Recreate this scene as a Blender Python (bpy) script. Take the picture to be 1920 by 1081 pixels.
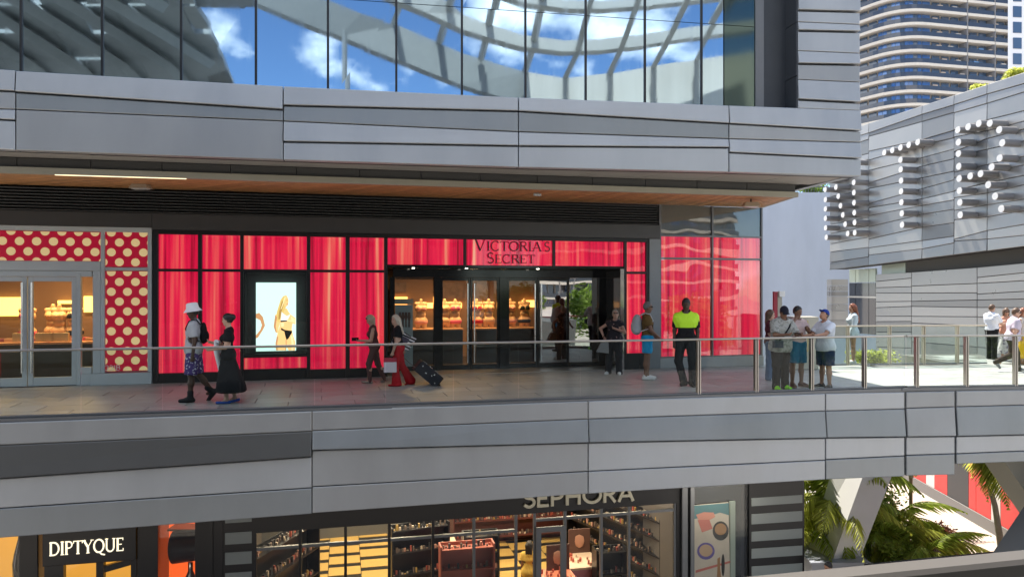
import bpy, math, random
import numpy as np
from mathutils import Vector, Matrix
random.seed(7)
for _o in list(bpy.data.objects): bpy.data.objects.remove(_o)
SC = bpy.context.scene
COL = SC.collection
V = Vector
# ------------------------------------------------------------------ camera
# world: deck floor z=0, camera looks along +Y, X right
FPX, CX, CY, CAMZ = 1400.0, 960.0, 540.5, 2.12
cam_d = bpy.data.cameras.new('camera'); cam = bpy.data.objects.new('camera', cam_d); COL.objects.link(cam)
cam.location = (0, 0, CAMZ); cam.rotation_euler = (math.radians(90), 0, 0)
cam_d.sensor_width = 36; cam_d.lens = FPX/1920*36; cam_d.clip_start = .05; cam_d.clip_end = 2000
SC.camera = cam
# ------------------------------------------------------------------ sky and sun
SUN_EL = math.radians(62); SUN_H = V((-.40, .916, 0)).normalized()
SUN_DIR = V((SUN_H.x*math.cos(SUN_EL), SUN_H.y*math.cos(SUN_EL), math.sin(SUN_EL)))
W = bpy.data.worlds.new('World'); SC.world = W; W.use_nodes = True
nt = W.node_tree; nt.nodes.clear(); N = nt.nodes.new; L = nt.links.new
out = N('ShaderNodeOutputWorld'); bg = N('ShaderNodeBackground'); sky = N('ShaderNodeTexSky')
sky.sky_type = 'NISHITA'; sky.sun_disc = False; sky.sun_elevation = SUN_EL
sky.sun_rotation = math.atan2(SUN_H.x, SUN_H.y); sky.altitude = 1200; sky.air_density = 1.0; sky.dust_density = .05; sky.ozone_density = 3.0
tc = N('ShaderNodeTexCoord'); sep = N('ShaderNodeSeparateXYZ'); L(tc.outputs['Generated'], sep.inputs[0])
zz = N('ShaderNodeMath'); zz.operation = 'ADD'; zz.inputs[1].default_value = .5; L(sep.outputs[2], zz.inputs[0])
zm = N('ShaderNodeMath'); zm.operation = 'MAXIMUM'; zm.inputs[1].default_value = .1; L(zz.outputs[0], zm.inputs[0])
dv = N('ShaderNodeVectorMath'); dv.operation = 'DIVIDE'; cmb = N('ShaderNodeCombineXYZ')
for k in range(3): L(zm.outputs[0], cmb.inputs[k])
L(tc.outputs['Generated'], dv.inputs[0]); L(cmb.outputs[0], dv.inputs[1])
nz = N('ShaderNodeTexNoise'); nz.inputs['Scale'].default_value = 2.6; nz.inputs['Detail'].default_value = 9; nz.inputs['Roughness'].default_value = .56
off = N('ShaderNodeVectorMath'); off.operation = 'ADD'; off.inputs[1].default_value = (2.1, 4.4, 1); L(dv.outputs[0], off.inputs[0]); L(off.outputs[0], nz.inputs['Vector'])
cr = N('ShaderNodeValToRGB'); cr.color_ramp.elements[0].position = .50; cr.color_ramp.elements[1].position = .57
L(nz.outputs[0], cr.inputs[0])
mx = N('ShaderNodeMix'); mx.data_type = 'RGBA'; L(cr.outputs[0], mx.inputs[0]); tn = N('ShaderNodeVectorMath'); tn.operation = 'MULTIPLY'; tn.inputs[1].default_value = (.90, .97, 1.04); L(sky.outputs[0], tn.inputs[0]); L(tn.outputs[0], mx.inputs[6]); mx.inputs[7].default_value = (11, 11.2, 11.5, 1)
L(mx.outputs[2], bg.inputs[0]); bg.inputs[1].default_value = .095; L(bg.outputs[0], out.inputs[0])
sun_d = bpy.data.lights.new('sun', 'SUN'); sun_d.energy = 5.0; sun_d.angle = math.radians(.53); sun_d.color = (1, .925, .81)
sun = bpy.data.objects.new('sun', sun_d); COL.objects.link(sun); sun.location = (0, 0, 40)
sun.rotation_euler = SUN_DIR.to_track_quat('Z', 'Y').to_euler()
vs = SC.view_settings; vs.view_transform = 'Standard'; vs.look = 'None'; vs.exposure = 1.3; vs.gamma = 1; vs.use_curve_mapping = False
SC.render.engine = 'CYCLES'
cy = SC.cycles; cy.use_denoising = True; cy.max_bounces = 10; cy.diffuse_bounces = 4; cy.glossy_bounces = 5; cy.transmission_bounces = 8; cy.transparent_max_bounces = 24
cy.sample_clamp_indirect = 6; cy.caustics_reflective = False; cy.caustics_refractive = False
# ------------------------------------------------------------------ helpers
def P(px, py, d): return V(((px-CX)/FPX*d, d, CAMZ-(py-CY)/FPX*d))
class Plane:
    """vertical plane: a point in plan, unit direction u, normal n towards the viewer side"""
    def __init__(s, a, b):
        s.a = V((a[0], a[1], 0)); s.u = (V((b[0], b[1], 0))-s.a).normalized(); s.n = V((s.u.y, -s.u.x, 0))
    def shift(s, o):
        q = s.a+s.n*o; return Plane((q.x, q.y), (q.x+s.u.x, q.y+s.u.y))
    def w(s, u, z, o=0): return V((s.a.x+s.u.x*u+s.n.x*o, s.a.y+s.u.y*u+s.n.y*o, z))
    def at(s, px, py, o=0):
        r = V(((px-CX)/FPX, 1, -(py-CY)/FPX)); q = s.a+s.n*o
        t = (q.dot(s.n))/(r.dot(s.n)); p = r*t
        return (V((p.x, p.y, 0))-q).dot(s.u), CAMZ+p.z
    def U(s, px, o=0): return s.at(px, CY, o)[0]
    def Z(s, px, py, o=0): return s.at(px, py, o)[1]
WL = {}
def wloc(o): return WL.get(o.name, V((0, 0, 0)))
def tag(o, label=None, cat=None, group=None, kind=None):
    if label: o['label'] = label
    if cat: o['category'] = cat
    if group: o['group'] = group
    if kind: o['kind'] = kind
    return o
def empty(name, loc, label=None, cat=None, group=None, kind=None):
    o = bpy.data.objects.new(name, None); COL.objects.link(o); o.location = loc; WL[o.name] = V(loc); o.empty_display_size = .2
    return tag(o, label, cat, group, kind)
class MB:
    def __init__(s): s.v = []; s.f = []; s.m = []; s.sm = []
    def add(s, vs_, fs, mi=0, smooth=False):
        b = len(s.v); s.v += [tuple(p) for p in vs_]
        for f in fs: s.f.append(tuple(b+i for i in f)); s.m.append(mi); s.sm.append(smooth)
        return s
    def prism(s, pts, ext, mi=0):
        n = len(pts); ext = V(ext); a = [V(p) for p in pts]; b = [p+ext for p in a]
        fs = [tuple(range(n))[::-1], tuple(range(n, 2*n))]+[(i, (i+1) % n, n+(i+1) % n, n+i) for i in range(n)]
        return s.add(a+b, fs, mi)
    def box(s, c, size, rz=0, mi=0):
        cx, cy_, cz = c; hx, hy, hz = size[0]/2, size[1]/2, size[2]/2; ca, sa = math.cos(rz), math.sin(rz)
        pts = []
        for dz in (-hz, hz):
            for dx, dy in ((-hx, -hy), (hx, -hy), (hx, hy), (-hx, hy)): pts.append((cx+dx*ca-dy*sa, cy_+dx*sa+dy*ca, cz+dz))
        return s.add(pts, [(3, 2, 1, 0), (4, 5, 6, 7), (0, 1, 5, 4), (1, 2, 6, 5), (2, 3, 7, 6), (3, 0, 4, 7)], mi)
    def pbox(s, pl, u0, u1, z0, z1, o0, o1, mi=0, bev=0):
        """box in plane coordinates; o1 is the outer (viewer) face, bev chamfers its rim"""
        b = min(bev, abs(u1-u0)*.3, abs(z1-z0)*.3)
        if b <= 0:
            pts = [pl.w(u, z, o) for o in (o0, o1) for u, z in ((u0, z0), (u1, z0), (u1, z1), (u0, z1))]
            return s.add(pts, [(0, 1, 2, 3)[::-1], (4, 5, 6, 7), (0, 1, 5, 4), (1, 2, 6, 5), (2, 3, 7, 6), (3, 0, 4, 7)], mi)
        c = [(u0, z0), (u1, z0), (u1, z1), (u0, z1)]; ci = [(u0+b, z0+b), (u1-b, z0+b), (u1-b, z1-b), (u0+b, z1-b)]
        sg = 1 if o1 > o0 else -1
        pts = [pl.w(u, z, o0) for u, z in c]+[pl.w(u, z, o1-sg*b) for u, z in c]+[pl.w(u, z, o1) for u, z in ci]
        fs = [(3, 2, 1, 0), (8, 9, 10, 11)]
        for i in range(4):
            j = (i+1) % 4; fs += [(i, j, 4+j, 4+i), (4+i, 4+j, 8+j, 8+i)]
        return s.add(pts, fs, mi)
    def quadslab(s, pl, c, ob, of, mi=0, bev=.012):
        """panel from 4 (u,z) corners BL,BR,TR,TL; of = outer offset for bottom and top"""
        ofb, oft = of if isinstance(of, tuple) else (of, of)
        oo = [ofb, ofb, oft, oft]; cu = sum(p[0] for p in c)/4; cz = sum(p[1] for p in c)/4
        ci = [(u+(bev if u < cu else -bev), z+(bev if i < 2 else -bev)) for i, (u, z) in enumerate(c)]
        pts = [pl.w(u, z, ob) for u, z in c]+[pl.w(u, z, oo[i]-bev*.7) for i, (u, z) in enumerate(c)]+[pl.w(u, z, oo[i]) for i, (u, z) in enumerate(ci)]
        fs = [(3, 2, 1, 0), (8, 9, 10, 11)]
        for i in range(4):
            j = (i+1) % 4; fs += [(i, j, 4+j, 4+i), (4+i, 4+j, 8+j, 8+i)]
        return s.add(pts, fs, mi)
    def tube(s, pts, r, n=8, mi=0, caps=True, smooth=True, sq=1.0):
        pts = [V(p) for p in pts]; k = len(pts); rr = r if isinstance(r, (list, tuple)) else [r]*k
        t0 = (pts[1]-pts[0]).normalized(); up = V((0, 0, 1)) if abs(t0.z) < .9 else V((1, 0, 0)); a = t0.cross(up).normalized()
        vv = []
        for i, p in enumerate(pts):
            t = (pts[min(i+1, k-1)]-pts[max(i-1, 0)]).normalized(); a = (a-t*a.dot(t)).normalized(); b = t.cross(a)
            for j in range(n):
                an = 2*math.pi*j/n; vv.append(p+a*(math.cos(an)*rr[i])+b*(math.sin(an)*rr[i]*sq))
        fs = [(i*n+j, i*n+(j+1) % n, (i+1)*n+(j+1) % n, (i+1)*n+j) for i in range(k-1) for j in range(n)]
        s.add(vv, fs, mi, smooth)
        if caps: s.add(vv[:n], [tuple(range(n))[::-1]], mi); s.add(vv[-n:], [tuple(range(n))], mi)
        return s
    def lathe(s, prof, c, n=16, mi=0, smooth=True, sx=1, sy=1):
        c = V(c); k = len(prof); vv = [c+V((r*math.cos(2*math.pi*j/n)*sx, r*math.sin(2*math.pi*j/n)*sy, z)) for r, z in prof for j in range(n)]
        fs = [(i*n+j, i*n+(j+1) % n, (i+1)*n+(j+1) % n, (i+1)*n+j) for i in range(k-1) for j in range(n)]
        s.add(vv, fs, mi, smooth)
        if prof[0][0] > 1e-4: s.add(vv[:n], [tuple(range(n))[::-1]], mi)
        if prof[-1][0] > 1e-4: s.add(vv[-n:], [tuple(range(n))], mi)
        return s
    def build(s, name, mats, parent=None, label=None, cat=None, group=None, kind=None, origin=None):
        if not isinstance(mats, (list, tuple)): mats = [mats]
        A = np.array(s.v, dtype=float)
        if origin is None:
            if parent is not None: origin = wloc(parent)
            else: lo, hi = A.min(0), A.max(0); origin = V(((lo[0]+hi[0])/2, (lo[1]+hi[1])/2, lo[2]))
        origin = V(origin); me = bpy.data.meshes.new(name)
        me.from_pydata((A-np.array(origin)).tolist(), [], s.f)
        for m in mats: me.materials.append(m)
        me.polygons.foreach_set('material_index', s.m); me.polygons.foreach_set('use_smooth', s.sm); me.update()
        o = bpy.data.objects.new(name, me); COL.objects.link(o)
        if parent is not None: o.parent = parent; o.location = origin-wloc(parent)
        else: o.location = origin
        WL[o.name] = origin
        return tag(o, label, cat, group, kind)
def inst(me, name, loc, parent=None, rz=0, scale=None, rot=None):
    """another object that shares mesh data"""
    o = bpy.data.objects.new(name, me); COL.objects.link(o); loc = V(loc)
    if parent is not None: o.parent = parent; o.location = loc-wloc(parent)
    else: o.location = loc
    o.rotation_euler = rot if rot else (0, 0, rz)
    if scale: o.scale = scale
    WL[o.name] = loc; return o
def copy_tree(o, parent=None):
    c = o.copy(); COL.objects.link(c); c.parent = parent
    WL[c.name] = wloc(o)
    for ch in list(o.children): copy_tree(ch, c)
    return c
# ------------------------------------------------------------------ materials
MT = {}
def mat(name, col, rough=.5, metal=0., spec=.5, em=None, es=0., var=0., vs_=3., bump=0., bs=40., stretch=None, coat=0., rv=0.):
    if name in MT: return MT[name]
    m = bpy.data.materials.new(name); m.use_nodes = True; t = m.node_tree; b = t.nodes['Principled BSDF']
    c = tuple(col)+(1,) if len(col) == 3 else col
    b.inputs['Base Color'].default_value = c; b.inputs['Roughness'].default_value = rough; b.inputs['Metallic'].default_value = metal
    b.inputs['Specular IOR Level'].default_value = spec; b.inputs['Coat Weight'].default_value = coat
    if em: b.inputs['Emission Color'].default_value = tuple(em)+(1,); b.inputs['Emission Strength'].default_value = es
    if var or bump or rv:
        g = t.nodes.new('ShaderNodeNewGeometry'); src = g.outputs['Position']
        if stretch:
            mp = t.nodes.new('ShaderNodeMapping'); mp.inputs['Scale'].default_value = stretch; t.links.new(src, mp.inputs[0]); src = mp.outputs[0]
        if var or rv:
            n = t.nodes.new('ShaderNodeTexNoise'); n.inputs['Scale'].default_value = vs_; n.inputs['Detail'].default_value = 6; n.inputs['Roughness'].default_value = .62; t.links.new(src, n.inputs['Vector'])
        if var:
            oi = t.nodes.new('ShaderNodeObjectInfo')
            r = t.nodes.new('ShaderNodeMapRange'); r.inputs[1].default_value = .25; r.inputs[2].default_value = .75; r.inputs[3].default_value = 1-var; r.inputs[4].default_value = 1+var; t.links.new(n.outputs[0], r.inputs[0])
            r2 = t.nodes.new('ShaderNodeMapRange'); r2.inputs[3].default_value = 1-var*.5; r2.inputs[4].default_value = 1+var*.5; t.links.new(oi.outputs['Random'], r2.inputs[0])
            mu = t.nodes.new('ShaderNodeMath'); mu.operation = 'MULTIPLY'; t.links.new(r.outputs[0], mu.inputs[0]); t.links.new(r2.outputs[0], mu.inputs[1])
            sc = t.nodes.new('ShaderNodeVectorMath'); sc.operation = 'SCALE'; sc.inputs[0].default_value = c[:3]; t.links.new(mu.outputs[0], sc.inputs['Scale']); t.links.new(sc.outputs[0], b.inputs['Base Color'])
        if rv:
            r3 = t.nodes.new('ShaderNodeMapRange'); r3.inputs[1].default_value = .3; r3.inputs[2].default_value = .7; r3.inputs[3].default_value = max(rough-rv, .02); r3.inputs[4].default_value = rough+rv; t.links.new(n.outputs[0], r3.inputs[0]); t.links.new(r3.outputs[0], b.inputs['Roughness'])
        if bump:
            n2 = t.nodes.new('ShaderNodeTexNoise'); n2.inputs['Scale'].default_value = bs; n2.inputs['Detail'].default_value = 4; t.links.new(src, n2.inputs['Vector'])
            bp = t.nodes.new('ShaderNodeBump'); bp.inputs['Strength'].default_value = bump; bp.inputs['Distance'].default_value = .02; t.links.new(n2.outputs[0], bp.inputs['Height']); t.links.new(bp.outputs[0], b.inputs['Normal'])
    MT[name] = m; return m
def glass(name, tint=(.9, .95, .93), refl=1.0, base=.03, rough=0.0, bend=0.0):
    """thin pane: transparent with a Fresnel mirror coat"""
    if name in MT: return MT[name]
    m = bpy.data.materials.new(name); m.use_nodes = True; t = m.node_tree; t.nodes.clear()
    o = t.nodes.new('ShaderNodeOutputMaterial'); tr = t.nodes.new('ShaderNodeBsdfTransparent'); tr.inputs[0].default_value = tuple(tint)+(1,)
    g = t.nodes.new('ShaderNodeBsdfGlossy'); g.inputs['Roughness'].default_value = rough
    lw = t.nodes.new('ShaderNodeFresnel'); lw.inputs[0].default_value = 1.5
    mu = t.nodes.new('ShaderNodeMath'); mu.operation = 'MULTIPLY_ADD'; mu.use_clamp = True; mu.inputs[1].default_value = refl; mu.inputs[2].default_value = base; t.links.new(lw.outputs[0], mu.inputs[0])
    mxs = t.nodes.new('ShaderNodeMixShader'); t.links.new(mu.outputs[0], mxs.inputs[0]); t.links.new(tr.outputs[0], mxs.inputs[1]); t.links.new(g.outputs[0], mxs.inputs[2]); t.links.new(mxs.outputs[0], o.inputs[0])
    if bend:
        ge = t.nodes.new('ShaderNodeNewGeometry'); n2 = t.nodes.new('ShaderNodeTexNoise'); n2.inputs['Scale'].default_value = .9; n2.inputs['Detail'].default_value = 1; t.links.new(ge.outputs['Position'], n2.inputs['Vector'])
        bp = t.nodes.new('ShaderNodeBump'); bp.inputs['Strength'].default_value = bend; bp.inputs['Distance'].default_value = .1; t.links.new(n2.outputs[0], bp.inputs['Height']); t.links.new(bp.outputs[0], g.inputs['Normal']); t.links.new(bp.outputs[0], lw.inputs['Normal'])
    MT[name] = m; return m
PAN = [mat('panel_light', (.375, .395, .41), .38, .3, .5, var=.09, vs_=1.1, rv=.08, bump=.10, bs=1.3, stretch=(1, 1, .35)), mat('panel_mid', (.245, .265, .275), .38, .35, .5, var=.09, vs_=1.1, rv=.08, bump=.10, bs=1.3, stretch=(1, 1, .35)),
       mat('panel_dark', (.10, .102, .10), .42, .4, .5, var=.07, vs_=1.1, bump=.08, bs=1.3), mat('panel_grey', (.31, .322, .328), .4, .3, .5, var=.09, vs_=1.1, rv=.08, bump=.10, bs=1.3, stretch=(1, 1, .35))]
M_BLACK = mat('black_metal', (.012, .012, .013), .35, .2, var=.1)
M_JOINT = mat('joint_dark', (.02, .02, .022), .7)
M_STEEL = mat('brushed_steel', (.45, .42, .38), .32, .9, var=.06, vs_=8)
M_GREY = mat('grey_metal', (.16, .165, .17), .45, .5, var=.06)
M_WHITE = mat('white_paint', (.48, .53, .55), .45, var=.04)
M_RAILG = glass('rail_glass', (.905, .95, .935), .28, .0)
M_SHOPG = glass('shop_glass', (.96, .97, .96), .65, .0, bend=.05)
M_CLEAR = glass('clear_glass', (.95, .97, .96), .45, .0)
# main vertical planes (plan lines)
UF = Plane((-8.34, 12.16), (6.93, 14.93))      # upper fascia
LF = Plane((-8.16, 11.90), (6.40, 15.20))      # lower fascia, front of the deck
LF2 = Plane((8.14, 15.585), (10.77, 15.83))     # fascia of the bridge
FA = Plane((-7.99, 16.70), (3.89, 19.80))      # shop fronts
SO = Plane((-8.80, 12.84), (5.49, 16.10))      # front edge of timber soffit
# ================================================================== SETTING
M_DECK = mat('deck_stone', (.17, .16, .145), .34, spec=.5, var=.10, vs_=2.2, bump=.12, bs=60, rv=.1)
M_PAVER = mat('paver_stone', (.37, .365, .35), .42, spec=.5, var=.26, vs_=1.7, bump=.05, bs=50, stretch=(1, 3, 1), rv=.1)
M_GROUND = mat('plaza_stone', (.36, .33, .30), .7, var=.12, vs_=.6)
# ground: one sheet to the horizon, at the lower mall level
GZ = -6.2
g = MB(); g.add([(-600, -400, GZ), (600, -400, GZ), (600, 900, GZ), (-600, 900, GZ)], [(0, 1, 2, 3)])
g.build('ground', M_GROUND, kind='structure')
# deck slab
u_l, u_r = LF.U(-420), LF.U(1698)
c0 = LF.w(u_l, 0, -.03); c1 = LF.w(u_r, 0, -.03); c2 = LF2.w(LF2.U(1930)+3.2, 0, -.03)
fb0 = FA.w(FA.U(-700), 0, -7); fb1 = FA.w(FA.U(1428), 0, -7)
poly = [c0, c1, c2, V((c2.x+1.0, 24.3, 0)), V((12.6, 24.3, 0)), V((12.6, 20.95, 0)), V((7.2, 20.45, 0)), V((5.2, 27, 0)), fb0]
deck = MB().prism([p+V((0, 0, -.5)) for p in poly], (0, 0, .48)).build('deck', M_DECK, kind='structure')
def inpoly(x, y, pl):
    r = False
    for i in range(len(pl)):
        a, b = pl[i], pl[i-1]
        if (a.y > y) != (b.y > y) and x < (b.x-a.x)*(y-a.y)/(b.y-a.y)+a.x: r = not r
    return r
pm = MB(); b = .004
hx, hy = .594, .294
pm.add([(-hx, -hy, -.016), (hx, -hy, -.016), (hx, hy, -.016), (-hx, hy, -.016), (-hx, -hy, -b), (hx, -hy, -b), (hx, hy, -b), (-hx, hy, -b), (-hx+b, -hy+b, 0), (hx-b, -hy+b, 0), (hx-b, hy-b, 0), (-hx+b, hy-b, 0)],
       [(8, 9, 10, 11)]+[q for i in range(4) for q in ((i, (i+1) % 4, 4+(i+1) % 4, 4+i), (4+i, 4+(i+1) % 4, 8+(i+1) % 4, 8+i))])
pv0 = pm.build('paver', M_PAVER, parent=deck, origin=(0, 0, 0)); pmesh = pv0.data; bpy.data.objects.remove(pv0)
walk = [c0, c1, c2, V((c2.x+1.0, 24.3, 0)), V((12.6, 24.3, 0)), V((12.6, 20.95, 0)), V((7.2, 20.45, 0)), FA.w(FA.U(1428), 0, -.05), FA.w(FA.U(-700), 0, -.05)]
ang = math.atan2(FA.u.y, FA.u.x); npv = 0
for j in range(-20, 20):
    for i in range(-12, 26):
        c = FA.w(i*1.2+(.6 if j % 2 else 0), 0, .3+j*.6)
        if c.y < 4: continue
        ok = all(inpoly((c+FA.u*a+FA.n*bb).x, (c+FA.u*a+FA.n*bb).y, walk) for a in (-.56, .56) for bb in (-.27, .27))
        if ok and npv < 300: inst(pmesh, 'paver', (c.x, c.y, 0), deck, ang); npv += 1
# edge strip under the glass
st = MB().pbox(LF, u_l, u_r, -.02, .035, -.22, -.035)
st.pbox(LF2, 0.03, LF2.U(1930)+3.2, -.02, .035, -.22, -.035)
st.build('deck_edge', M_GREY, parent=deck)

# ------------------------------------------------------------------ clad fascias
def fascia(name, pl, sections, label, back, extra=None):
    root = empty(name, pl.w(sum(s_['x'][0] for s_ in sections)/len(sections)*0+pl.U(900), min(0, 0)), label, 'cladding')
    cor = MB()
    us = [pl.U(x) for s_ in sections for x in s_['x']]
    for s_ in sections:
        xa, xb = s_['x']; rows = s_['rows']
        for k in range(len(rows)-1):
            (tl, tr), (bl, br) = rows[k][:2], rows[k+1][:2]
            g_ = .010 if not s_.get('thin') else .008
            gap_t = (rows[k][2] if len(rows[k]) > 2 else 1)*.009; gap_b = (rows[k+1][2] if len(rows[k+1]) > 2 else 1)*.009
            if k == 0: gap_t = 0
            if k == len(rows)-2: gap_b = 0
            c = [pl.at(xa, bl), pl.at(xb, br), pl.at(xb, tr), pl.at(xa, tl)]
            c = [(c[0][0]+g_, c[0][1]+gap_b), (c[1][0]-g_, c[1][1]+gap_b), (c[2][0]-g_, c[2][1]-gap_t), (c[3][0]+g_, c[3][1]-gap_t)]
            tone = s_['tone'][k]; lean = s_['lean'][k] if 'lean' in s_ else (0, 0)
            MB().quadslab(pl, c, back*.5, lean, 0).build('panel', PAN[tone], parent=root)
        c = [pl.at(xa, rows[-1][0]), pl.at(xb, rows[-1][1]), pl.at(xb, rows[0][1]), pl.at(xa, rows[0][0])]
        cor.add([pl.w(u, z+(.01 if i < 2 else -.01), back*.55) for i, (u, z) in enumerate(c)]+[pl.w(u, z+(.01 if i < 2 else -.01), back) for i, (u, z) in enumerate(c)],
                [(0, 1, 2, 3), (7, 6, 5, 4), (0, 4, 5, 1), (1, 5, 6, 2), (2, 6, 7, 3), (3, 7, 4, 0)])
    cor.build('backing', M_JOINT, parent=root)
    return root
T = 1.5
upper = fascia('upper_fascia', UF, [
    dict(x=(-330, 29), rows=[(108, 132), (153, 172, T), (196, 205), (206, 226, T), (262, 281)], tone=[0, 3, 0, 0], lean=[(.03, 0), (0, 0), (.02, 0), (0, 0)]),
    dict(x=(29, 531), rows=[(133, 162), (173, 206, T), (205, 227), (281, 299)], tone=[0, 1, 3], lean=[(.035, 0), (0, 0), (.0, 0)]),
    dict(x=(531, 972), rows=[(162, 183), (198, 209, T), (227, 247), (266, 274, T), (299, 313)], tone=[0, 1, 0, 0], lean=[(.03, 0), (0, 0), (.03, 0), (0, 0)]),
    dict(x=(972, 1367), rows=[(183, 198), (209, 232, T), (247, 260), (274, 277, T), (313, 322)], tone=[0, 1, 0, 0], lean=[(.03, 0), (0, 0), (.03, 0), (0, 0)]),
    dict(x=(1367, 1615), rows=[(198, 207), (232, 246, T), (260, 267), (286, 298, T), (322, 330)], tone=[0, 3, 0, 0], lean=[(.03, 0), (0, 0), (.03, 0), (0, 0)]),
], 'pale metal panel band under the reflective upper windows', -.34)
lower = fascia('lower_fascia', LF, [
    dict(x=(-420, 585), rows=[(808, 771), (853, 808), (925, 855, T), (980, 914), (1040, 962)], tone=[3, 2, 0, 1], lean=[(0, 0), (.07, 0), (0, 0), (0, 0)]),
    dict(x=(585, 1103), rows=[(771, 752), (807, 785), (843, 829, T), (912, 883), (961, 924.5)], tone=[3, 1, 3, 3], lean=[(0, 0), (.06, 0), (0, 0), (0, 0)]),
    dict(x=(1103, 1548), rows=[(752, 738), (785, 770), (829, 820, T), (883, 862), (924.5, 898)], tone=[0, 1, 0, 0], lean=[(0, 0), (.055, 0), (0, 0), (0, 0)]),
    dict(x=(1548, 1697), rows=[(738, 735), (770, 766), (820, 818, T), (861, 854), (898, 892)], tone=[0, 1, 0, 1], lean=[(0, 0), (.05, 0), (0, 0), (0, 0)]),
], 'wide metal panel band below the glass railing of the deck', -.3)
bridge = fascia('bridge_fascia', LF2, [
    dict(x=(1699, 1791), rows=[(735, 733), (765, 762), (818, 817, T), (853, 850), (891, 889)], tone=[3, 3, 0, 1], lean=[(0, 0), (.05, 0), (0, 0), (0, 0)]),
    dict(x=(1793, 2130), rows=[(733, 727), (762, 753), (817, 809, T), (850, 836), (869, 857)], tone=[3, 1, 0, 1], lean=[(0, 0), (.05, 0), (0, 0), (0, 0)]),
], 'metal panel band along the edge of the sunlit footbridge', -.3)
# top and bottom closures behind the lower bands
un = MB()
for pl, a, b_, z in ((LF, u_l, LF.U(1697), -1.74),): un.pbox(pl, a, b_, z, z+.1, -5.2, -.3)
un.pbox(LF2, .05, LF2.U(2130), -1.35, -1.27, -5, -.3)
un.build('deck_underside', mat('underside', (.10, .10, .10), .8), parent=deck)

# ------------------------------------------------------------------ upper storey block (glass wall, pier)
LG = UF.shift(-.42)
ublk = empty('upper_storey', UF.w(UF.U(900), 4.37, -1), 'upper storey with reflective window wall and clad corner pier', 'building')
uL, uR = UF.U(-330), UF.U(1613)
TOP = 9.6
back = MB()
bk = [UF.w(uL, 0, -.5), UF.w(uR-.05, 0, -.5), V((5.6, 24.5, 0)), V((-24, 24.5, 0))]
back.prism([V((p.x, p.y, 4.62)) for p in bk], (0, 0, TOP-4.62-.02))
back.build('core_wall', mat('core', (.12, .125, .13), .7), parent=ublk)
def mirrorglass():
    m = mat('coated_glass', (.40, .53, .63), .015, 1.0, 0)
    t = m.node_tree; b_ = t.nodes['Principled BSDF']
    g_ = t.nodes.new('ShaderNodeNewGeometry'); mp = t.nodes.new('ShaderNodeMapping'); mp.inputs['Scale'].default_value = (6, 6, .5); t.links.new(g_.outputs['Position'], mp.inputs[0])
    n_ = t.nodes.new('ShaderNodeTexNoise'); n_.inputs['Scale'].default_value = 2.2; n_.inputs['Detail'].default_value = 5; t.links.new(mp.outputs[0], n_.inputs['Vector'])
    r_ = t.nodes.new('ShaderNodeMapRange'); r_.inputs[1].default_value = .3; r_.inputs[2].default_value = .75; r_.inputs[3].default_value = .012; r_.inputs[4].default_value = .05; t.links.new(n_.outputs[0], r_.inputs[0]); t.links.new(r_.outputs[0], b_.inputs['Roughness'])
    return m
M_COAT = mirrorglass()
mull = [-330, -110, 40, 192, 340, 480, 615, 743, 866, 985, 1098, 1209, 1315, 1357, 1417]
glz = [UF.Z(0, 128)-.25]
zb = 5.45
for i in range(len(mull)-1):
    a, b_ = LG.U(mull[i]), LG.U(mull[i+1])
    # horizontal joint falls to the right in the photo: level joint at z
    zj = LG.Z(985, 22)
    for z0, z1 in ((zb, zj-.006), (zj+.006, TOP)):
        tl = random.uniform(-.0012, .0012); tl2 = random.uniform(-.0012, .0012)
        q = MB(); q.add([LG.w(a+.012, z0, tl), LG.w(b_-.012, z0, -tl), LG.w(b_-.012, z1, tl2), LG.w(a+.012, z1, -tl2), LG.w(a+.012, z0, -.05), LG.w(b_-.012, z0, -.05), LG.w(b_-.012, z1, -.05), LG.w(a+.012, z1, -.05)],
                        [(0, 1, 2, 3), (7, 6, 5, 4), (0, 4, 5, 1), (1, 5, 6, 2), (2, 6, 7, 3), (3, 7, 4, 0)]); q.build('window_pane', M_COAT if mull[i] < 1350 else mat('painted_reflection_glass', (.10, .14, .13), .06, 1.0, 0), parent=ublk)  # last bay: dark reflection of the pier return painted into the pane colour
for x in [q_ for q_ in mull[:-1] if q_ != 1357]:
    u = LG.U(x); MB().pbox(LG, u-.02, u+.02, zb, TOP, -.045, .022).build('mullion', M_BLACK, parent=ublk)
# dark reveal and corner pier
u = LG.U(1417)
MB().pbox(LG, u-.02, u+.16, zb, TOP, -.05, .03).build('reveal_post', M_GREY, parent=ublk)
MB().pbox(LG, u+.16, LG.U(1505), zb, TOP, -.05, -.01).build('reveal_wall', mat('dark_reveal', (.045, .05, .058), .5, .2, var=.08), parent=ublk)
ppx = [1497, 1612]; pys = [(-60, -58), (20, 23, T), (41, 46), (58, 60.5, T), (95, 100), (120, 122, T), (149, 154), (187, 193, T), (203, 207)]
tn = [0, 0, 0, 0, 0, 3, 0, 0]
for k in range(len(pys)-1):
    tl, tr = pys[k][:2]; bl, br = pys[k+1][:2]; gt = .02 if len(pys[k]) > 2 else .007; gb = .02 if len(pys[k+1]) > 2 else .007
    PO = .0
    c = [UF.at(ppx[0], bl), UF.at(ppx[1], br), UF.at(ppx[1], tr), UF.at(ppx[0], tl)]
    c = [(c[0][0], c[0][1]+gb), (c[1][0], c[1][1]+gb), (c[2][0], c[2][1]-gt), (c[3][0], c[3][1]-gt)]
    if k == 0: c[2] = (c[2][0], TOP); c[3] = (c[3][0], TOP)
    MB().quadslab(UF, c, -.20, ((.03, 0) if len(pys[k+1]) > 2 else 0), bev=.008).build('pier_panel', PAN[tn[k]], parent=ublk)
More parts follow.
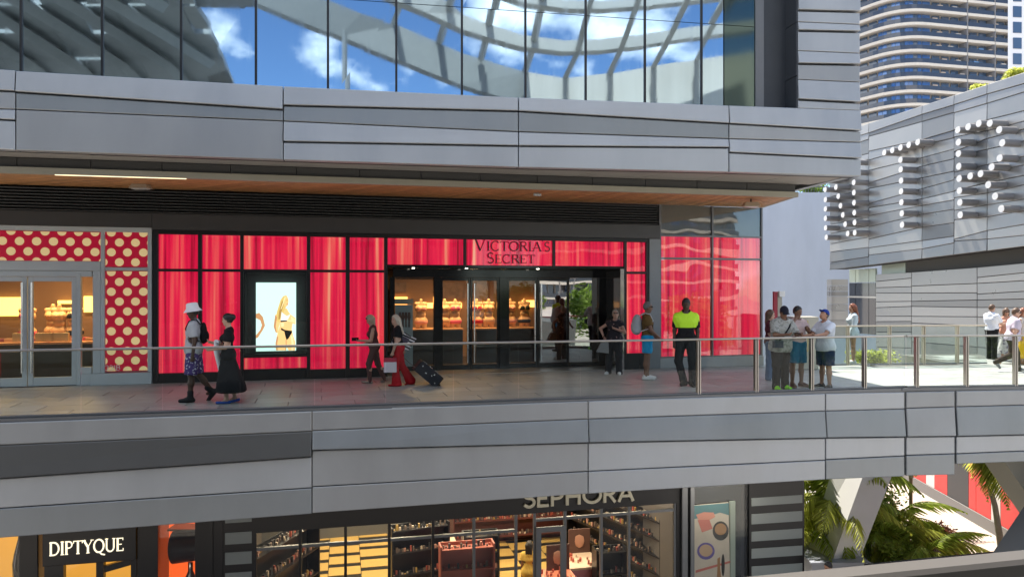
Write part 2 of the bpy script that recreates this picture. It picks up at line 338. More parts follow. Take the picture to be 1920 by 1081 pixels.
MB().pbox(UF, UF.U(1497)+.03, UF.U(1612)-.03, 5.60, TOP, -.45, -.12).build('pier_core', M_JOINT, parent=ublk)
# pier's left return: dark panels
for z0, z1 in ((5.5, 6.3), (6.315, 7.35), (7.365, TOP)):
    uu = UF.U(1497); MB().pbox(UF, uu-.03, uu+.028, z0, z1, -.46, -.02).build('pier_return', mat('dark_reveal', (.045, .05, .058)), parent=ublk)
# right flank of the overhang
fl = MB(); e0 = UF.w(uR, 0, -.36); e1 = V((6.3, 19.5, 0)); fl.prism([V((e0.x, e0.y, 4.375)), V((e0.x-.15, e0.y, 4.375)), V((e1.x-.15, e1.y, 4.375)), V((e1.x, e1.y, 4.375))], (0, 0, TOP-4.375)); fl.build('side_wall', PAN[0], parent=ublk)

# ------------------------------------------------------------------ soffits
can = empty('canopy_soffit', SO.w(SO.U(900), 4.1), 'timber lined canopy soffit over the shop fronts', 'canopy')
uSL, uSR = SO.U(-420), SO.U(1491)
# flat metal soffit panels from the upper fascia back to the dark step
nps = 14
e = [UF.w(UF.U(-330)+(UF.U(1612)-UF.U(-330))*k/nps, 4.385, -.30) for k in range(nps+1)]
f_ = [SO.w(uSL+(uSR+.35-uSL)*k/nps, 4.385, .02) for k in range(nps+1)]
M_SOFP = mat('soffit_panel', (.30, .285, .26), .6, var=.06)
for k in range(nps):
    j = (e[k+1]-e[k]).normalized()*.012
    MB().prism([e[k]+j, e[k+1]-j, f_[k+1]-j, f_[k]+j], (0, 0, .05)).build('soffit_panel', M_SOFP, parent=can)
MB().prism([V((p.x, p.y, 4.45)) for p in (e[0], e[-1], V((6.2, 19.2, 0)), V((-15, 16, 0)))], (0, 0, .12)).build('soffit_back', M_JOINT, parent=can)
M_DSTEP = mat('soffit_step', (.055, .056, .055), .6, var=.06)
nst = 16
for k in range(nst):
    a = uSL+(uSR-uSL)*k/nst; b_ = uSL+(uSR-uSL)*(k+1)/nst
    MB().pbox(SO, a+.006, b_-.006, 4.215, 4.38, -.08, 0).build('step_panel', M_DSTEP, parent=can)
MB().pbox(SO, uSL, uSR+.04, 4.10, 4.212, -.05, .06).build('edge_trim', mat('edge_trim', (.34, .32, .25), .5, .2, var=.05), parent=can)
# timber battens: run across, skewed
M_WOOD = mat('timber', (.46, .235, .09), .5, var=.45, vs_=7, stretch=(1, 1, 1), bump=.05)
bkL, bkR = FA.U(-700), FA.U(1430)
nb = 150
def lerp(a, b_, t): return a+(b_-a)*t
fr = lambda t: SO.w(lerp(uSL, uSR, t), 4.105, -.05)
bkp = lambda t: FA.w(lerp(bkL, bkR, t), 4.345, -.02)
wv = []
for k in range(nb):
    t0 = k/nb; t1 = (k+.86)/nb
    p = [fr(t0), fr(t1), bkp(t1), bkp(t0)]
    MB().prism(p, (0, 0, .03)).build('timber_board', M_WOOD, parent=can)
MB().prism([fr(0)+V((0, 0, .025)), fr(1)+V((0, 0, .025)), bkp(1)+V((0, 0, .025)), bkp(0)+V((0, 0, .025))], (0, 0, .05)).build('board_backing', mat('dark_wood', (.05, .03, .015), .8), parent=can)
# right end trim
MB().prism([fr(1), fr(1)+V((.04, 0, 0)), bkp(1)+V((.04, 0, 0)), bkp(1)], (0, 0, .1)).build('end_trim', MT['edge_trim'], parent=can)
# linear lights at the trim
M_LED = mat('warm_led', (1, .9, .7), .5, em=(1, .78, .45), es=.65)
for xa, xb in ((105, 350), (-300, -60)):
    MB().pbox(SO, SO.U(xa), SO.U(xb), 4.088, 4.099, .02, .058).build('light_strip', M_LED, parent=can)
# small fittings on soffit: two floodlights, cameras
def floodlight(px, py, label, flip=1):
    d = 15.2 if px < 700 else 17.0
    p = P(px, py, d); r = empty('flood_light', p, label, 'light', 'floodlights under the canopy')
    zc = 4.27 if px > 700 else 4.20
    MB().tube([p+V((0, 0, zc-p.z+.02)), p+V((0, 0, .03))], .018, 8).build('stem', M_BLACK, parent=r)
    b_ = MB(); s = .19
    b_.add([p+V((x*s, y*.13, z)) for z, k in ((-.05, 1), (.045, .72)) for x, y in ((-k, -k), (k, -k), (k, k), (-k, k))], [(3, 2, 1, 0), (4, 5, 6, 7), (0, 1, 5, 4), (1, 2, 6, 5), (2, 3, 7, 6), (3, 0, 4, 7)]); b_.build('housing', mat('beige_housing', (.42, .36, .28), .5), parent=r)
    MB().box((p.x, p.y, p.z-.058), (.30, .18, .012)).build('lens', mat('lamp_lens', (.6, .6, .58), .2), parent=r)
floodlight(264, 349, 'beige floodlight hanging over the polka dot shop')
floodlight(1408, 383, 'beige floodlight hanging at the right end of the timber soffit')
p = P(1008, 364, 16.0); r = empty('security_camera', p, 'small white camera fixed under the timber soffit', 'camera')
MB().tube([p+V((0, 0, .10)), p], .02, 8).build('mount', M_WHITE, parent=r); MB().tube([p+V((-.08, .02, 0)), p+V((.07, -.03, -.02))], .03, 10).build('camera_body', M_WHITE, parent=r)
# ================================================================== stroke lettering (drawn as solid strokes)
def arc(cx, cy_, rx, ry, a0, a1, n=10): return [(cx+rx*math.cos(math.radians(a0+(a1-a0)*k/n)), cy_+ry*math.sin(math.radians(a0+(a1-a0)*k/n))) for k in range(n+1)]
TH, TN = .13, .055      # thick and thin strokes of the serif hand
def serif(x, y, w=.26): return ([(x-w/2, y), (x+w/2, y)], .04)
def glyphs_serif():
    G = {}
    G['I'] = (.36, [([(.18, 0), (.18, 1)], TH), serif(.18, .02), serif(.18, .98)])
    G['V'] = (.9, [([(.1, 1), (.46, 0)], TH), ([(.46, 0), (.8, 1)], TN), serif(.1, .98), serif(.8, .98)])
    G['C'] = (.86, [(arc(.46, .5, .38, .5, 50, 310, 14), .10), ([(.71, .98), (.71, .76)], .04), ([(.71, .02), (.71, .2)], .04)])
    G['T'] = (.8, [([(.4, 0), (.4, 1)], TH), ([(.04, .97), (.76, .97)], TN), ([(.04, 1), (.04, .8)], .04), ([(.76, 1), (.76, .8)], .04), serif(.4, .02)])
    G['O'] = (.96, [(arc(.48, .5, .4, .48, 0, 360, 22), .11)])
    G['R'] = (.82, [([(.16, 0), (.16, 1)], TH), ([(.16, .97), (.4, .97)]+arc(.42, .75, .22, .22, 90, -90, 8)+[(.16, .53)], .085), ([(.4, .53), (.76, .02)], TH), serif(.16, .02), serif(.1, .98, .16)])
    G['A'] = (.9, [([(.12, 0), (.46, 1)], TN), ([(.46, 1), (.8, 0)], TH), ([(.25, .34), (.68, .34)], TN), serif(.12, .02), serif(.8, .02)])
    G["'"] = (.2, [([(.12, 1.02), (.06, .78)], .07)])
    G['S'] = (.62, [(arc(.31, .745, .2, .235, 30, 260, 10)+arc(.31, .26, .22, .25, 80, -150, 10), .10)])
    G['E'] = (.7, [([(.16, 0), (.16, 1)], TH), ([(.06, .97), (.6, .97)], TN), ([(.16, .51), (.5, .51)], TN), ([(.06, .03), (.62, .03)], TN), ([(.6, 1), (.6, .82)], .04), ([(.62, 0), (.62, .2)], .04)])
    G['D'] = (.9, [([(.16, 0), (.16, 1)], TH), ([(.06, .97), (.36, .97)]+arc(.38, .5, .42, .47, 90, -90, 12)+[(.06, .03)], .10)])
    G['P'] = (.7, [([(.16, 0), (.16, 1)], TH), ([(.06, .97), (.36, .97)]+arc(.36, .73, .25, .24, 90, -90, 8)+[(.16, .49)], .085), serif(.16, .02)])
    G['Y'] = (.84, [([(.42, 0), (.42, .48)], TH), ([(.08, 1), (.42, .46)], TH), ([(.42, .46), (.76, 1)], TN), serif(.1, .98), serif(.76, .98), serif(.42, .02)])
    G['Q'] = (.98, [(arc(.48, .5, .4, .48, 0, 360, 22), .11), ([(.5, .06), (.7, -.14), (.98, -.2)], .09)])
    G['U'] = (.9, [([(.14, 1), (.14, .35)]+arc(.44, .33, .3, .31, 180, 360, 10)+[(.74, 1)], .10), serif(.14, .98), serif(.74, .98)])
    return G
def glyphs_sans(w=.16):
    G = {}
    G['S'] = (.66, [(arc(.33, .745, .22, .215, 25, 265, 12)+arc(.33, .29, .24, .24, 85, -155, 12), w)])
    G['E'] = (.66, [([(.12, 0), (.12, 1)], w), ([(.05, .93), (.58, .93)], w), ([(.12, .5), (.52, .5)], w), ([(.05, .07), (.6, .07)], w)])
    G['P'] = (.72, [([(.12, 0), (.12, 1)], w), ([(.06, .93), (.36, .93)]+arc(.36, .68, .25, .25, 90, -90, 10)+[(.12, .43)], w)])
    G['H'] = (.84, [([(.12, 0), (.12, 1)], w), ([(.7, 0), (.7, 1)], w), ([(.12, .5), (.7, .5)], w)])
    G['O'] = (1.0, [(arc(.5, .5, .42, .43, 0, 360, 26), w)])
    G['R'] = (.76, [([(.12, 0), (.12, 1)], w), ([(.06, .93), (.36, .93)]+arc(.36, .7, .24, .23, 90, -90, 10)+[(.12, .47)], w), ([(.34, .47), (.64, 0)], w)])
    G['A'] = (.86, [([(.06, 0), (.42, 1)], w), ([(.42, 1), (.78, 0)], w), ([(.2, .32), (.64, .32)], w*.9)])
    G['3'] = (.62, [(arc(.3, .74, .22, .22, 150, -80, 10)+arc(.3, .27, .24, .24, 80, -150, 10), w)])
    G['1'] = (.42, [([(.06, .8), (.24, .97), (.24, 0)], w)])
    G['B'] = (.66, [([(.1, 0), (.1, 1)], w), ([(.1, .95), (.32, .95)]+arc(.32, .74, .2, .21, 90, -90, 8)+[(.1, .53)], w), ([(.1, .53), (.34, .53)]+arc(.34, .28, .23, .25, 90, -90, 8)+[(.1, .04)], w)])
    return G
GS, GN, GT = glyphs_serif(), glyphs_sans(.17), glyphs_sans(.13)
def letters(pl, txt, u0, u1, z0, h, o, depth, m, parent, G, caps=None, slope=0.):
    """one mesh per letter, fitted between u0 and u1; caps = relative height of small capitals"""
    hs = [h if (caps is None or c in caps[0]) else h*caps[1] for c in txt]
    tot = sum((G[c][0] if c != ' ' else .4)*hh for c, hh in zip(txt, hs)); k = (u1-u0)/tot; u = u0; first = caps[2] if caps and len(caps) > 2 else None
    for ci, (c, hh) in enumerate(zip(txt, hs)):
        if c == ' ': u += .4*hh*k; continue
        if first is not None: hh = h if ci in first else h*caps[1]
        w_, strokes = G[c]; mb = MB(); e = 0
        zb_ = z0+slope*(u-u0)
        if c == "'": zb_ += h-hh if caps else 0
        for pts, sw in strokes:
            e += .0006
            pp = [V((x*hh*k, y*hh, 0)) for x, y in pts]; sw2 = sw*hh*.5
            nrm = []
            for i in range(len(pp)):
                t = (pp[min(i+1, len(pp)-1)]-pp[max(i-1, 0)]).normalized(); nrm.append(V((-t.y, t.x, 0))*sw2)
            Lp = [p+n_ for p, n_ in zip(pp, nrm)]; Rp = [p-n_ for p, n_ in zip(pp, nrm)]
            vv = [pl.w(u+q.x, zb_+q.y, oo) for oo in (o, o+depth+e) for q in Lp+Rp]; n = len(pp); fs = []
            for i in range(n-1):
                fs += [(2*n+i, 3*n+i, 3*n+i+1, 2*n+i+1), (i, i+1, 2*n+i+1, 2*n+i), (n+i+1, n+i, 3*n+i, 3*n+i+1)]
            fs += [(0, 2*n, 3*n, n), (n-1, 2*n-1, 4*n-1, 3*n-1)]
            mb.add(vv, fs)
        mb.build('letter', m, parent=parent); u += w_*hh*k
# ================================================================== SHOP FRONTS on the deck
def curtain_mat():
    m = bpy.data.materials.new('backlit_curtain_print'); m.use_nodes = True; t = m.node_tree; b_ = t.nodes['Principled BSDF']
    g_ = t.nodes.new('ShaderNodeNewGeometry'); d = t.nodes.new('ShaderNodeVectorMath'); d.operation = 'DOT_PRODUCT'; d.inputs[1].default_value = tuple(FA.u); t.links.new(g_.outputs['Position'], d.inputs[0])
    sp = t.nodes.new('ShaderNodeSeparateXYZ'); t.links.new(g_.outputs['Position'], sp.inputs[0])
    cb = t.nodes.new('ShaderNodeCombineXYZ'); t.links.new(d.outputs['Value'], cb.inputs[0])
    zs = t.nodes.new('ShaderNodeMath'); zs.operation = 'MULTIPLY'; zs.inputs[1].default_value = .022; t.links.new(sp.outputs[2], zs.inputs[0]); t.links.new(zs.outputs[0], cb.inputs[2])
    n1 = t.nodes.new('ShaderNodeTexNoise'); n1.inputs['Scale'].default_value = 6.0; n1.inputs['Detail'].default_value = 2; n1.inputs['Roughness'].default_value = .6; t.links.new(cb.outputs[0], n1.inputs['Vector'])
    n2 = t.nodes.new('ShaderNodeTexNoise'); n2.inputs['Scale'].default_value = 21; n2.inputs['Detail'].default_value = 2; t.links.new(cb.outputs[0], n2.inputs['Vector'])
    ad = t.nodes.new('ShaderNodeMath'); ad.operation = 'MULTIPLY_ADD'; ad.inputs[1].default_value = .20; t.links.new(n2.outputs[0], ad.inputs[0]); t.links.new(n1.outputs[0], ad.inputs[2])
    r = t.nodes.new('ShaderNodeValToRGB'); e = r.color_ramp.elements; e[0].position = .40; e[0].color = (.24, .0, .012, 1); e[1].position = .85; e[1].color = (.92, .34, .20, 1)  # flat print: bright fold ridges and shaded valleys painted into the colours
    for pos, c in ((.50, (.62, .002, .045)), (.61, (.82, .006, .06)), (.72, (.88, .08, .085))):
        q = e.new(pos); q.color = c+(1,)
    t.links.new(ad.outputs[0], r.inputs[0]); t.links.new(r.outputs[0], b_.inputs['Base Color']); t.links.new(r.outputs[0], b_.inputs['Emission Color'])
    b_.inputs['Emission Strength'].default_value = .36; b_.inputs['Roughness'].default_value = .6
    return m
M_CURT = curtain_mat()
vsf = empty('lingerie_shop', FA.w(FA.U(760), 0, 0), 'black framed shop front with glowing red curtain windows', 'shop')
FZ = lambda px, py, o=0: FA.Z(px, py, o)
FU = lambda px, o=0: FA.U(px, o)
def bar(x0, x1, y0, y1, o0=-.12, o1=0., m=M_BLACK, name='frame_bar', parent=None, pl=FA):
    xm = (x0+x1)/2; return MB().pbox(pl, pl.U(x0), pl.U(x1), pl.Z(xm, y1), pl.Z(xm, y0), o0, o1, bev=.006).build(name, m, parent=parent or vsf)
def ztop(x): return FZ(x, 430+(x-290)*.0144)
Z_T, Z_M0, Z_M1 = 3.40, 2.565, 2.50        # head, transom of upper panes
def pane(x0, x1, z0, z1, name='display_window', o=-.06, gl=M_SHOPG, cm=None):
    r = MB().pbox(FA, FU(x0), FU(x1), z0, z1, o-.03, o, 0).build(name, cm or M_CURT, parent=vsf)
    MB().pbox(FA, FU(x0), FU(x1), z0, z1, o+.03, o+.038).build('pane', gl, parent=r)
    return r
ZS = .30; ZH = 2.66
zt = lambda x0, y: FZ(x0, y)
# red windows, two rows
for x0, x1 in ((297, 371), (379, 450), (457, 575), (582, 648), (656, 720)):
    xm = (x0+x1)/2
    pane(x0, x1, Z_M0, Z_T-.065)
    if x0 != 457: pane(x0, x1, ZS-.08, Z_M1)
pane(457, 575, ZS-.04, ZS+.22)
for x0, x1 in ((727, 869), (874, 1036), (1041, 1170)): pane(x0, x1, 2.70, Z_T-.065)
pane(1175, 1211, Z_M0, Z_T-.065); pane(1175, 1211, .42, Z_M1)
# frame: posts and rails in black
for x0, x1 in ((286, 297), (371, 379), (450, 457), (575, 582), (648, 656), (720, 727)):
    MB().pbox(FA, FU(x0)+.002, FU(x1)-.002, .0, Z_T, -.14, .02, bev=.006).build('frame_post', M_BLACK, parent=vsf)
for x0, x1 in ((869, 874), (1036, 1041)): MB().pbox(FA, FU(x0)+.002, FU(x1)-.002, 2.66, Z_T, -.14, .02, bev=.004).build('frame_post', M_BLACK, parent=vsf)
for x0, x1 in ((1170, 1175), (1211, 1216)): MB().pbox(FA, FU(x0)+.002, FU(x1)-.002, 0, Z_T, -.14, .02, bev=.004).build('frame_post', M_BLACK, parent=vsf)
MB().pbox(FA, FU(286), FU(1216), Z_T-.062, Z_T+.03, -.14, .024, bev=.006).build('frame_head', M_BLACK, parent=vsf)
MB().pbox(FA, FU(297), FU(720), Z_M1+.002, Z_M0-.002, -.14, .015, bev=.006).build('frame_transom', M_BLACK, parent=vsf)
MB().pbox(FA, FU(1175), FU(1211), Z_M1+.002, Z_M0-.002, -.14, .015, bev=.004).build('frame_transom', M_BLACK, parent=vsf)
for x0, x1 in ((297, 371), (379, 450), (582, 648), (656, 720)): MB().pbox(FA, FU(x0), FU(x1), 0.0, ZS-.085, -.14, .012, bev=.006).build('base_panel', M_BLACK, parent=vsf)
MB().pbox(FA, FU(457), FU(575), 0.0, ZS-.045, -.14, .012, bev=.006).build('base_panel', M_BLACK, parent=vsf)
MB().pbox(FA, FU(1175), FU(1211), 0.0, .415, -.14, .012, bev=.006).build('base_panel', M_BLACK, parent=vsf)
# video screen in its dark niche
M_NICHE = mat('niche_black', (.02, .02, .021), .5)
MB().pbox(FA, FU(457), FU(575), ZS+.225, Z_M1-.005, -.42, -.38).build('niche_back', M_NICHE, parent=vsf)
MB().pbox(FA, FU(457), FU(575), ZS+.222, ZS+.30, -.38, .012).build('niche_sill', M_BLACK, parent=vsf)
MB().pbox(FA, FU(457)+.002, FU(575)-.002, ZS+.302, Z_M1-.005, -.02, -.012).build('pane', M_SHOPG, parent=vsf)
so = -.10
for ua_, ub_ in ((FU(457), FU(457)+.03), (FU(575)-.03, FU(575))): MB().pbox(FA, ua_+.001, ub_-.001, ZS+.302, Z_M1-.03, -.38, -.03).build('niche_side', M_NICHE, parent=vsf)
MB().pbox(FA, FU(457)+.001, FU(575)-.001, Z_M1-.028, Z_M1-.001, -.38, -.03).build('niche_head', M_NICHE, parent=vsf)
MB().pbox(FA, FU(286)+.01, FU(726)-.01, 0, 3.42, -.52, -.43).build('rear_wall', M_BLACK, parent=vsf)
MB().pbox(FA, FU(727), FU(1236), 2.70, 3.42, -.52, -.43).build('rear_wall', M_BLACK, parent=vsf)
MB().pbox(FA, FU(1171), FU(1236), 0, 2.69, -.52, -.43).build('rear_wall', M_BLACK, parent=vsf)
scr = MB().pbox(FA, FU(480, so), FU(555, so), FZ(517, 657.5, so), FZ(517, 529.5, so), so-.06, so).build('video_screen', mat('screen_glow', (.1, .1, .1), .4, em=(.62, .93, .83), es=.62), parent=vsf)
def shape(px, name, m, o):
    c = [FA.at(x, y, so) for x, y in px]
    mb = MB(); n = len(c); mb.add([FA.w(u, z, so+o) for u, z in c], [tuple(range(n))[::-1]]); return mb.build(name, m, parent=scr)
SK = mat('screen_skin', (.2, .1, .05), .5, em=(.95, .56, .22), es=.6); SKD = mat('screen_skin_shade', (.1, .05, .03), .5, em=(.62, .30, .13), es=.55)
HRB = mat('screen_hair', (.2, .15, .05), .5, em=(.85, .60, .18), es=.5); BRW = mat('screen_white', (.3, .3, .3), .5, em=(.8, .82, .78), es=.6); BLK = mat('screen_black', (.02, .02, .02), .5)
shape([(480, 588), (486, 586), (493, 594), (497, 610), (493, 618), (484, 632), (480, 634), (480, 628), (488, 618), (491, 609), (488, 600), (480, 596)], 'printed_arm', SKD, .002)
shape([(516, 590), (513, 612), (517, 623), (521, 624), (523, 612), (526, 604), (545, 604), (554, 608), (554, 596), (546, 590), (541, 584), (538, 578), (529, 578), (525, 585)], 'printed_torso', SK, .002)
shape([(526, 604), (523, 616), (519, 630), (516.5, 643), (517.5, 656.5), (536, 656.5), (537, 648), (541, 656.5), (553, 656.5), (553.5, 640), (549, 627), (547, 616), (549, 604)], 'printed_legs', SK, .0025)
shape([(531, 555), (526, 562), (519, 585), (518, 600), (523, 604), (529, 590), (534, 580), (538, 572), (540, 560), (537, 553)], 'printed_hair', HRB, .003)
shape([(533, 556), (537, 554.5), (540, 558), (541, 565), (539.5, 572), (536, 575), (532, 571), (531, 562)], 'printed_face', SK, .0035)
shape([(528, 584), (526, 602), (535, 603), (541, 597), (545, 588), (538, 592), (532, 588)], 'printed_top', BRW, .004)
shape([(526, 600.5), (526, 603.5), (539, 602), (539, 600)], 'printed_band', BLK, .0045)
SKL = mat('screen_skin_light', (.2, .12, .08), .5, em=(1, .70, .36), es=.62); HRD = mat('screen_hair_dark', (.1, .07, .03), .5, em=(.50, .30, .08), es=.5)
shape([(516, 590), (513, 612), (517, 623), (519, 623), (517, 611), (519.5, 594)], 'printed_shade', SKD, .0047)
shape([(545, 592), (553, 597), (553.5, 606), (547, 603), (538, 602), (538, 599), (546, 600)], 'printed_forearm', SKL, .0048)
shape([(535.6, 637), (537.4, 637), (537.6, 648), (536.4, 656), (534.5, 656), (535.8, 646)], 'printed_shade', SKD, .0049)
shape([(519, 630), (516.5, 643), (517.5, 656.5), (521, 656.5), (520, 643), (522, 631)], 'printed_shade', SKD, .0046)
shape([(544, 626), (549, 630), (551, 642), (550, 656), (546, 656), (546.5, 642)], 'printed_light', SKL, .0046)
shape([(527, 604), (533, 605), (532, 612), (527, 612)], 'printed_light', SKL, .0046)
shape([(529, 562), (523, 585), (522, 598), (525, 598), (528, 584), (532, 570)], 'printed_strand', HRD, .0036)
shape([(534, 557), (536, 556), (528, 578), (526, 580)], 'printed_strand', mat('screen_hair_light', (.2, .15, .08), .5, em=(1, .82, .42), es=.6), .0038)
shape([(537, 562), (539.8, 561.5), (539.6, 563), (537, 563.4)], 'printed_eye', HRD, .0042)
shape([(537.5, 569.3), (540, 568.8), (539.6, 570.4), (537.8, 570.6)], 'printed_mouth', mat('screen_lip', (.2, .05, .05), .5, em=(.7, .15, .12), es=.5), .0042)
shape([(527, 614), (534, 618), (548, 620), (547, 624), (541, 634), (537.5, 637), (535.5, 632), (533, 621), (527, 618)], 'printed_brief', BLK, .005)
# grey band and louvre above, all across
ul, ur = FU(-700), FU(1234)
MB().pbox(FA, ul, FU(286)-.002, 3.475, 3.80, -.14, .03, bev=.008).build('head_band', mat('head_band', (.07, .072, .074), .45, .4, var=.06), parent=vsf)
MB().pbox(FA, FU(286)+.002, FU(1237), 3.432, 3.80, -.14, .045, bev=.008).build('head_band', MT['head_band'], parent=vsf)
lou = empty('louvre_band', FA.w(FU(760), 3.8, 0), 'dark horizontal louvre band between soffit and shop windows', 'louvre')
for k in range(8):
    z = 3.812+k*.066
    MB().add([FA.w(u, zz_, o) for u in (ul, ur+.0) for zz_, o in ((z, .05), (z+.012, .055), (z+.05, -.06), (z+.038, -.065))], [(0, 1, 5, 4), (1, 2, 6, 5), (2, 3, 7, 6), (3, 0, 4, 7), (3, 2, 1, 0), (4, 5, 6, 7)]).build('slat', mat('louvre_slat', (.075, .076, .078), .4, .5), parent=lou)
MB().pbox(FA, ul, ur, 3.80, 4.34, -.12, -.085).build('backing', M_JOINT, parent=lou)
MB().pbox(FA, ur+.002, ur+.06, 3.802, 4.335, -.12, .07).build('end_post', M_GREY, parent=lou)
# grey pilaster frame at the right
MB().pbox(FA, FU(1216)+.003, FU(1237), 0, 3.43, -.14, .05, bev=.01).build('pilaster', mat('pilaster', (.20, .215, .225), .4, .4, var=.05), parent=vsf)
# right hand glass bay with red curtain and grey spandrels
bay = empty('corner_window_bay', FA.w(FU(1333), 0, 0), 'corner glass bay with red curtains and grey spandrel panes', 'window')
M_SPAN = mat('spandrel_grey', (.30, .31, .30), .45, var=.04)
M_BAYG = glass('bay_glass', (.95, .96, .95), 1.35, .02, bend=.06)
zz0, zz1, zz2, zz3 = FZ(1333, 667), FZ(1333, 485), FZ(1333, 443), 4.34
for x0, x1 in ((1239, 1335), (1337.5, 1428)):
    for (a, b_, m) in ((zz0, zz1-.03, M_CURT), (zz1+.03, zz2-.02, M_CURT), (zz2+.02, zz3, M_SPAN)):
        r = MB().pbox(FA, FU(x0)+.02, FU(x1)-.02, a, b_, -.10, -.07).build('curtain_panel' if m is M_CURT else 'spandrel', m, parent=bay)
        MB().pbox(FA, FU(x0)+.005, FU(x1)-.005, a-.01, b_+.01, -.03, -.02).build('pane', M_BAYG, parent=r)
for x in (1238, 1336.2, 1428.5): MB().pbox(FA, FU(x)-.025, FU(x)+.025, .18, zz3, -.12, .01, bev=.004).build('mullion', M_GREY, parent=bay)
for z in (zz1, zz2): MB().pbox(FA, FU(1239), FU(1428), z-.022, z+.022, -.12, .004).build('transom', M_GREY, parent=bay)
MB().pbox(FA, FU(1237)+.003, FU(1431), 0, zz0-.02, -.14, .03, bev=.01).build('plinth', mat('plinth_stone', (.36, .37, .36), .6, var=.06), parent=bay)
MB().pbox(FA, FU(1239), FU(1428), zz0-.018, zz0+.012, -.12, .004).build('sill', M_GREY, parent=bay)
cw = FA.w(FU(1431), 0, -.14); MB().prism([cw, cw+V((.0, 0, 0))+FA.u*-.2, V((5.3, 26, 0)), V((5.6, 26, 0))], (0, 0, 4.34)).build('side_wall', M_SPAN, parent=bay)
# ---------------- entrance recess
FR = FA.shift(-1.0)
GU = lambda px: FR.U(px)
GZ_ = lambda px, py: FR.Z(px, py)
M_GLOSSB = mat('gloss_black', (.008, .008, .009), .10, .0, .35)
HZ = GZ_(930, 520)
MB().pbox(FA, FU(727)+.002, FU(1170)-.002, 2.63, 2.695, -1.0, .018, bev=.004).build('recess_soffit', M_GLOSSB, parent=vsf)
for x in (780, 882, 1019): 
    c = FA.w(FU(x), 2.626, -.5); MB().lathe([(.035, 0), (.035, -.006)], c, 12).build('downlight', mat('downlight', (1, 1, 1), .5, em=(1, .9, .75), es=6), parent=vsf)
MB().pbox(FR, GU(737), GU(1164), HZ, 2.628, -.08, 0).build('door_head', M_GLOSSB, parent=vsf)
MB().pbox(FA, FU(720)+.004, FU(727)-.004, 0, 2.628, -1.0, -.142).build('recess_side', M_GLOSSB, parent=vsf)
MB().pbox(FA, FU(1163), FU(1170)-.004, 0, 2.628, -1.0, .015).build('recess_side', mat('mirror_jamb', (.5, .48, .45), .08, .9), parent=vsf)
for x0, x1 in ((731, 740), (813, 826), (936, 951), (1122, 1160)): MB().pbox(FR, GU(x0), GU(x1), 0, HZ-.002, -.1, .03, bev=.004).build('door_post', M_GLOSSB, parent=vsf)
MB().pbox(FR, GU(740)+.003, GU(813)-.003, 0, .12, -.08, 0).build('base_panel', M_GLOSSB, parent=vsf)
MB().pbox(FR, GU(740)+.003, GU(813)-.003, .122, HZ-.004, -.05, -.038).build('side_light', M_SHOPG, parent=vsf)
MB().pbox(FR, GU(1068)+.003, GU(1122)-.003, .122, HZ-.004, -.05, -.038).build('side_light', glass('mirror_door_glass', (.5, .5, .48), 1.5, .42, bend=.05), parent=vsf)
MB().pbox(FR, GU(1068)+.003, GU(1122)-.003, 0, .12, -.08, 0).build('base_panel', M_GLOSSB, parent=vsf)
M_MIRG = glass('mirror_door_glass', (.5, .5, .48), 1.5, .42, bend=.05)
M_CHROME = mat('chrome_bar', (.75, .75, .74), .15, 1)
def door(x0, x1, hx_, g_=M_SHOPG):
    u0, u1 = GU(x0), GU(x1); d = empty('door', FR.w((u0+u1)/2, 0, 0)); d.parent = vsf; d.location = V(d.location)-wloc(vsf)
    fr_ = MB(); s = .06
    fr_.pbox(FR, u0+.004, u0+s, .01, HZ-.006, -.05, 0, bev=.004).pbox(FR, u1-s, u1-.004, .01, HZ-.006, -.05, 0, bev=.004).pbox(FR, u0+s+.001, u1-s-.001, .01, .13, -.05, -.002, bev=.004).pbox(FR, u0+s+.001, u1-s-.001, HZ-.085, HZ-.006, -.05, -.002, bev=.004)
    fr_.build('door_frame', M_GLOSSB, parent=d)
    MB().pbox(FR, u0+s, u1-s, .13, HZ-.085, -.03, -.02).build('pane', g_, parent=d)
    uh = GU(hx_); h = MB().tube([FR.w(uh, .18, .06), FR.w(uh, HZ-.16, .06)], .019, 8)
    for z in (.3, 1.2, 2.05): h.tube([FR.w(uh, z, .06), FR.w(uh, z, 0)], .009, 6)
    h.build('door_handle', M_CHROME, parent=d)
door(826, 882, 876); door(882, 936, 888.5); door(951, 1008, 1002); door(1008, 1067, 1014, M_MIRG)
MB().pbox(FA, FU(727), FU(1170), .001, .012, -1.05, .02).build('threshold', M_STEEL, parent=vsf)
# ---------------- interior of the lingerie shop
room = empty('lingerie_shop_interior', FR.w(GU(930), 0, -2.5), 'warm lit interior behind the black glass doors', 'shop interior')
M_WARMW = mat('shop_wall', (.30, .24, .20), .8); M_DFLOOR = mat('shop_floor', (.06, .05, .05), .25)
uA, uB = GU(728), GU(1160)+1.2
MB().pbox(FR, uA-1.5, uB, .003, .012, -6, -.12).build('floor', M_DFLOOR, parent=room)
MB().pbox(FR, uA-1.5, uB, 0, 2.9, -6.1, -6.0).build('back_wall', M_WARMW, parent=room)
MB().pbox(FR, uA-1.5, uB, 2.75, 2.9, -6, -.12).build('ceiling', mat('shop_ceiling', (.12, .10, .09), .8), parent=room)
MB().pbox(FR, uA-1.6, uA-1.5, 0, 2.9, -6, -.12).build('side_wall', M_WARMW, parent=room)
MB().pbox(FR, uB, uB+.1, 0, 2.9, -6, -.12).build('side_wall', M_WARMW, parent=room)
M_GLOWO = mat('amber_glow', (.9, .5, .2), .6, em=(1, .42, .09), es=1.7)
SH = FR.shift(-3.6)
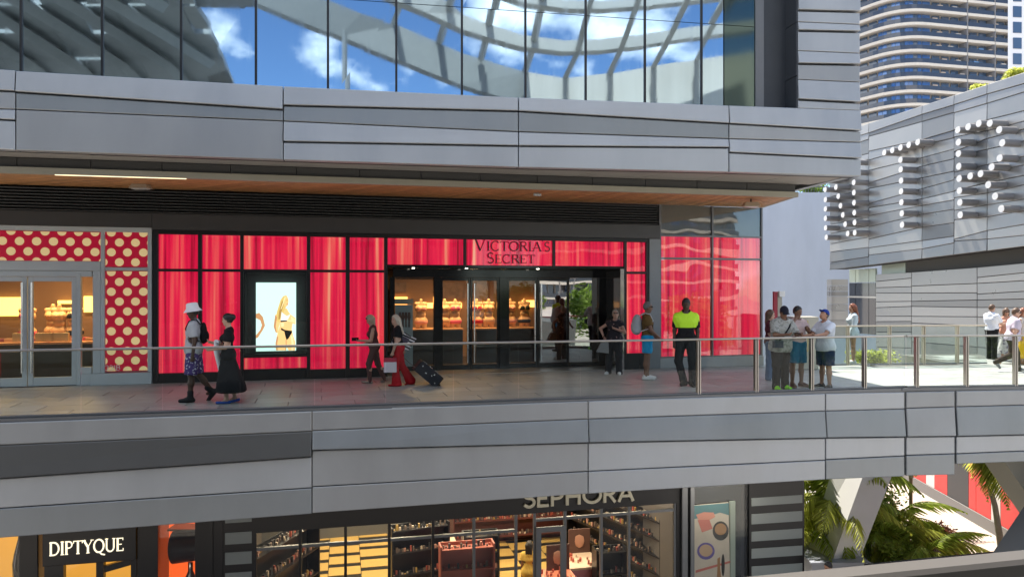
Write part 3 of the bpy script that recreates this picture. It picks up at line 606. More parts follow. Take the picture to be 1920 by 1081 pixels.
for x0, x1, y0, y1 in ((795, 866, 567, 577), (884, 912, 567, 577), (948, 962, 567, 578), (980, 1008, 563, 576), (740, 764, 556, 570)):
    MB().pbox(SH, SH.U(x0), SH.U(x1), SH.Z(900, y1), SH.Z(900, y0), -.1, 0).build('lit_niche', M_GLOWO, parent=room)
for x0, x1, y0, y1 in ((740, 762, 530, 548), (828, 872, 530, 560), (893, 915, 530, 560)):
    MB().pbox(SH, SH.U(x0), SH.U(x1), SH.Z(900, y1), SH.Z(900, y0), -.1, -.02).build('wall_poster', mat('dark_poster', (.16, .10, .08), .5, var=.5, vs_=4), parent=room)
MB().pbox(SH, SH.U(738), SH.U(1060), 0, SH.Z(900, 524), -.3, -.12).build('display_wall', mat('display_wall', (.22, .13, .08), .7), parent=room)
# counters
CT = FR.shift(-1.5)
for x0, x1 in ((765, 868), (893, 935), (953, 1003)):
    r = MB().pbox(CT, CT.U(x0), CT.U(x1), 0.015, CT.Z(900, 618), -.9, 0, bev=.01).build('display_table', mat('table_dark', (.03, .03, .032), .3), parent=room)
    MB().pbox(CT, CT.U(x0)-.03, CT.U(x1)+.03, CT.Z(900, 618)+.001, CT.Z(900, 618)+.04, -.93, .03).build('table_top', mat('table_top', (.5, .28, .15), .4), parent=r)
# area lights added to light the shops, no fixtures built
def lamp(loc, power, col=(1, .62, .3), size=.25, name='added_shop_light'):
    ld = bpy.data.lights.new(name, 'AREA'); ld.energy = power*.65; ld.color = col; ld.size = size; lo = bpy.data.objects.new(name, ld); COL.objects.link(lo); lo.location = loc; WL[lo.name] = V(loc); return lo
for x in (790, 850, 910, 975): lamp(FR.w(GU(x), 2.72, -1.5), 27, (1, .58, .25))
# promotional poster stand by the left side light
ps = FR.shift(-.35)
pst = MB().pbox(ps, ps.U(741), ps.U(774), .02, ps.Z(757, 571), -.03, 0).build('poster_stand', mat('poster_pale', (.45, .58, .60), .6), label='pale blue poster stand behind the left side light', cat='poster')
MB().pbox(ps, ps.U(740), ps.U(775), ps.Z(757, 570), ps.Z(757, 560), -.03, .004).build('poster_header', mat('poster_head', (.5, .5, .42), .6), parent=pst)
for k, x in enumerate((750, 755.5, 761, 767)):
    MB().add([ps.w(*ps.at(px, py), .005+.001*k) for px, py in ((x-2, 585), (x+2, 585), (x+3, 594), (x+1.6, 601), (x+2, 613), (x+.3, 613), (x, 603), (x-.3, 613), (x-2, 613), (x-1.6, 601), (x-3, 594))], [tuple(range(11))[::-1]]).build('printed_figure', mat('print_brown', (.12, .07, .05), .6), parent=pst)
# ---------------- black sign lettering
sg = empty('shop_sign', FA.w(FU(955), 2.75, 0), 'two line black serif sign on the red panel over the doors', 'sign')
M_SIGNB = mat('sign_black', (.015, .008, .01), .4)
letters(FA, "VICTORIA'S", FU(888), FU(1027), FZ(957, 470.5), FZ(957, 448)-FZ(957, 470.5), .012, .02, M_SIGNB, sg, GS, caps=('', .80, (0,)))
letters(FA, "SECRET", FU(912), FU(1001), FZ(957, 493.5), FZ(957, 474)-FZ(957, 493.5), .012, .02, M_SIGNB, sg, GS, caps=('', .84, (0,)))
n1 = empty('unit_number', FA.w(FU(1190), .45, 0), 'pale unit number on the narrow red window by the doors', 'sign')
letters(FA, '331B', FU(1178), FU(1199), FZ(1190, 676.5), FZ(1190, 667)-FZ(1190, 676.5), .0, .006, M_WHITE, n1, GT)

# ================================================================== white framed polka dot shop
pk = empty('polka_dot_shop', FA.w(FU(90), 0, 0), 'white framed shop front with red polka dot panels', 'shop')
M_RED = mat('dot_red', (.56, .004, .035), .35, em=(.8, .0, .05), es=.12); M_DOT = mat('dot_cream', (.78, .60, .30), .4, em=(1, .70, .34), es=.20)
def dots(x0, x1, y0, y1):
    u0, u1 = FU(x0), FU(x1); xm = (x0+x1)/2; z0, z1 = FZ(xm, y1), FZ(xm, y0)
    r = MB().pbox(FA, u0, u1, z0, z1, -.06, -.02).build('dot_panel', M_RED, parent=pk)
    dz = .218; du = .325; R = .09; row = 0; zc = 3.355
    d = MB()
    while zc > z0-R:
        uc = FU(197)+.12+(du/2 if row % 2 else 0)-40*du
        while uc < u1+R:
            if uc > u0-R and zc < z1+R:
                pts = []
                for k in range(24):
                    a = 2*math.pi*k/24; q = (min(max(uc+R*math.cos(a), u0+.004), u1-.004), min(max(zc+R*math.sin(a), z0+.004), z1-.004)); pts.append(q)
                d.add([FA.w(a, b_, -.017) for a, b_ in pts], [tuple(range(24))[::-1]])
            uc += du
        zc -= dz; row += 1
    d.build('printed_dots', M_DOT, parent=r)
    MB().pbox(FA, u0, u1, z0, z1, -.008, -.002).build('pane', M_CLEAR, parent=r)
dots(-190, 189, 432, 488); dots(197, 277, 432, 500); dots(197, 277, 508, 695)
def wbar(x0, x1, z0, z1, o0=-.14, o1=.03, name='frame_bar'): return MB().pbox(FA, FU(x0)+.002, FU(x1)-.002, z0, z1, o0, o1, bev=.008).build(name, M_WHITE, parent=pk)
zA = FZ(95, 489); zB = FZ(95, 507)
wbar(-700, 285, 3.365, 3.472, name='frame_head'); wbar(189, 197, .26, 3.388, name='frame_post'); wbar(277, 285, .26, 3.388, name='frame_post')
wbar(-700, 189, zB, zA-.002, name='frame_transom'); wbar(197, 277, FZ(237, 507), FZ(237, 501), o1=.015, name='frame_transom')
wbar(170, 285.5, 0, .255, o1=.07, name='plinth'); wbar(174, 189, .257, zB-.002, o1=.02, name='frame_post')
wbar(150, 172, 0.257, .40, o1=.0, name='base_panel'); 
wbar(143, 151, 0, zB-.05, o1=.0, name='frame_post'); wbar(-700, 172, zB-.13, zB-.004, o1=-.01, name='door_head')
wbar(151, 170, 0.0, .255, o1=.0, name='base_panel')
MB().pbox(FA, FU(151), FU(173), .40, zB-.135, -.08, -.07).build('side_light', M_SHOPG, parent=pk)
def wdoor(x0, x1, hxs):
    u0, u1 = FU(x0), FU(x1); d = empty('door', FA.w((u0+u1)/2, 0, 0)); d.parent = pk; d.location = V(d.location)-wloc(pk)
    zt_ = zB-.135; s = .10; f = MB()
    f.pbox(FA, u0+.004, u0+s, .012, zt_, -.09, -.03, bev=.005).pbox(FA, u1-s, u1-.004, .012, zt_, -.09, -.03, bev=.005).pbox(FA, u0+s+.001, u1-s-.001, .012, .20, -.09, -.032, bev=.005).pbox(FA, u0+s+.001, u1-s-.001, zt_-.10, zt_, -.09, -.032, bev=.005)
    f.build('door_frame', M_WHITE, parent=d); MB().pbox(FA, u0+s, u1-s, .2, zt_-.1, -.065, -.055).build('pane', M_SHOPG, parent=d)
    uh = FU(hxs); h = MB().tube([FA.w(uh, .3, .035), FA.w(uh, 2.25, .035)], .018, 8)
    for z in (.42, 1.2, 2.1): h.tube([FA.w(uh, z, .035), FA.w(uh, z, -.03)], .009, 6)
    h.build('door_handle', M_CHROME, parent=d)
wdoor(-42, 50, 42); wdoor(51, 143, 60)
wbar(-135, -43, 0, zB-.135, o1=-.02, name='side_panel')
wbar(-700, -136, 0, zB-.004, o1=.0, name='side_panel')
n2 = empty('unit_number', FA.w(FU(210), .35, 0), 'pale unit number on the polka dot panel', 'sign')
letters(FA, '331B', FU(196.5), FU(226), FZ(210, 694), FZ(210, 684)-FZ(210, 694), .004, .006, mat('number_pale', (.7, .66, .62), .5), n2, GT)
MB().pbox(FA, FU(173), FU(285), 0, 3.46, -.30, -.15).build('rear_wall', M_WHITE, parent=pk)
MB().pbox(FA, FU(-700), FU(189), zA-.02, 3.46, -.30, -.15).build('rear_wall', M_WHITE, parent=pk)
# interior
rm = empty('polka_dot_shop_interior', FA.w(FU(60), 0, -3), 'amber lit interior behind the white glass doors', 'shop interior')
MB().pbox(FA, FU(-260), FU(200), .003, .012, -6, -.16).build('floor', M_DFLOOR, parent=rm)
MB().pbox(FA, FU(-260), FU(285), 0, 3.3, -6.1, -6).build('back_wall', M_WARMW, parent=rm)
MB().pbox(FA, FU(-260), FU(200), 3.0, 3.1, -6, -.16).build('ceiling', MT['shop_ceiling'], parent=rm)
MB().pbox(FA, FU(200), FU(203), 0, 3.1, -6, -.16).build('side_wall', M_WARMW, parent=rm); MB().pbox(FA, FU(-262), FU(-260), 0, 3.1, -6, -.16).build('side_wall', M_WARMW, parent=rm)
S2 = FA.shift(-3.4)
MB().pbox(S2, S2.U(-60), S2.U(43), S2.Z(20, 592), S2.Z(20, 557), -.1, 0).build('lit_niche', mat('yellow_glow', (.9, .7, .3), .6, em=(1, .6, .12), es=1.3), parent=rm)
MB().pbox(S2, S2.U(108), S2.U(134), S2.Z(120, 569), S2.Z(120, 563), -.1, 0).build('lit_niche', MT['yellow_glow'], parent=rm)
MB().pbox(S2, S2.U(157), S2.U(172), S2.Z(165, 585), S2.Z(165, 555), -.1, 0).build('lit_niche', MT['yellow_glow'], parent=rm)
MB().pbox(S2, S2.U(-60), S2.U(200), 0, 2.95, -.35, -.13).build('display_wall', MT['display_wall'], parent=rm)
T2 = FA.shift(-1.3)
r = MB().pbox(T2, T2.U(-80), T2.U(172), .015, T2.Z(60, 646), -1.0, 0, bev=.01).build('display_table', MT['table_dark'], parent=rm)
MB().pbox(T2, T2.U(-82), T2.U(174), T2.Z(60, 646)+.001, T2.Z(60, 642), -1.02, .02).build('table_top', MT['table_top'], parent=r)
for k in range(14):
    x = -40+k*15.5; c = T2.w(T2.U(x), T2.Z(60, 642)+.03, -.25-.3*random.random())
    MB().box(c, (.2, .16, .06+.05*random.random()), random.uniform(-.3, .3)).build('folded_garment', mat('garment_%d' % (k % 4), [(.5, .10, .12), (.45, .30, .18), (.3, .12, .2), (.6, .42, .3)][k % 4], .8), parent=r)
for x in (0, 60, 120): lamp(FA.w(FU(x), 2.95, -1.6), 36, (1, .6, .25))

# solid core behind the shops closes the view through the building
core = MB().pbox(FA, FU(-700), FU(1428)-.3, GZ, 4.6, -9, -7.4); core.pbox(FA, FU(-700)-.4, FU(-700), GZ, 4.6, -9, 0); core.build('building_core', mat('core', (.12, .125, .13), .7), label='plain core wall closing the rear of the shops', cat='wall')
# ================================================================== RAILINGS
def railing(name, pl, joints, posts, label, zt=1.12, o=-.12, m=M_STEEL, glass_m=M_RAILG, rail_w=.05):
    us = [pl.U(x, o) for x in joints]; r = empty(name, pl.w((us[0]+us[-1])/2, 0, o), label, 'railing')
    MB().pbox(pl, us[0], us[-1], zt-.022, zt+.018, o-rail_w/2, o+rail_w/2, bev=.01).build('handrail', m, parent=r)
    MB().pbox(pl, us[0], us[-1], .036, .075, o-.035, o+.03, bev=.006).build('base_shoe', M_GREY, parent=r)
    for a, b_ in zip(us[:-1], us[1:]): MB().pbox(pl, a+.008, b_-.008, .06, zt-.024, o-.009, o+.009).build('glass_pane', glass_m, parent=r)
    for x in posts:
        u = pl.U(x, o); MB().pbox(pl, u-.035, u-.011, .04, zt-.024, o-.05, o+.035, bev=.004).pbox(pl, u+.011, u+.035, .04, zt-.024, o-.05, o+.035, bev=.004).build('post', m, parent=r)
    return r
railing('deck_railing', LF, [-420, -300, -150, 0, 152, 305, 450, 590, 723, 850, 972, 1088, 1200, 1310, 1418, 1522, 1621, 1697], [1310, 1418, 1522, 1621],
        'long glass railing with slim steel handrail along the deck edge')
railing('footbridge_railing', LF2, [1700, 1719, 1812, 1904, 2000, 2100], [1719, 1812, 1904, 2000, 2100], 'glass railing with steel posts at the right end of the deck', o=-.10)
FRL = Plane((8.55, 20.25), (13.25, 20.75))
M_SUN_STEEL = mat('sunlit_steel', (.52, .46, .36), .35, .8, var=.05)  # lighter, warmer copy of the railing steel, sunlight put into its colour
railing('far_railing', FRL, [1495, 1590, 1668, 1732, 1795, 1850], [1590, 1668, 1732, 1795], 'far glass railing across the sunlit footbridge', o=0, m=M_SUN_STEEL, zt=1.10, rail_w=.07)

# ================================================================== RIGHT HAND CLAD BUILDING
NW = Plane((16.8, 40.0), (18.56, 31.0))
wall = empty('clad_hall', NW.w(NW.U(1740), GZ, -3), 'grey metal clad hall with rows of white tipped tubes', 'building')
TN_ = [mat('clad_a', (.28, .278, .27), .34, .55, var=.07, vs_=.7, rv=.08), mat('clad_b', (.215, .213, .207), .34, .55, var=.07, vs_=.7, rv=.08), mat('clad_c', (.335, .328, .312), .36, .5, var=.07, vs_=.7, rv=.08), mat('clad_d', (.15, .15, .148), .36, .55, var=.07, vs_=.7)]
rnd = random.Random(3)
zt_w = 10.2
secs = [(1556, 1629), (1629, 1729), (1729, 1789), (1789, 1851), (1851, 1960), (1960, 2200)]
zbL, zbR = NW.Z(1556, 506), NW.Z(1920, 461.5)
uu0, uu1 = NW.U(1556), NW.U(1920)
zbot = lambda u: zbL+(zbR-zbL)*(u-uu0)/(uu1-uu0)
nrow = 15
fr0 = [0]+sorted(min(.985, max(.03, (k+rnd.uniform(-.28, .28))/nrow)) for k in range(1, nrow))+[1]
for si, (xa, xb) in enumerate(secs):
    a, b_ = NW.U(xa), NW.U(xb)
    fr1 = [0]+sorted(min(.985, max(.03, f+rnd.uniform(-.012, .012))) for f in fr0[1:-1])+[1]
    jump = rnd.random() < .35
    src = [0]+sorted(min(.985, max(.03, f+(rnd.uniform(-.02, .02) if jump else 0))) for f in fr0[1:-1])+[1]
    for k in range(nrow):
        if fr1[k+1]-fr1[k] < .012 and src[k+1]-src[k] < .012: continue
        za, zb_ = zbot(a), zbot(b_); g_ = .009
        c = [(a+g_, za+(zt_w-za)*src[k]+g_), (b_-g_, zb_+(zt_w-zb_)*fr1[k]+g_), (b_-g_, zb_+(zt_w-zb_)*fr1[k+1]-g_), (a+g_, za+(zt_w-za)*src[k+1]-g_)]
        MB().quadslab(NW, c, -.06, (rnd.uniform(0, .03), 0), bev=.012).build('panel', TN_[rnd.choice([0, 0, 1, 1, 2, 3])], parent=wall)
    fr0 = fr1
cr_ = MB(); a, b_ = uu0+.02, NW.U(2200); cr_.prism([NW.w(a, zbL+.03, -.08), NW.w(b_, zbot(b_)+.03, -.08), NW.w(b_, zt_w-.03, -.08), NW.w(a, zt_w-.03, -.08)], NW.n*-.9); cr_.build('backing', M_JOINT, parent=wall)
# roof slab behind, soffit recess
RW = NW.shift(-1.0)
MB().pbox(RW, RW.U(1688), RW.U(2300), 2.2, 5.2, -.5, -.32).build('recess_band', mat('recess_dark', (.09, .09, .088), .7), parent=wall)
def rows(sec, xs, ys, tones):
    for k in range(len(ys)-1):
        (tl, tr), (bl, br) = ys[k], ys[k+1]; c = [RW.at(xs[0], bl), RW.at(xs[1], br), RW.at(xs[1], tr), RW.at(xs[0], tl)]; g_ = .012
        c = [(c[0][0]+g_, c[0][1]+g_), (c[1][0]-g_, c[1][1]+g_), (c[2][0]-g_, c[2][1]-g_), (c[3][0]+g_, c[3][1]-g_)]
        MB().quadslab(RW, c, -.06, 0, bev=.008).build('panel', TN_[tones[k % len(tones)]], parent=wall)
rows(0, (1642, 1709), [(514, 510), (527.5, 521), (539, 537), (549, 549), (565.5, 564.5), (576.5, 574), (592.5, 592.5), (602.5, 602), (622, 622), (650, 652), (690, 696)], [0, 2, 0, 2, 2, 0, 2, 1, 0])
rows(1, (1709, 1832), [(510, 501), (536, 531), (549, 548.5), (564.5, 562), (574, 576), (592.5, 593.5), (605, 610.5), (640, 650), (690, 705), (740, 765)], [0, 2, 0, 1, 2, 2, 0, 1])
rows(2, (1832, 2100), [(501, 476), (520, 492), (531, 515), (551, 535), (562, 556), (576, 577), (594, 603), (611, 640), (650, 680), (705, 740), (765, 820)], [0, 2, 0, 0, 1, 2, 2, 0])
MB().pbox(RW, RW.U(1642)+.02, RW.U(2100)-.02, -5.2, RW.Z(1760, 512)-.05, -.25, -.07).build('backing', M_JOINT, parent=wall)
# corner glazing further along
GR = RW.shift(-.15)
M_PALEG = mat('pale_glass_panel', (.38, .44, .38), .2, .1); M_DKG = mat('dark_window', (.03, .035, .045), .06, 0, .9)
MB().pbox(RW, RW.U(1642), RW.U(1686), 2.2, 5.0, -.5, -.34).build('pale_pane', M_PALEG, parent=wall)
for x0, x1 in ((1592, 1604), (1604, 1629), (1629, 1642)):
    MB().pbox(GR, GR.U(x0)+.02, GR.U(x1)-.02, GR.Z(1615, 530)+.03, GR.Z(1615, 504), -.1, 0).build('pale_pane', M_PALEG, parent=wall)
    MB().pbox(GR, GR.U(x0)+.02, GR.U(x1)-.02, GR.Z(1615, 625), GR.Z(1615, 530), -.1, 0).build('dark_pane', M_DKG, parent=wall)
MB().pbox(GR, GR.U(1590), GR.U(1642), GR.Z(1615, 558), GR.Z(1615, 555), -.1, .03).build('transom', M_STEEL, parent=wall)
# short stepped pier to the left of the glazing
for k, (y0, y1) in enumerate(((523, 535), (535, 546), (546, 555), (555, 570), (570, 582), (582, 600), (600, 630))):
    A_, B_ = P(1559, y1, 41), P(1590, y0, 41); MB().box(((A_.x+B_.x)/2, 41.3, (A_.z+B_.z)/2), (B_.x-A_.x, .6, B_.z-A_.z-.02)).build('pier_panel', TN_[[2, 0, 1, 2, 0, 2, 0][k]], parent=wall)
# tube letters
CAPL = .72; NC = NW.shift(CAPL)
tb = MB(); q = 18; rr = .138
ring = [(math.cos(2*math.pi*j/q)*rr, math.sin(2*math.pi*j/q)*rr) for j in range(q)]
M_TUBE = mat('tube_grey', (.27, .27, .28), .4, .3); M_CAP = mat('tube_cap', (.70, .70, .69), .6)
un_ = (NW.u, NW.n)
tb.add([NW.u*x+V((0, 0, y)) for x, y in ring]+[NW.u*x+V((0, 0, y))-NW.n*(CAPL+.02) for x, y in ring], [(j, q+j, q+(j+1) % q, (j+1) % q) for j in range(q)], 0, True)
tb.add([NW.u*x*.98+V((0, 0, y*.98))+NW.n*.012 for x, y in ring], [tuple(range(q))], 1); tb.add([NW.u*x+V((0, 0, y)) for x, y in ring]+[NW.u*x*.98+V((0, 0, y*.98))+NW.n*.012 for x, y in ring], [(j, (j+1) % q, q+(j+1) % q, q+j) for j in range(q)], 1)
t0 = tb.build('tube', [M_TUBE, M_CAP], origin=(0, 0, 0)); tme = t0.data; bpy.data.objects.remove(t0)
LET = {'N': [(107, 465), (107, 535), (105, 600), (107, 672), (107, 740), (107, 808), (108, 877), (113, 945), (168, 518), (183, 582), (200, 648), (216, 717), (233, 783), (250, 850), (268, 918), (310, 402), (311, 475), (312, 548), (313, 622), (314, 695), (316, 767), (318, 838), (319, 912)],
       'T': [(533, 333), (591, 315), (650, 296), (710, 277), (775, 257), (650, 385), (652, 455), (655, 535), (655, 613), (657, 692), (660, 772), (662, 855)],
       'R': [(1065, 168), (1070, 258), (1070, 340), (1072, 432), (1075, 520), (1077, 608), (1080, 693), (1083, 783), (1140, 146), (1217, 122), (1297, 120), (1365, 168), (1387, 262), (1368, 372), (1310, 437), (1230, 485), (1155, 502), (1285, 565), (1335, 648), (1380, 738)],
       'E': [(1660, 60+95*k) for k in range(8)]}
LBL = {'N': 'letter N of white tipped tubes on the clad hall', 'T': 'letter T of white tipped tubes on the clad hall', 'R': 'letter R of white tipped tubes on the clad hall', 'E': 'next tube letter past the R on the clad hall'}
for ch in 'NTR':
    pts = [NC.at(1520+x/3.86, 200+y/3.86) for x, y in LET[ch]]
    w = [NC.w(u, z) for u, z in pts]; r = empty('tube_letter', w[0], LBL[ch], 'letter', 'tube letters on the clad hall')
    for p in w: inst(tme, 'tube', p, r)
# ================================================================== blue grey gable behind, kiosk
M_BLUEW = mat('stucco', (.42, .475, .56), .85, var=.09, vs_=.6, bump=.08, stretch=(1, 1, .3))
gw = empty('stucco_wall', (17.5, 46, GZ), 'tall plain blue grey stucco wall beside the corner window bay', 'wall')
MB().box((17.0, 46.5, (GZ+7.9)/2), (11, 3, 7.9-GZ)).build('wall', M_BLUEW, parent=gw)
rb = MB(); 
for k in range(12): rb.box((17.3+k*.17, 45.3, 8.1), (.03, .03, .4))
rb.box((18.2, 45.3, 8.28), (2.0, .04, .05)).build('roof_rail', M_GREY, parent=gw)
kp = P(1509, 640, 19.4); kk = empty('kiosk', (kp.x, kp.y, 0), 'beige information kiosk with a framed notice behind the leaning men', 'kiosk')
M_BEIGE = mat('kiosk_beige', (.42, .40, .33), .6, var=.04)
MB().box((kp.x+.05, 19.7, .70), (.66, .5, 1.36)).build('body', M_BEIGE, parent=kk)
MB().box((kp.x-.02, 19.435, .88), (.24, .03, .80)).build('notice_frame', mat('kiosk_gold', (.5, .38, .16), .5), parent=kk)
MB().box((kp.x-.02, 19.425, .88), (.18, .03, .72)).build('notice', mat('notice_paper', (.5, .48, .42), .7, var=.3, vs_=9), parent=kk)
MB().box((kp.x+.05, 19.7, .01), (.60, .44, .02)).build('foot', M_GREY, parent=kk)
bp_ = P(1457, 600, 19.0); bo = empty('sign_post', (bp_.x, 19.0, 0), 'red and cream post with a small white box on top', 'post')
MB().box((bp_.x-.05, 19, 1.02), (.09, .1, 2.04)).build('red_side', mat('post_red', (.35, .03, .05), .5), parent=bo)
MB().box((bp_.x+.055, 19, 1.02), (.11, .1, 2.04)).build('cream_side', M_BEIGE, parent=bo)
MB().box((bp_.x+.09, 18.93, 1.98), (.14, .1, .14)).build('box', mat('bright_white', (.8, .8, .78), .5), parent=bo)

# ================================================================== TOWERS
M_SLAB = mat('slab_cream', (.56, .52, .46), .7, var=.03); M_TGL = mat('tower_glass', (.05, .09, .16), .05, 0, 1.0); M_TGL2 = mat('tower_glass_blue', (.06, .16, .40), .05, .3, 1.0); M_TRAIL = glass('tower_rail', (.25, .30, .38), 1.0, .10); M_TWALL = mat('tower_wall', (.42, .38, .34), .8); M_TAN = mat('tower_tan', (.48, .38, .30), .8)
def tower(name, C0, dA, LA, dB, LB, z0, nfl, label, fh=3.0):
    dA = V((dA[0], dA[1], 0)).normalized(); dB = V((dB[0], dB[1], 0)).normalized(); C0 = V((C0[0], C0[1], 0))
    def outline(off, r):
        # from end of B to corner to end of A, rounded
        nA = V((dA.y, -dA.x, 0)); nB = V((-dB.y, dB.x, 0))
        if nA.dot(dB) > 0: nA = -nA
        if nB.dot(dA) > 0: nB = -nB
        # offset corner
        M2 = Matrix(((dA.x, -dB.x), (dA.y, -dB.y))); base = C0+nB*off-(C0+nA*off); t = M2.inverted() @ V((base.x, base.y)); c = C0+nA*off+dA*t[0]
        pts = [c+dB*LB]; 
        for k in range(11):
            t = k/10; pts.append((c+dB*r)*(1-t)**2+c*2*t*(1-t)+(c+dA*r)*t*t)
        pts.append(c+dA*LA); return pts
    root = empty(name, (C0.x, C0.y, GZ), label, 'building')
    sl = outline(0, 7); inn = outline(-1.7, 5.5)
    far = [C0+dA*LA+dB*LB]
    me_s = MB().prism([p for p in sl+far], (0, 0, .62)); o1 = me_s.build('balcony_slab', M_SLAB, parent=root, origin=(C0.x, C0.y, 0)); o1.location = V((C0.x, C0.y, z0))-wloc(root)
    rl = MB()
    rp = outline(-.12, 6.9)
    for i in range(len(rp)-1): rl.add([rp[i]+V((0, 0, .62)), rp[i+1]+V((0, 0, .62)), rp[i+1]+V((0, 0, 1.62)), rp[i]+V((0, 0, 1.62))], [(0, 1, 2, 3)])
    o2 = rl.build('balcony_rail', mat('tower_rail_dark', (.045, .055, .075), .12, .2, .8), parent=root, origin=(C0.x, C0.y, 0)); o2.location = o1.location
    co = MB().prism(outline(-1.9, 5.3)+far, (0, 0, fh)).build('floor_wall', M_TWALL, parent=root, origin=(C0.x, C0.y, 0)); co.location = o1.location
    wins = []
    segs = []; s = 0
    for i in range(len(inn)-1):
        a, b_ = inn[i], inn[i+1]; l = (b_-a).length
        if l > 5:
            n = int(l/2.35)
            for k in range(n): segs.append((a+(b_-a)*((k+.06)/n), a+(b_-a)*((k+.86)/n)))
        else: segs.append((a+(b_-a)*.03, a+(b_-a)*.97))
    for i, (a, b_) in enumerate(segs):
        d = (b_-a).normalized(); nn = V((d.y, -d.x, 0))
        if nn.dot(C0) > 0: nn = -nn
        w = MB().prism([a+V((0, 0, .7)), b_+V((0, 0, .7)), b_+V((0, 0, 2.9)), a+V((0, 0, 2.9))], nn*.05).build('window', M_TGL2 if (a-C0).length < 9 and i % 3 else M_TGL, parent=root, origin=(C0.x, C0.y, 0)); w.location = o1.location; wins.append(w)
    pw = []
    for t in (.36, .62, .80):
        c = sl[-2]+(sl[-1]-sl[-2])*t; d = dB
        pw.append(MB().prism([c, c+dA*.25, c+dA*.25+dB*2, c+dB*2], (0, 0, fh)).build('partition', M_TRAIL if 0 else mat('partition_grey', (.16, .16, .17), .7), parent=root, origin=(C0.x, C0.y, 0))); pw[-1].location = o1.location
    bx_ = []
    for k_ in range(5):
        c = sl[-2]+(sl[-1]-sl[-2])*(.12+.17*k_)+dB*.8; bx_.append(MB().box((c.x, c.y, 1.35), (1.3, .5, 1.3), math.atan2(dA.y, dA.x)).build('balcony_screen', [M_TAN, M_TWALL, mat('screen_blue', (.10, .25, .5), .5), M_TAN, M_SLAB][k_], parent=root, origin=(C0.x, C0.y, 0))); bx_[-1].location = o1.location
    rt = random.Random(9)
    src = [o1, o2, co]+wins+pw
    for f in range(1, nfl):
        for o in src: c = o.copy(); COL.objects.link(c); c.location = o.location+V((0, 0, fh*f))
        for o in bx_:
            if rt.random() < .5: c = o.copy(); COL.objects.link(c); c.location = o.location+V((0, 0, fh*f))+dA*rt.uniform(-2, 2)
    return root
tower('balcony_tower', (86, 165), (.974, .225), 36, (-.48, .88), 30, 33.8, 13, 'high rise with curved cream balcony slabs and blue windows')
tw2 = tower('balcony_tower', (84, -66), (-.35, -.94), 34, (.94, -.35), 22, -3, 15, 'high rise with pale slabs standing across the street, mirrored in the bay')
# white block at the right edge
wb = empty('white_tower', (83, 120, GZ), 'plain white high rise with dark square windows at the right edge', 'building')
MB().prism([V((79.7, 120, GZ)), V((101, 122, GZ)), V((112, 134, GZ)), V((88.2, 132, GZ))], (0, 0, 64)).build('wall', mat('tower_white', (.72, .73, .76), .8, var=.02), parent=wb)
for r_ in range(7):
    for c_ in range(4):
        p = P(1909+c_*27, -8+r_*29.5-c_*9, 119.9); MB().box((p.x, 120+(p.x-79.7)*.094, p.z), (1.45, .2, 1.75), .094).build('window', M_TGL, parent=wb)
# ================================================================== LOWER LEVEL SHOPS
SF = LF.shift(-3.0)
SZ = lambda px, py, o=0: SF.Z(px, py, o)
SU = lambda px, o=0: SF.U(px, o)
ZC = -1.76
M_BLK2 = mat('storefront_black', (.010, .010, .011), .3, .1, .5)
seph = empty('cosmetics_shop', SF.w(SU(980), GZ, 0), 'black fronted cosmetics shop under the deck', 'shop')
# black header
hz = lambda x: SZ(x, 998-(x-480)*.0713)
MB().add([SF.w(SU(x), z, o) for o in (-.1, .03) for x, z in ((476, hz(476)), (1268, hz(1268)), (1268, ZC), (476, ZC))], [(3, 2, 1, 0), (4, 5, 6, 7), (0, 1, 5, 4), (1, 2, 6, 5), (2, 3, 7, 6), (3, 0, 4, 7)]).build('header', M_BLK2, parent=seph)
# striped wall fields
M_STR = mat('stripe_grey', (.22, .245, .235), .3, 0, .6)
def stripes(x0, x1, ys, tilt):
    MB().pbox(SF, SU(x0), SU(x1), GZ, ZC, -.15, 0).build('stripe_wall', M_BLK2, parent=seph)
    for y0, y1 in ys:
        c = [SF.at(x0+4, y1), SF.at(x1-4, y1-tilt), SF.at(x1-4, y0-tilt), SF.at(x0+4, y0)]
        MB().quadslab(SF, c, -.01, .012, bev=.002).build('stripe', M_STR, parent=seph)
stripes(418, 476, [(971, 980), (998, 1020), (1035, 1058), (1073, 1096), (1111, 1134)], 3.2)
stripes(1405, 1508, [(933, 948), (963, 982), (996, 1014), (1028, 1046), (1061, 1079), (1094, 1112)], 6.5)
# piers
for x0, x1, o in ((366, 384, .02), (384, 400, .08), (400, 418, .03), (1268, 1276, .02)): MB().pbox(SF, SU(x0), SU(x1), GZ, ZC, -.2, o).build('pier', M_BLK2, parent=seph)
MB().pbox(SF, SU(1276), SU(1286), GZ, ZC, -.2, .10).build('pier', M_GREY, parent=seph); MB().pbox(SF, SU(1286), SU(1293), GZ, ZC, -.2, -.05).build('pier', M_BLK2, parent=seph); MB().pbox(SF, SU(1293), SU(1300), GZ, ZC, -.2, .06).build('pier', M_GREY, parent=seph)
MB().pbox(SF, SU(1300), SU(1405), GZ, ZC, -.2, -.12).build('window_back', mat('window_dark', (.02, .021, .026), .12, 0, .8), parent=seph)
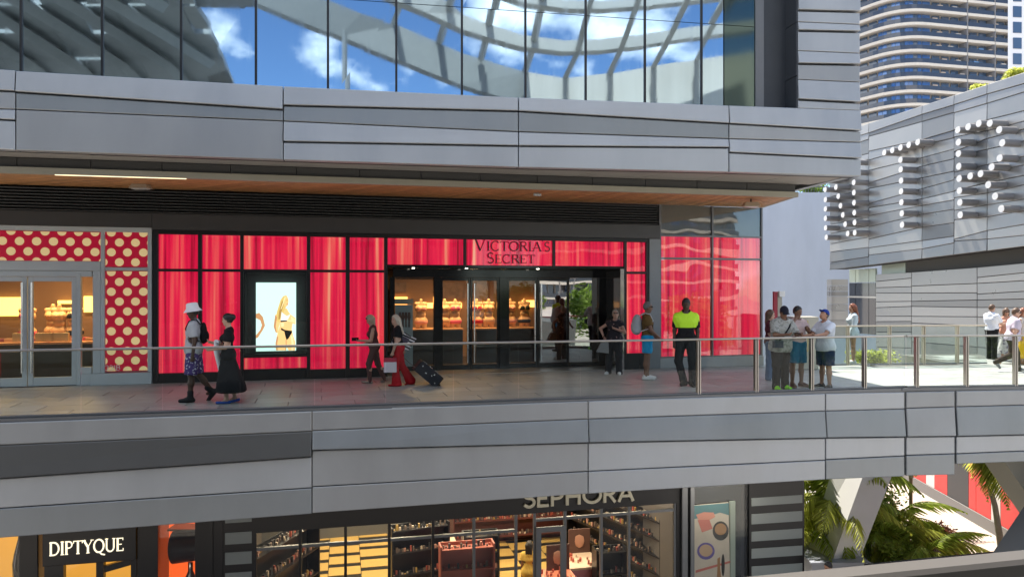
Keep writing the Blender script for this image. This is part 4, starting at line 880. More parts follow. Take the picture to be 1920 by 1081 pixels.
# mullions and transom
for x in (478, 563, 648, 730, 812, 889, 968, 1003, 1060, 1128, 1180, 1266):
    MB().pbox(SF, SU(x)-.03, SU(x)+.03, GZ, hz(x)-.002, -.08, .0, bev=.004).build('mullion', M_GREY if x > 880 else M_BLK2, parent=seph)
for xa, xb, y in ((478, 648, 1030), (648, 968, 1018), (1003, 1266, 975)):
    za, zb_ = SZ(xa, y+ (0)), SZ(xb, y-(xb-xa)*.075)
    MB().add([SF.w(SU(x), z+dz, o) for o in (-.07, -.004) for x, z, dz in ((xa, za, -.03), (xb, zb_, -.03), (xb, zb_, .03), (xa, za, .03))], [(3, 2, 1, 0), (4, 5, 6, 7), (0, 1, 5, 4), (1, 2, 6, 5), (2, 3, 7, 6), (3, 0, 4, 7)]).build('transom', M_GREY, parent=seph)
for xa, xb in ((478, 563), (563, 648), (648, 730), (730, 812), (812, 889), (889, 968), (1128, 1180), (1180, 1266)):
    MB().pbox(SF, SU(xa)+.03, SU(xb)-.03, GZ+.05, min(hz(xa), hz(xb))-.0, -.05, -.04).build('pane', M_SHOPG, parent=seph)
# interior: tiled floor, walls, ceiling
rm2 = empty('cosmetics_shop_interior', SF.w(SU(900), GZ, -5), 'bright interior with tan and black checkered floor', 'shop interior')
M_TAN2 = mat('floor_tan', (.56, .36, .11), .30, var=.05); M_BKT = mat('floor_black', (.015, .014, .013), .3)
MB().pbox(SF, SU(400), SU(1420), GZ+.004, GZ+.012, -13, -.1).build('floor', M_BKT, parent=rm2)
tm = MB().pbox(SF, -.46, .46, 0, .012, -.32, .32); tile = tm.build('floor_tile', M_TAN2, origin=(SF.a.x, SF.a.y, 0)); tme2 = tile.data; bpy.data.objects.remove(tile)
ua, ub = SU(430), SU(1400); nt_ = 0
for j in range(13):
    for i in range(int((ub-ua)/.94)+1):
        c = SF.w(ua+.47+i*.94+(0), GZ+.013, -.6-j*.92-(.46 if i % 2 else 0))
        inst(tme2, 'floor_tile', c, rm2); nt_ += 1
MB().pbox(SF, SU(400)-.5, SU(1420), GZ, ZC, -13.2, -13).build('back_wall', mat('cos_wall', (.10, .09, .085), .6), parent=rm2)
MB().pbox(SF, SU(404)-.4, SU(404), GZ, ZC, -13, -.2).build('side_wall', MT['cos_wall'], parent=rm2); MB().pbox(SF, SU(1300), SU(1302), GZ, ZC, -13, -.25).build('side_wall', MT['cos_wall'], parent=rm2)
MB().pbox(SF, SU(404), SU(1420), ZC-.15, ZC-.05, -13, -.12).build('ceiling', mat('cos_ceiling', (.06, .06, .06), .7), parent=rm2)
for i, x in enumerate((520, 640, 760, 880, 1000, 1120, 1230)):
    for k, o in enumerate((-2.2, -5.2, -8.6)): lamp(SF.w(SU(x), ZC-.2, o), 40, (1, .82, .56), .4)
# shelving with small products
PC = [mat('prod_%d' % k, c, .4) for k, c in enumerate(((.42, .10, .07), (.45, .24, .18), (.55, .46, .36), (.05, .05, .055), (.40, .26, .08), (.16, .12, .10)))]
def shelf(c, rz, L_, H_, rows_, label, tilt=0, col=M_BLK2, seed=1, D_=.4):
    rg = random.Random(seed); c = V(c); r = empty('display_shelf', c, label, 'shelf', 'display shelves in the cosmetics shop')
    ca, sa = math.cos(rz), math.sin(rz); lp = lambda x, y, z: c+V((x*ca-y*sa, x*sa+y*ca, z))
    MB().box(lp(0, D_/2-.02, H_/2), (L_, .04, H_), rz).build('back_panel', col, parent=r)
    for s in (-1, 1): MB().box(lp(s*(L_/2+.02), 0, H_/2), (.04, D_, H_), rz).build('side_panel', col, parent=r)
    for k in range(rows_):
        z = .25+k*(H_-.35)/max(1, rows_-1); sh_ = MB().box(lp(0, -.02, z), (L_-.01, D_-.06, .03), rz).build('shelf_board', col, parent=r)
        n = int(L_/.075); pr = [MB() for _ in PC]
        for i in range(n):
            h = rg.uniform(.03, .15)*(1 if rg.random() < .85 else 0.2); pr[rg.choice([0, 1, 2, 3, 3, 4, 5, 5])].box(lp(-L_/2+.05+i*.074, -.05+rg.uniform(-.05, .05), z+.016+h/2), (rg.uniform(.03, .06), .05, h), rz+rg.uniform(-.2, .2))
        for q_, m_ in zip(pr, PC):
            if q_.v: q_.build('product_row', m_, parent=sh_, kind='stuff')
    return r
fa = math.atan2(SF.u.y, SF.u.x)
shelf(SF.w(SU(505), GZ+.02, -2.4), fa+1.1, 3.2, 2.3, 4, 'tall wall shelf of cosmetics at the left end of the shop', seed=1)
shelf(SF.w(SU(815), GZ+.02, -3.4), fa+.2, 1.5, 2.1, 4, 'mid floor shelf full of small boxes behind the glass', seed=2)
shelf(SF.w(SU(905), GZ+.02, -2.2), fa, 1.3, 1.9, 4, 'coral edged product shelf near the shop door', col=mat('coral_shelf', (.36, .10, .07), .5), seed=3)
shelf(SF.w(SU(1100), GZ+.02, -7.5), fa, 4.0, 2.5, 5, 'long back wall shelf glowing with red products', seed=4, col=mat('shelf_red', (.10, .025, .02), .5))
shelf(SF.w(SU(1265), GZ+.02, -4.0), fa-1.25, 4.2, 2.2, 5, 'slanting wall shelf at the right end of the shop', seed=5)
shelf(SF.w(SU(700), GZ+.02, -9.5), fa, 5.0, 2.5, 5, 'far wall shelf behind the checkered floor', seed=6)
# display tables with testers
def tester_table(px, o, label, top):
    c = SF.w(SU(px), GZ+.02, o); r = empty('tester_table', c, label, 'table', 'tester tables in the cosmetics shop')
    MB().box(c+V((0, 0, .45)), (.75, 1.0, .88), fa).build('pedestal', mat('pink_ped', (.55, .28, .38), .5), parent=r)
    MB().box(c+V((0, 0, .92)), (.95, 1.25, .06), fa).build('table_top', top, parent=r)
    rg = random.Random(px)
    for k in range(18): MB().box(c+V((rg.uniform(-.38, .38), rg.uniform(-.5, .5), .99)), (.05, .05, rg.uniform(.05, .14)), 0).build('tester', PC[rg.choice([0, 0, 1, 2])], parent=r)
    # generic face poster on the back edge
    MB().box(c+V((.05, .5, 1.28)), (.62, .04, .66), fa).build('poster_board', mat('poster_dark', (.10, .05, .04), .6), parent=r)
    f = MB().lathe([(.0, -.19), (.10, -.14), (.145, 0), (.12, .13), (.0, .19)], c+V((.05, .46, 1.28)), 14, sy=.12); f.build('printed_face', mat('print_tan', (.42, .22, .15), .6), parent=r)
tester_table(1088, -1.9, 'pink tester table with coral top by the open door', mat('coral_top', (.75, .25, .16), .4))
tester_table(1160, -3.0, 'pale tester table behind the door glass', mat('cream_top', (.7, .55, .42), .4))
tester_table(880, -5.2, 'tester table deep in the shop beside the shelves', MT['cream_top'])
shelf(SF.w(SU(955), GZ+.02, -3.6), fa, .9, 1.7, 4, 'narrow product tower left of the shop door', seed=9)
shelf(SF.w(SU(1205), GZ+.02, -2.2), fa, .8, 1.5, 3, 'narrow product tower right of the shop door', seed=10)
for k, (x, o, m_) in enumerate(((690, -3, 'poster_dark'), (845, -1.6, 'poster_head'), (930, -4, 'poster_dark'), (1150, -5, 'poster_head'), (545, -2.8, 'poster_head'))):
    c = SF.w(SU(x), -2.55-.12*k, o); hp_ = MB().box(c, (.55, .03, .6), fa).build('hanging_poster', MT[m_] if m_ in MT else mat(m_, (.10, .05, .04), .6), label=['dark hanging poster over the left half of the checkered floor', 'pale hanging poster just inside the middle glass', 'dark hanging poster left of the shop door', 'pale hanging poster right of the shop door', 'pale hanging poster over the leftmost shelf'][k], cat='poster', group='hanging posters in the cosmetics shop')
    MB().tube([c+V((0, 0, .3)), V((c.x, c.y, ZC-.1))], .008, 5).build('cable', M_BLACK, parent=hp_)
# half hidden sign letters
sn = empty('cosmetics_sign', SF.w(SU(1085), -2.6, .05), 'metal capital letters half hidden below the panel band', 'sign')
M_LET = mat('sign_champagne', (.62, .58, .44), .35, .3)
ub_ = SZ(985, 951, .1)
letters(SF, 'SEPHORA', SU(979, .1), SU(1190, .1), SZ(985, 951.5, .1), .40, .04, .07, M_LET, sn, GN, slope=0)
# poster window at the right: make-up advert
pw_ = SF.shift(-.05)
po = MB().add([pw_.w(*pw_.at(x, y), o) for o in (-.03, 0) for x, y in ((1302, 1100), (1369, 1094), (1366, 941), (1301, 947))], [(3, 2, 1, 0), (4, 5, 6, 7), (0, 1, 5, 4), (1, 2, 6, 5), (2, 3, 7, 6), (3, 0, 4, 7)]).build('makeup_poster', mat('poster_cream', (.66, .54, .44), .5, var=.1, vs_=1.5), label='tall poster with peach compact, round pan and lipstick', cat='poster')
def pshape(pts, name, m, o): return MB().add([pw_.w(*pw_.at(x, y), o) for x, y in pts], [tuple(range(len(pts)))[::-1]]).build(name, m, parent=po)
def ell(cx, cy_, rx, ry, n=22, rot=0): return [(cx+rx*math.cos(2*math.pi*k/n)*math.cos(rot)-ry*math.sin(2*math.pi*k/n)*math.sin(rot), cy_+rx*math.cos(2*math.pi*k/n)*math.sin(rot)+ry*math.sin(2*math.pi*k/n)*math.cos(rot)) for k in range(n)]
PT = mat('print_teal', (.10, .22, .24), .5); PP = mat('print_peach', (.72, .28, .20), .5); PPD = mat('print_peach_deep', (.62, .17, .13), .5); PB_ = mat('print_black', (.02, .015, .015), .4); PBR = mat('print_bronze', (.42, .20, .08), .5); PPU = mat('print_purple', (.16, .11, .34), .5); PTN = mat('print_sand', (.60, .38, .24), .5)
pshape([(1302, 947), (1366, 942), (1367, 965), (1350, 960), (1330, 966), (1302, 972)], 'printed_ground', PT, .002)
pshape([(1305, 964), (1320, 959), (1338, 960), (1341, 968), (1330, 974), (1310, 974)], 'printed_lid', PP, .003)
pshape([(1308, 974), (1330, 973), (1336, 990), (1316, 997)], 'printed_compact', PPD, .004)
pshape(ell(1351, 994, 15, 18), 'printed_pan_rim', PB_, .005); pshape(ell(1351, 991, 11, 11), 'printed_powder', PBR, .006)
pshape(ell(1323.5, 1032, 16.5, 16), 'printed_pot_rim', PPU, .003); pshape(ell(1323.5, 1031, 12.5, 11.5), 'printed_cream', PTN, .004)
pshape([(1304, 1068), (1369, 1050), (1369, 1054), (1304, 1073)], 'printed_stick', PPD, .003)
pshape([(1345, 1046), (1350, 1043), (1350, 1062), (1352, 1082), (1344, 1082), (1345, 1062)], 'printed_lipstick', PBR, .005); pshape(ell(1355.5, 1058, 3.2, 21), 'printed_tube', PB_, .006)
MB().pbox(SF, SU(1300), SU(1400), GZ, -2.2, .02, .03).build('pane', M_CLEAR, parent=seph)
MB().pbox(SF, SU(1371), SU(1380), GZ, SZ(1375, 940), -.1, -.03).build('light_tube', mat('stripe_grey2', (.38, .42, .36), .4), parent=seph)
lamp(SF.w(SU(1335), -2.0, .45), 45, (1, .92, .8), .3)  # unseen light added in front of the glass to brighten the poster
# open glass door frame
dd = empty('open_shop_door', SF.w(SU(1040), GZ, .1), 'grey framed glass door of the cosmetics shop', 'door')
f = MB(); u0, u1, zt2 = SU(1004), SU(1059), SZ(1030, 985)
f.pbox(SF, u0, u0+.12, GZ+.02, zt2, .02, .07).pbox(SF, u1-.12, u1, GZ+.02, zt2, .02, .07).pbox(SF, u0+.121, u1-.121, zt2-.12, zt2, .02, .068); f.build('door_frame', M_GREY, parent=dd)
MB().pbox(SF, u0+.12, u1-.12, GZ+.02, zt2-.12, .04, .05).build('pane', M_CLEAR, parent=dd)
# ---------------- candle and perfume shop at the left
dip = empty('perfume_shop', SF.w(SU(180), GZ, 0), 'black fronted perfume shop with amber windows', 'shop')
for x0, x1, o in ((37, 72, .04), (258, 297, .04), (-140, -60, .04)): MB().pbox(SF, SU(x0), SU(x1), GZ, ZC, -.2, o, bev=.01).build('pier', M_BLK2, parent=dip)
MB().pbox(SF, SU(83), SU(257), SZ(170, 1052), ZC, -.1, .10, bev=.01).build('sign_board', M_BLK2, parent=dip)
for x0, x1 in ((84, 120), (181, 195), (246, 257)): MB().pbox(SF, SU(x0), SU(x1), GZ, SZ(170, 1052)-.002, -.12, .03).build('door_post', M_BLK2, parent=dip)
MB().add([SF.w(SU(x), SZ(x, y), o) for o in (-.08, .02) for x, y in ((196, 1072), (245, 1058), (245, 1046), (196, 1060))], [(3, 2, 1, 0), (4, 5, 6, 7), (0, 1, 5, 4), (1, 2, 6, 5), (2, 3, 7, 6), (3, 0, 4, 7)]).build('door_rail', M_BLK2, parent=dip)
MB().pbox(SF, SU(-140), SU(400), ZC-.35, ZC, -.2, -.02).build('header', M_BLK2, parent=dip)
M_AMB = mat('glowing_amber_wall', (.62, .34, .07), .6, em=(1, .46, .06), es=.30); M_ORR = mat('glowing_orange_wall', (.60, .10, .02), .6, em=(1, .13, .02), es=.45)  # lamp glow put into both wall colours as emission
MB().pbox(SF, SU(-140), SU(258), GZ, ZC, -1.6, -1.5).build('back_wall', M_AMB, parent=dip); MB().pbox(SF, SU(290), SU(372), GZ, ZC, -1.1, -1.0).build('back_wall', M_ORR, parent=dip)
MB().pbox(SF, SU(72), SU(83), GZ, ZC, -.1, .0).build('amber_strip', mat('amber_strip', (.5, .25, .06), .5), parent=dip)
MB().pbox(SF, SU(258), SU(260), GZ, ZC, -1.5, -.21).build('side_wall', M_BLK2, parent=dip)
for x0, x1 in ((-60, 37), (297, 366), (120, 181), (195, 246)): MB().pbox(SF, SU(x0), SU(x1), GZ, SZ((x0+x1)/2, 1052) if 100 < x0 < 250 else ZC-.352, -.06, -.05).build('pane', M_SHOPG, parent=dip)
sp = SF.w(SU(22), 0, -.7); vz = SZ(22, 1081)
va = empty('bottle_vase', (sp.x, sp.y, SZ(22, 1100)), 'tall dark bottle in the amber window at the left edge', 'vase')
MB().lathe([(.14, -.1), (.24, .0), (.25, .25), (.22, .45), (.15, .75), (.14, .92), (.15, .95)], (sp.x, sp.y, SZ(22, 1100)), 18).build('body', mat('dark_glaze', (.05, .035, .02), .12, 0, .8), parent=va)
MB().box((sp.x, sp.y, SZ(22, 1100)-.9), (.6, .5, 1.6)).build('plinth', M_BLK2, parent=va)
lp_ = SF.w(SU(338), 0, -.55); la = empty('drum_lamp', (lp_.x, lp_.y, SZ(338, 1085)), 'dark drum shade lamp in the orange window', 'lamp')
zl = SZ(338, 1060); MB().tube([V((lp_.x-.25, lp_.y, zl+.2)), V((lp_.x+.5, lp_.y+.05, zl+.25))], [.34, .30], 22).build('drum_shade', mat('drum', (.03, .02, .015), .5), parent=la)
MB().box((lp_.x+.1, lp_.y, zl+.62), (.8, .4, .04)).build('shelf', M_BLK2, parent=la); MB().lathe([(.16, -.55), (.05, -.3), (.05, -.12)], (lp_.x+.1, lp_.y, zl), 14).build('lamp_foot', M_CHROME, parent=la)
sd = empty('perfume_sign', SF.w(SU(160), -2.7, .1), 'lit cream serif lettering on the black sign board', 'sign')
letters(SF, 'DIPTYQUE', SU(92, .1), SU(233, .1), SZ(160, 1036, .1), .262, .105, .015, mat('lit_letter', (.9, .85, .7), .5, em=(1, .88, .62), es=.5), sd, GS)
for x in (10, 150, 220): lamp(SF.w(SU(x), ZC-.4, -.8), 7, (1, .6, .22), .2)
lamp(SF.w(SU(335), ZC-.4, -.6), 4, (1, .6, .3), .2)
# lower shops' common floor slab edge behind: rear block that closes the level
MB().pbox(SF, SU(-420), SU(-141), GZ, ZC, -.3, 0).build('end_wall', M_BLK2, parent=dip)
rear = MB().pbox(SF, SU(-420), SU(1508), GZ, ZC, -14, -13.4); rear.pbox(SF, SU(1500), SU(1508), GZ, ZC, -13.4, -.2); rear.build('rear_wall', M_BLK2, parent=seph)

# ================================================================== LOWER RIGHT: legs of the bridge, path, hoarding, palms
M_CONC = mat('white_concrete', (.60, .60, .59), .7, var=.04, vs_=.8)
def slanted_leg(name, quad_top, quad_bot, label, m=M_CONC):
    a = [V(p) for p in quad_bot]; b_ = [V(p) for p in quad_top]
    return MB().add(a+b_, [(3, 2, 1, 0), (4, 5, 6, 7), (0, 1, 5, 4), (1, 2, 6, 5), (2, 3, 7, 6), (3, 0, 4, 7)]).build(name, m, label=label, cat='column')
k17 = 21.3/1400
bz = P(1570, 1047, 21.3)[2]
def lg2(x0, x1, x2, y0, y1, z): return [(x1, y0, z), (x2, y0+.25, z), (x2-.2, y1+.2, z), (x0, y1, z)]
slanted_leg('concrete_strut', lg2((1640-960)*k17, (1677-960)*k17, (1745-960)*k17, 21.3, 22.3, -.75), lg2((1517-960)*k17*1.045, (1562-960)*k17, (1622-960)*k17, 21.3, 22.3, bz), 'slanted white concrete leg rising behind the footbridge')
pb_ = empty('strut_plinth', ((1570-960)*k17, 21.8, GZ), 'blue grey plinth at the foot of the slanted white leg', 'plinth')
MB().box(((1569-960)*k17, 21.8, (GZ+bz)/2), (1.62, 1.5, bz-GZ)).build('body', mat('plinth_grey', (.26, .28, .33), .6, var=.05), parent=pb_)
MB().box(((1569-960)*k17, 21.8, bz-.03), (1.68, 1.56, .05)).build('coping', MT['plinth_grey'], parent=pb_)
# second, darker leg towards the right edge
slanted_leg('concrete_strut', [(12.6, 16.0, -1.3), (13.6, 16.0, -1.3), (13.6, 16.9, -1.3), (12.6, 16.9, -1.3)], [(9.3, 16.0, GZ), (10.3, 16.0, GZ), (10.3, 16.9, GZ), (9.3, 16.9, GZ)], 'dark slanted leg under the footbridge at the right edge', m=mat('leg_dark', (.14, .145, .15), .6))
slanted_leg('concrete_strut', [(11.0, 17.3, -1.3), (12.8, 17.3, -1.3), (12.8, 18.3, -1.3), (11.0, 18.3, -1.3)], [(14.4, 17.3, GZ), (16.2, 17.3, GZ), (16.2, 18.3, GZ), (14.4, 18.3, GZ)], 'beige slanted leg leaning right under the footbridge', m=mat('leg_beige', (.45, .43, .36), .7))
# sunlit lower path
M_PATH = mat('path_stone', (.42, .35, .30), .7, var=.10, vs_=1.1)
MB().add([(11.5, 20, GZ+.006), (19, 17, GZ+.006), (19.5, 40, GZ+.006), (14.2, 40, GZ+.006)], [(0, 1, 2, 3)]).build('path', M_PATH, kind='structure')
# red and white hoarding wall
HW = Plane((16.9, 31.95), (16.3, 24.8))
ho = empty('red_hoarding', HW.w(HW.U(1800), GZ, 0), 'red and white hoarding wall along the lower path', 'hoarding')
hu0, hu1 = HW.U(1690), HW.U(2150)
M_HR = mat('hoarding_red', (.62, .035, .03), .5, var=.04); M_HW = mat('hoarding_white', (.62, .58, .55), .5, var=.04); M_HK = mat('hoarding_black', (.03, .03, .032), .5)
MB().pbox(HW, hu0, hu1, GZ, GZ+.42, -.2, .05).build('kerb', mat('kerb_grey', (.18, .17, .16), .7), parent=ho)
xs_ = [(1690, 1708, M_HW), (1708, 1736, M_HR), (1736, 1752, M_HW), (1752, 1776, M_HR), (1776, 1816, M_HK), (1816, 1830, M_HR), (1830, 1858, M_HR), (1858, 1876, M_HW), (1876, 1925, M_HR), (1925, 1990, M_HW), (1990, 2150, M_HR)]
for x0, x1, m in xs_: MB().pbox(HW, HW.U(x0)+.006, HW.U(x1)-.006, GZ+.42, GZ+3.1, -.2, 0, bev=.01).build('board', m, parent=ho)
MB().pbox(HW, HW.U(1700), HW.U(1738), GZ+.9, GZ+1.5, 0.002, .02, bev=.01).build('print_band', M_HW, parent=ho)
# lower balustrade
lr = empty('lower_balustrade', P(1740, 1060, 21.0), 'dark balustrade in front of the lower planting', 'railing')
A_, B_ = P(1622, 1058, 20.6), P(1872, 1034, 21.6)
MB().tube([A_, B_], .035, 8).build('handrail', M_BLACK, parent=lr)
for k in range(6): p = A_+(B_-A_)*(k/5); MB().tube([p, V((p.x, p.y, GZ))], .025, 6).build('post', M_BLACK, parent=lr)
# foreground handrail by the camera
NRL = Plane((-3.0, .62), (1.077, 1.57))
nr = empty('near_railing', NRL.w(4.0, .45, 0), 'blurred grey handrail across the bottom right corner', 'railing')
z0 = CAMZ-.56
MB().pbox(NRL, .5, 8.0, z0-.04, z0, -.026, .026, bev=.008).build('handrail', mat('near_rail', (.085, .075, .062), .5, .2), parent=nr)
MB().pbox(NRL, .5, 8.0, .47, z0-.05, -.008, .008).build('glass_pane', M_RAILG, parent=nr)

# ------------------------------------------------------------------ foliage
def leafmat(name, c, tr=.55):
    if name in MT: return MT[name]
    m = bpy.data.materials.new(name); m.use_nodes = True; t = m.node_tree; b_ = t.nodes['Principled BSDF']; b_.inputs['Roughness'].default_value = .45
    oi = t.nodes.new('ShaderNodeNewGeometry'); r = t.nodes.new('ShaderNodeMapRange'); r.inputs[3].default_value = .55; r.inputs[4].default_value = 1.35; t.links.new(oi.outputs['Random Per Island'], r.inputs[0])
    s = t.nodes.new('ShaderNodeVectorMath'); s.operation = 'SCALE'; s.inputs[0].default_value = c; t.links.new(r.outputs[0], s.inputs['Scale']); t.links.new(s.outputs[0], b_.inputs['Base Color'])
    tl = t.nodes.new('ShaderNodeBsdfTranslucent'); t.links.new(s.outputs[0], tl.inputs[0]); mxx = t.nodes.new('ShaderNodeMixShader'); mxx.inputs[0].default_value = tr
    t.links.new(b_.outputs[0], mxx.inputs[1]); t.links.new(tl.outputs[0], mxx.inputs[2]); t.links.new(mxx.outputs[0], t.nodes['Material Output'].inputs[0]); MT[name] = m; return m
M_FROND = leafmat('palm_frond', (.34, .43, .07), .6); M_FROND2 = leafmat('palm_frond_light', (.50, .53, .11), .6); M_LEAF = leafmat('shrub_leaf', (.17, .27, .045)); M_TRUNK = mat('palm_trunk', (.30, .27, .21), .8, var=.2, vs_=8, bump=.3)
def frond_mesh(L_, droop, nl=26, lw=.028, ll=.55, m=M_FROND, seed=0):
    rg = random.Random(seed); mb = MB(); pts = []
    for k in range(11):
        t = k/10; pts.append(V((L_*t*(1-.10*t*droop), 0, L_*(.55*t-(.45+droop*.55)*t*t))))
    mb.tube(pts, [.022*(1-.8*k/10)+.003 for k in range(11)], 5)
    for k in range(nl):
        t = .14+.86*k/(nl-1); i = min(int(t*10), 9); f_ = t*10-i; p = pts[i].lerp(pts[i+1], f_); tg = (pts[i+1]-pts[i]).normalized()
        l = ll*math.sin(math.pi*min(1, .18+t*.85))*L_/2*rg.uniform(.85, 1.1)+.06
        for s in (-1, 1):
            d = (tg*.75+V((0, s, 0))*.9+V((0, 0, -.25-.5*rg.random()*droop))).normalized(); n_ = d.cross(V((0, 0, 1))).normalized()*lw
            q_ = p+d*l*.55+V((0, 0, -.02)); e = p+d*l+V((0, 0, -l*(.18+.25*rg.random())))
            mb.add([p-n_*.5, p+n_*.5, q_+n_, e, q_-n_], [(0, 1, 2, 3, 4)])
    o = mb.build('frond', m, origin=(0, 0, 0)); me = o.data; bpy.data.objects.remove(o); return me
FM = [frond_mesh(2.0, d, seed=i, m=mm) for i, (d, mm) in enumerate(((.5, M_FROND), (.9, M_FROND), (1.3, M_FROND2), (.7, M_FROND2)))]
def palm(x, y, zb_, h, nf, s, label, seed, lean=(0, 0), group='palms on the lower level'):
    rg = random.Random(seed); top = V((x+lean[0], y+lean[1], zb_+h)); r = empty('palm_tree', (x, y, zb_), label, 'palm', group)
    if h > .3:
        MB().tube([V((x, y, zb_)), V((x+lean[0]*.35, y+lean[1]*.35, zb_+h*.5)), top], [.085*s+.02, .065*s+.01, .055*s], 10).build('trunk', M_TRUNK, parent=r)
        if h > 1: MB().tube([top-V((0, 0, .05)), top+V((0, 0, .45*s))], [.07*s, .035*s], 8).build('crown_shaft', mat('crownshaft', (.2, .26, .08), .5), parent=r)
    tp = top+V((0, 0, .35*s if h > 1 else 0))
    for k in range(nf):
        az = 2*math.pi*(k/nf)*2.4+rg.uniform(-.25, .25); el = rg.uniform(-.55, .35) if k % 3 else rg.uniform(.1, .8)
        sc_ = s*rg.uniform(.8, 1.15); inst(FM[rg.randrange(4)], 'frond', tp, r, rot=(rg.uniform(-.3, .3), -el, az), scale=(sc_, sc_, sc_))
    return r
def at_g(px, d): return (px-960)/1400*d
palm(at_g(1880, 23.2), 23.2, GZ, 3.1, 16, 1.1, 'tall palm with drooping fronds in front of the red hoarding', 11, (-.55, .2))
palm(at_g(1548, 23.5), 23.5, GZ, 2.2, 18, 1.3, 'large palm between the striped wall and the slanted leg', 12)
palm(at_g(1512, 22.8), 22.8, GZ, .9, 15, .9, 'low palm at the foot of the striped wall', 13)
palm(at_g(1680, 24.0), 24.0, GZ, .9, 12, 1.0, 'bushy palm right of the slanted leg', 14)
palm(at_g(1740, 22.6), 22.6, GZ, .35, 15, .95, 'bright low palm beside the lower balustrade', 15)
palm(at_g(1655, 23.2), 23.2, GZ, .5, 11, .9, 'low palm behind the slanted leg', 16)
palm(at_g(1590, 26.5), 26.5, GZ, 2.8, 15, 1.3, 'palm far behind the slanted leg', 17)
palm(at_g(1572, 22.0), 22.6, GZ, 1.5, 16, 1.05, 'bright palm close to the slanted leg on its left', 18)
palm(at_g(1535, 25.0), 25.0, GZ, 3.2, 16, 1.3, 'tallest palm at the corner of the striped wall', 19)
tp_ = P(1708, 990, 25.0); ta = empty('lamp_pole', (tp_.x, 25.0, GZ), 'thin brown pole among the lower palms', 'pole')
MB().tube([(tp_.x, 25.0, GZ), (tp_.x-.02, 25.0, -1.0)], .06, 8).build('shaft', mat('pole_brown', (.28, .2, .14), .7, var=.2), parent=ta); MB().tube([(tp_.x, 25, -4.2), (tp_.x, 25, -4.1)], .085, 8).build('collar', M_BEIGE, parent=ta)
def shrub(name, c, rad, n, lf, label, m=M_LEAF, cat='shrub', group='shrubs', seed=0, kind=None, trunk=0):
    rg = random.Random(seed); c = V(c); r = empty(name, (c.x, c.y, c.z), label, cat, group)
    if trunk: MB().tube([c, c+V((.1, 0, trunk*.6)), c+V((0, 0, trunk+rad[2]*.6))], [.16, .11, .05], 8).build('trunk', M_TRUNK, parent=r)
    else: MB().tube([c, c+V((0, 0, rad[2]))], [.05, .02], 6).build('stem', M_TRUNK, parent=r)
    mb = MB(); cl = [(V((rg.uniform(-1, 1)*rad[0]*.6, rg.uniform(-1, 1)*rad[1]*.6, trunk+rad[2]*(.35+.9*rg.random()))), rg.uniform(.3, .55)) for _ in range(16)]
    for k in range(n):
        cc, cs = cl[rg.randrange(16)]; d = V((rg.gauss(0, 1), rg.gauss(0, 1), rg.gauss(0, 1))).normalized()*cs*(rg.random()**.4)
        p = c+cc+V((d.x*rad[0], d.y*rad[1], d.z*rad[2])); a = V((rg.gauss(0, 1), rg.gauss(0, 1), rg.gauss(0, .6))).normalized()*lf; b_ = a.cross(V((rg.gauss(0, 1), rg.gauss(0, 1), rg.gauss(0, 1)))).normalized()*lf*.45
        mb.add([p-a, p+b_, p+a, p-b_], [(0, 1, 2, 3)])
    mb.build('foliage' if not trunk else 'crown', m, parent=r); return r
shrub('shrub', (at_g(1690, 22.4), 22.4, GZ), (.8, .5, .55), 1000, .07, 'dense shrub at the lower path under the bridge', m=M_FROND, seed=1)
shrub('shrub', (at_g(1600, 24.6), 24.6, GZ), (1.6, 1.0, 1.5), 2600, .08, 'dense shrub behind the slanted leg', seed=2)
shrub('shrub', (at_g(1750, 24.0), 24.0, GZ), (.9, .5, .5), 1500, .06, 'reddish low shrub near the brown pole', m=leafmat('red_leaf', (.18, .07, .04)), seed=3)
shrub('shrub', (at_g(1635, 24.0), 24.0, 0.1-.6), (.9, .4, .42), 1500, .06, 'bright hedge behind the far railing', m=M_FROND2, seed=4)
for i, (px, py, d, s_, lb) in enumerate(((1814, 178, 33, .5, 'yellow green shrub on the roof edge, left one'), (1876, 150, 30, .45, 'yellow green shrub on the roof edge, right one'), (1916, 130, 32, .42, 'green shrub at the roof corner by the white tower'))):
    p = P(px, py, d); shrub('roof_shrub', (p.x+.8, p.y+.3, p.z-s_*.5), (s_*1.2, s_, s_), 900, .09, lb, m=M_FROND2, seed=20+i, group='shrubs on the roof edge')
p = P(1522, 352, 46); shrub('roof_shrub', (p.x, p.y, 7.9), (1.1, .8, .55), 900, .12, 'round shrub on top of the stucco wall', seed=30, group='shrubs on the roof edge')

lowcore = MB().pbox(SF, SU(-420), SU(404)-.4, GZ, ZC, -2.2, -1.7); lowcore.build('rear_wall', M_BLK2, parent=dip)
MB().pbox(SF, SU(284), SU(296), GZ, ZC, -1.0, -.21).build('side_wall', M_BLK2, parent=dip); MB().pbox(SF, SU(372), SU(384), GZ, ZC, -1.0, -.21).build('side_wall', M_BLK2, parent=dip)
# ================================================================== THE SIDE BEHIND THE VIEWER (seen mirrored in the glass, and shading the court)
OP = Plane((-8.0, -5.4), (3.9, -2.3))
opp = empty('opposite_wing', OP.w(0, GZ, 0), 'opposite mall wing on the viewer side of the court', 'building')
M_OPD = mat('opposite_dark', (.07, .075, .08), .4, .2, var=.08); M_OPP = mat('opposite_panel', (.12, .122, .125), .5, .2, var=.05)
u0, u1 = -26, 17.2
MB().pbox(OP, u0, u1, GZ, 7.6, 8, 0).build('body', M_OPD, parent=opp)
for z0, z1 in ((-1.3, .35), (4.6, 6.0), (6.02, 7.5)):
    for k in range(9): MB().pbox(OP, u0+k*4.8+.02, min(u0+(k+1)*4.8-.02, u1), z0, z1, 0, -.12).build('panel', M_OPP, parent=opp)
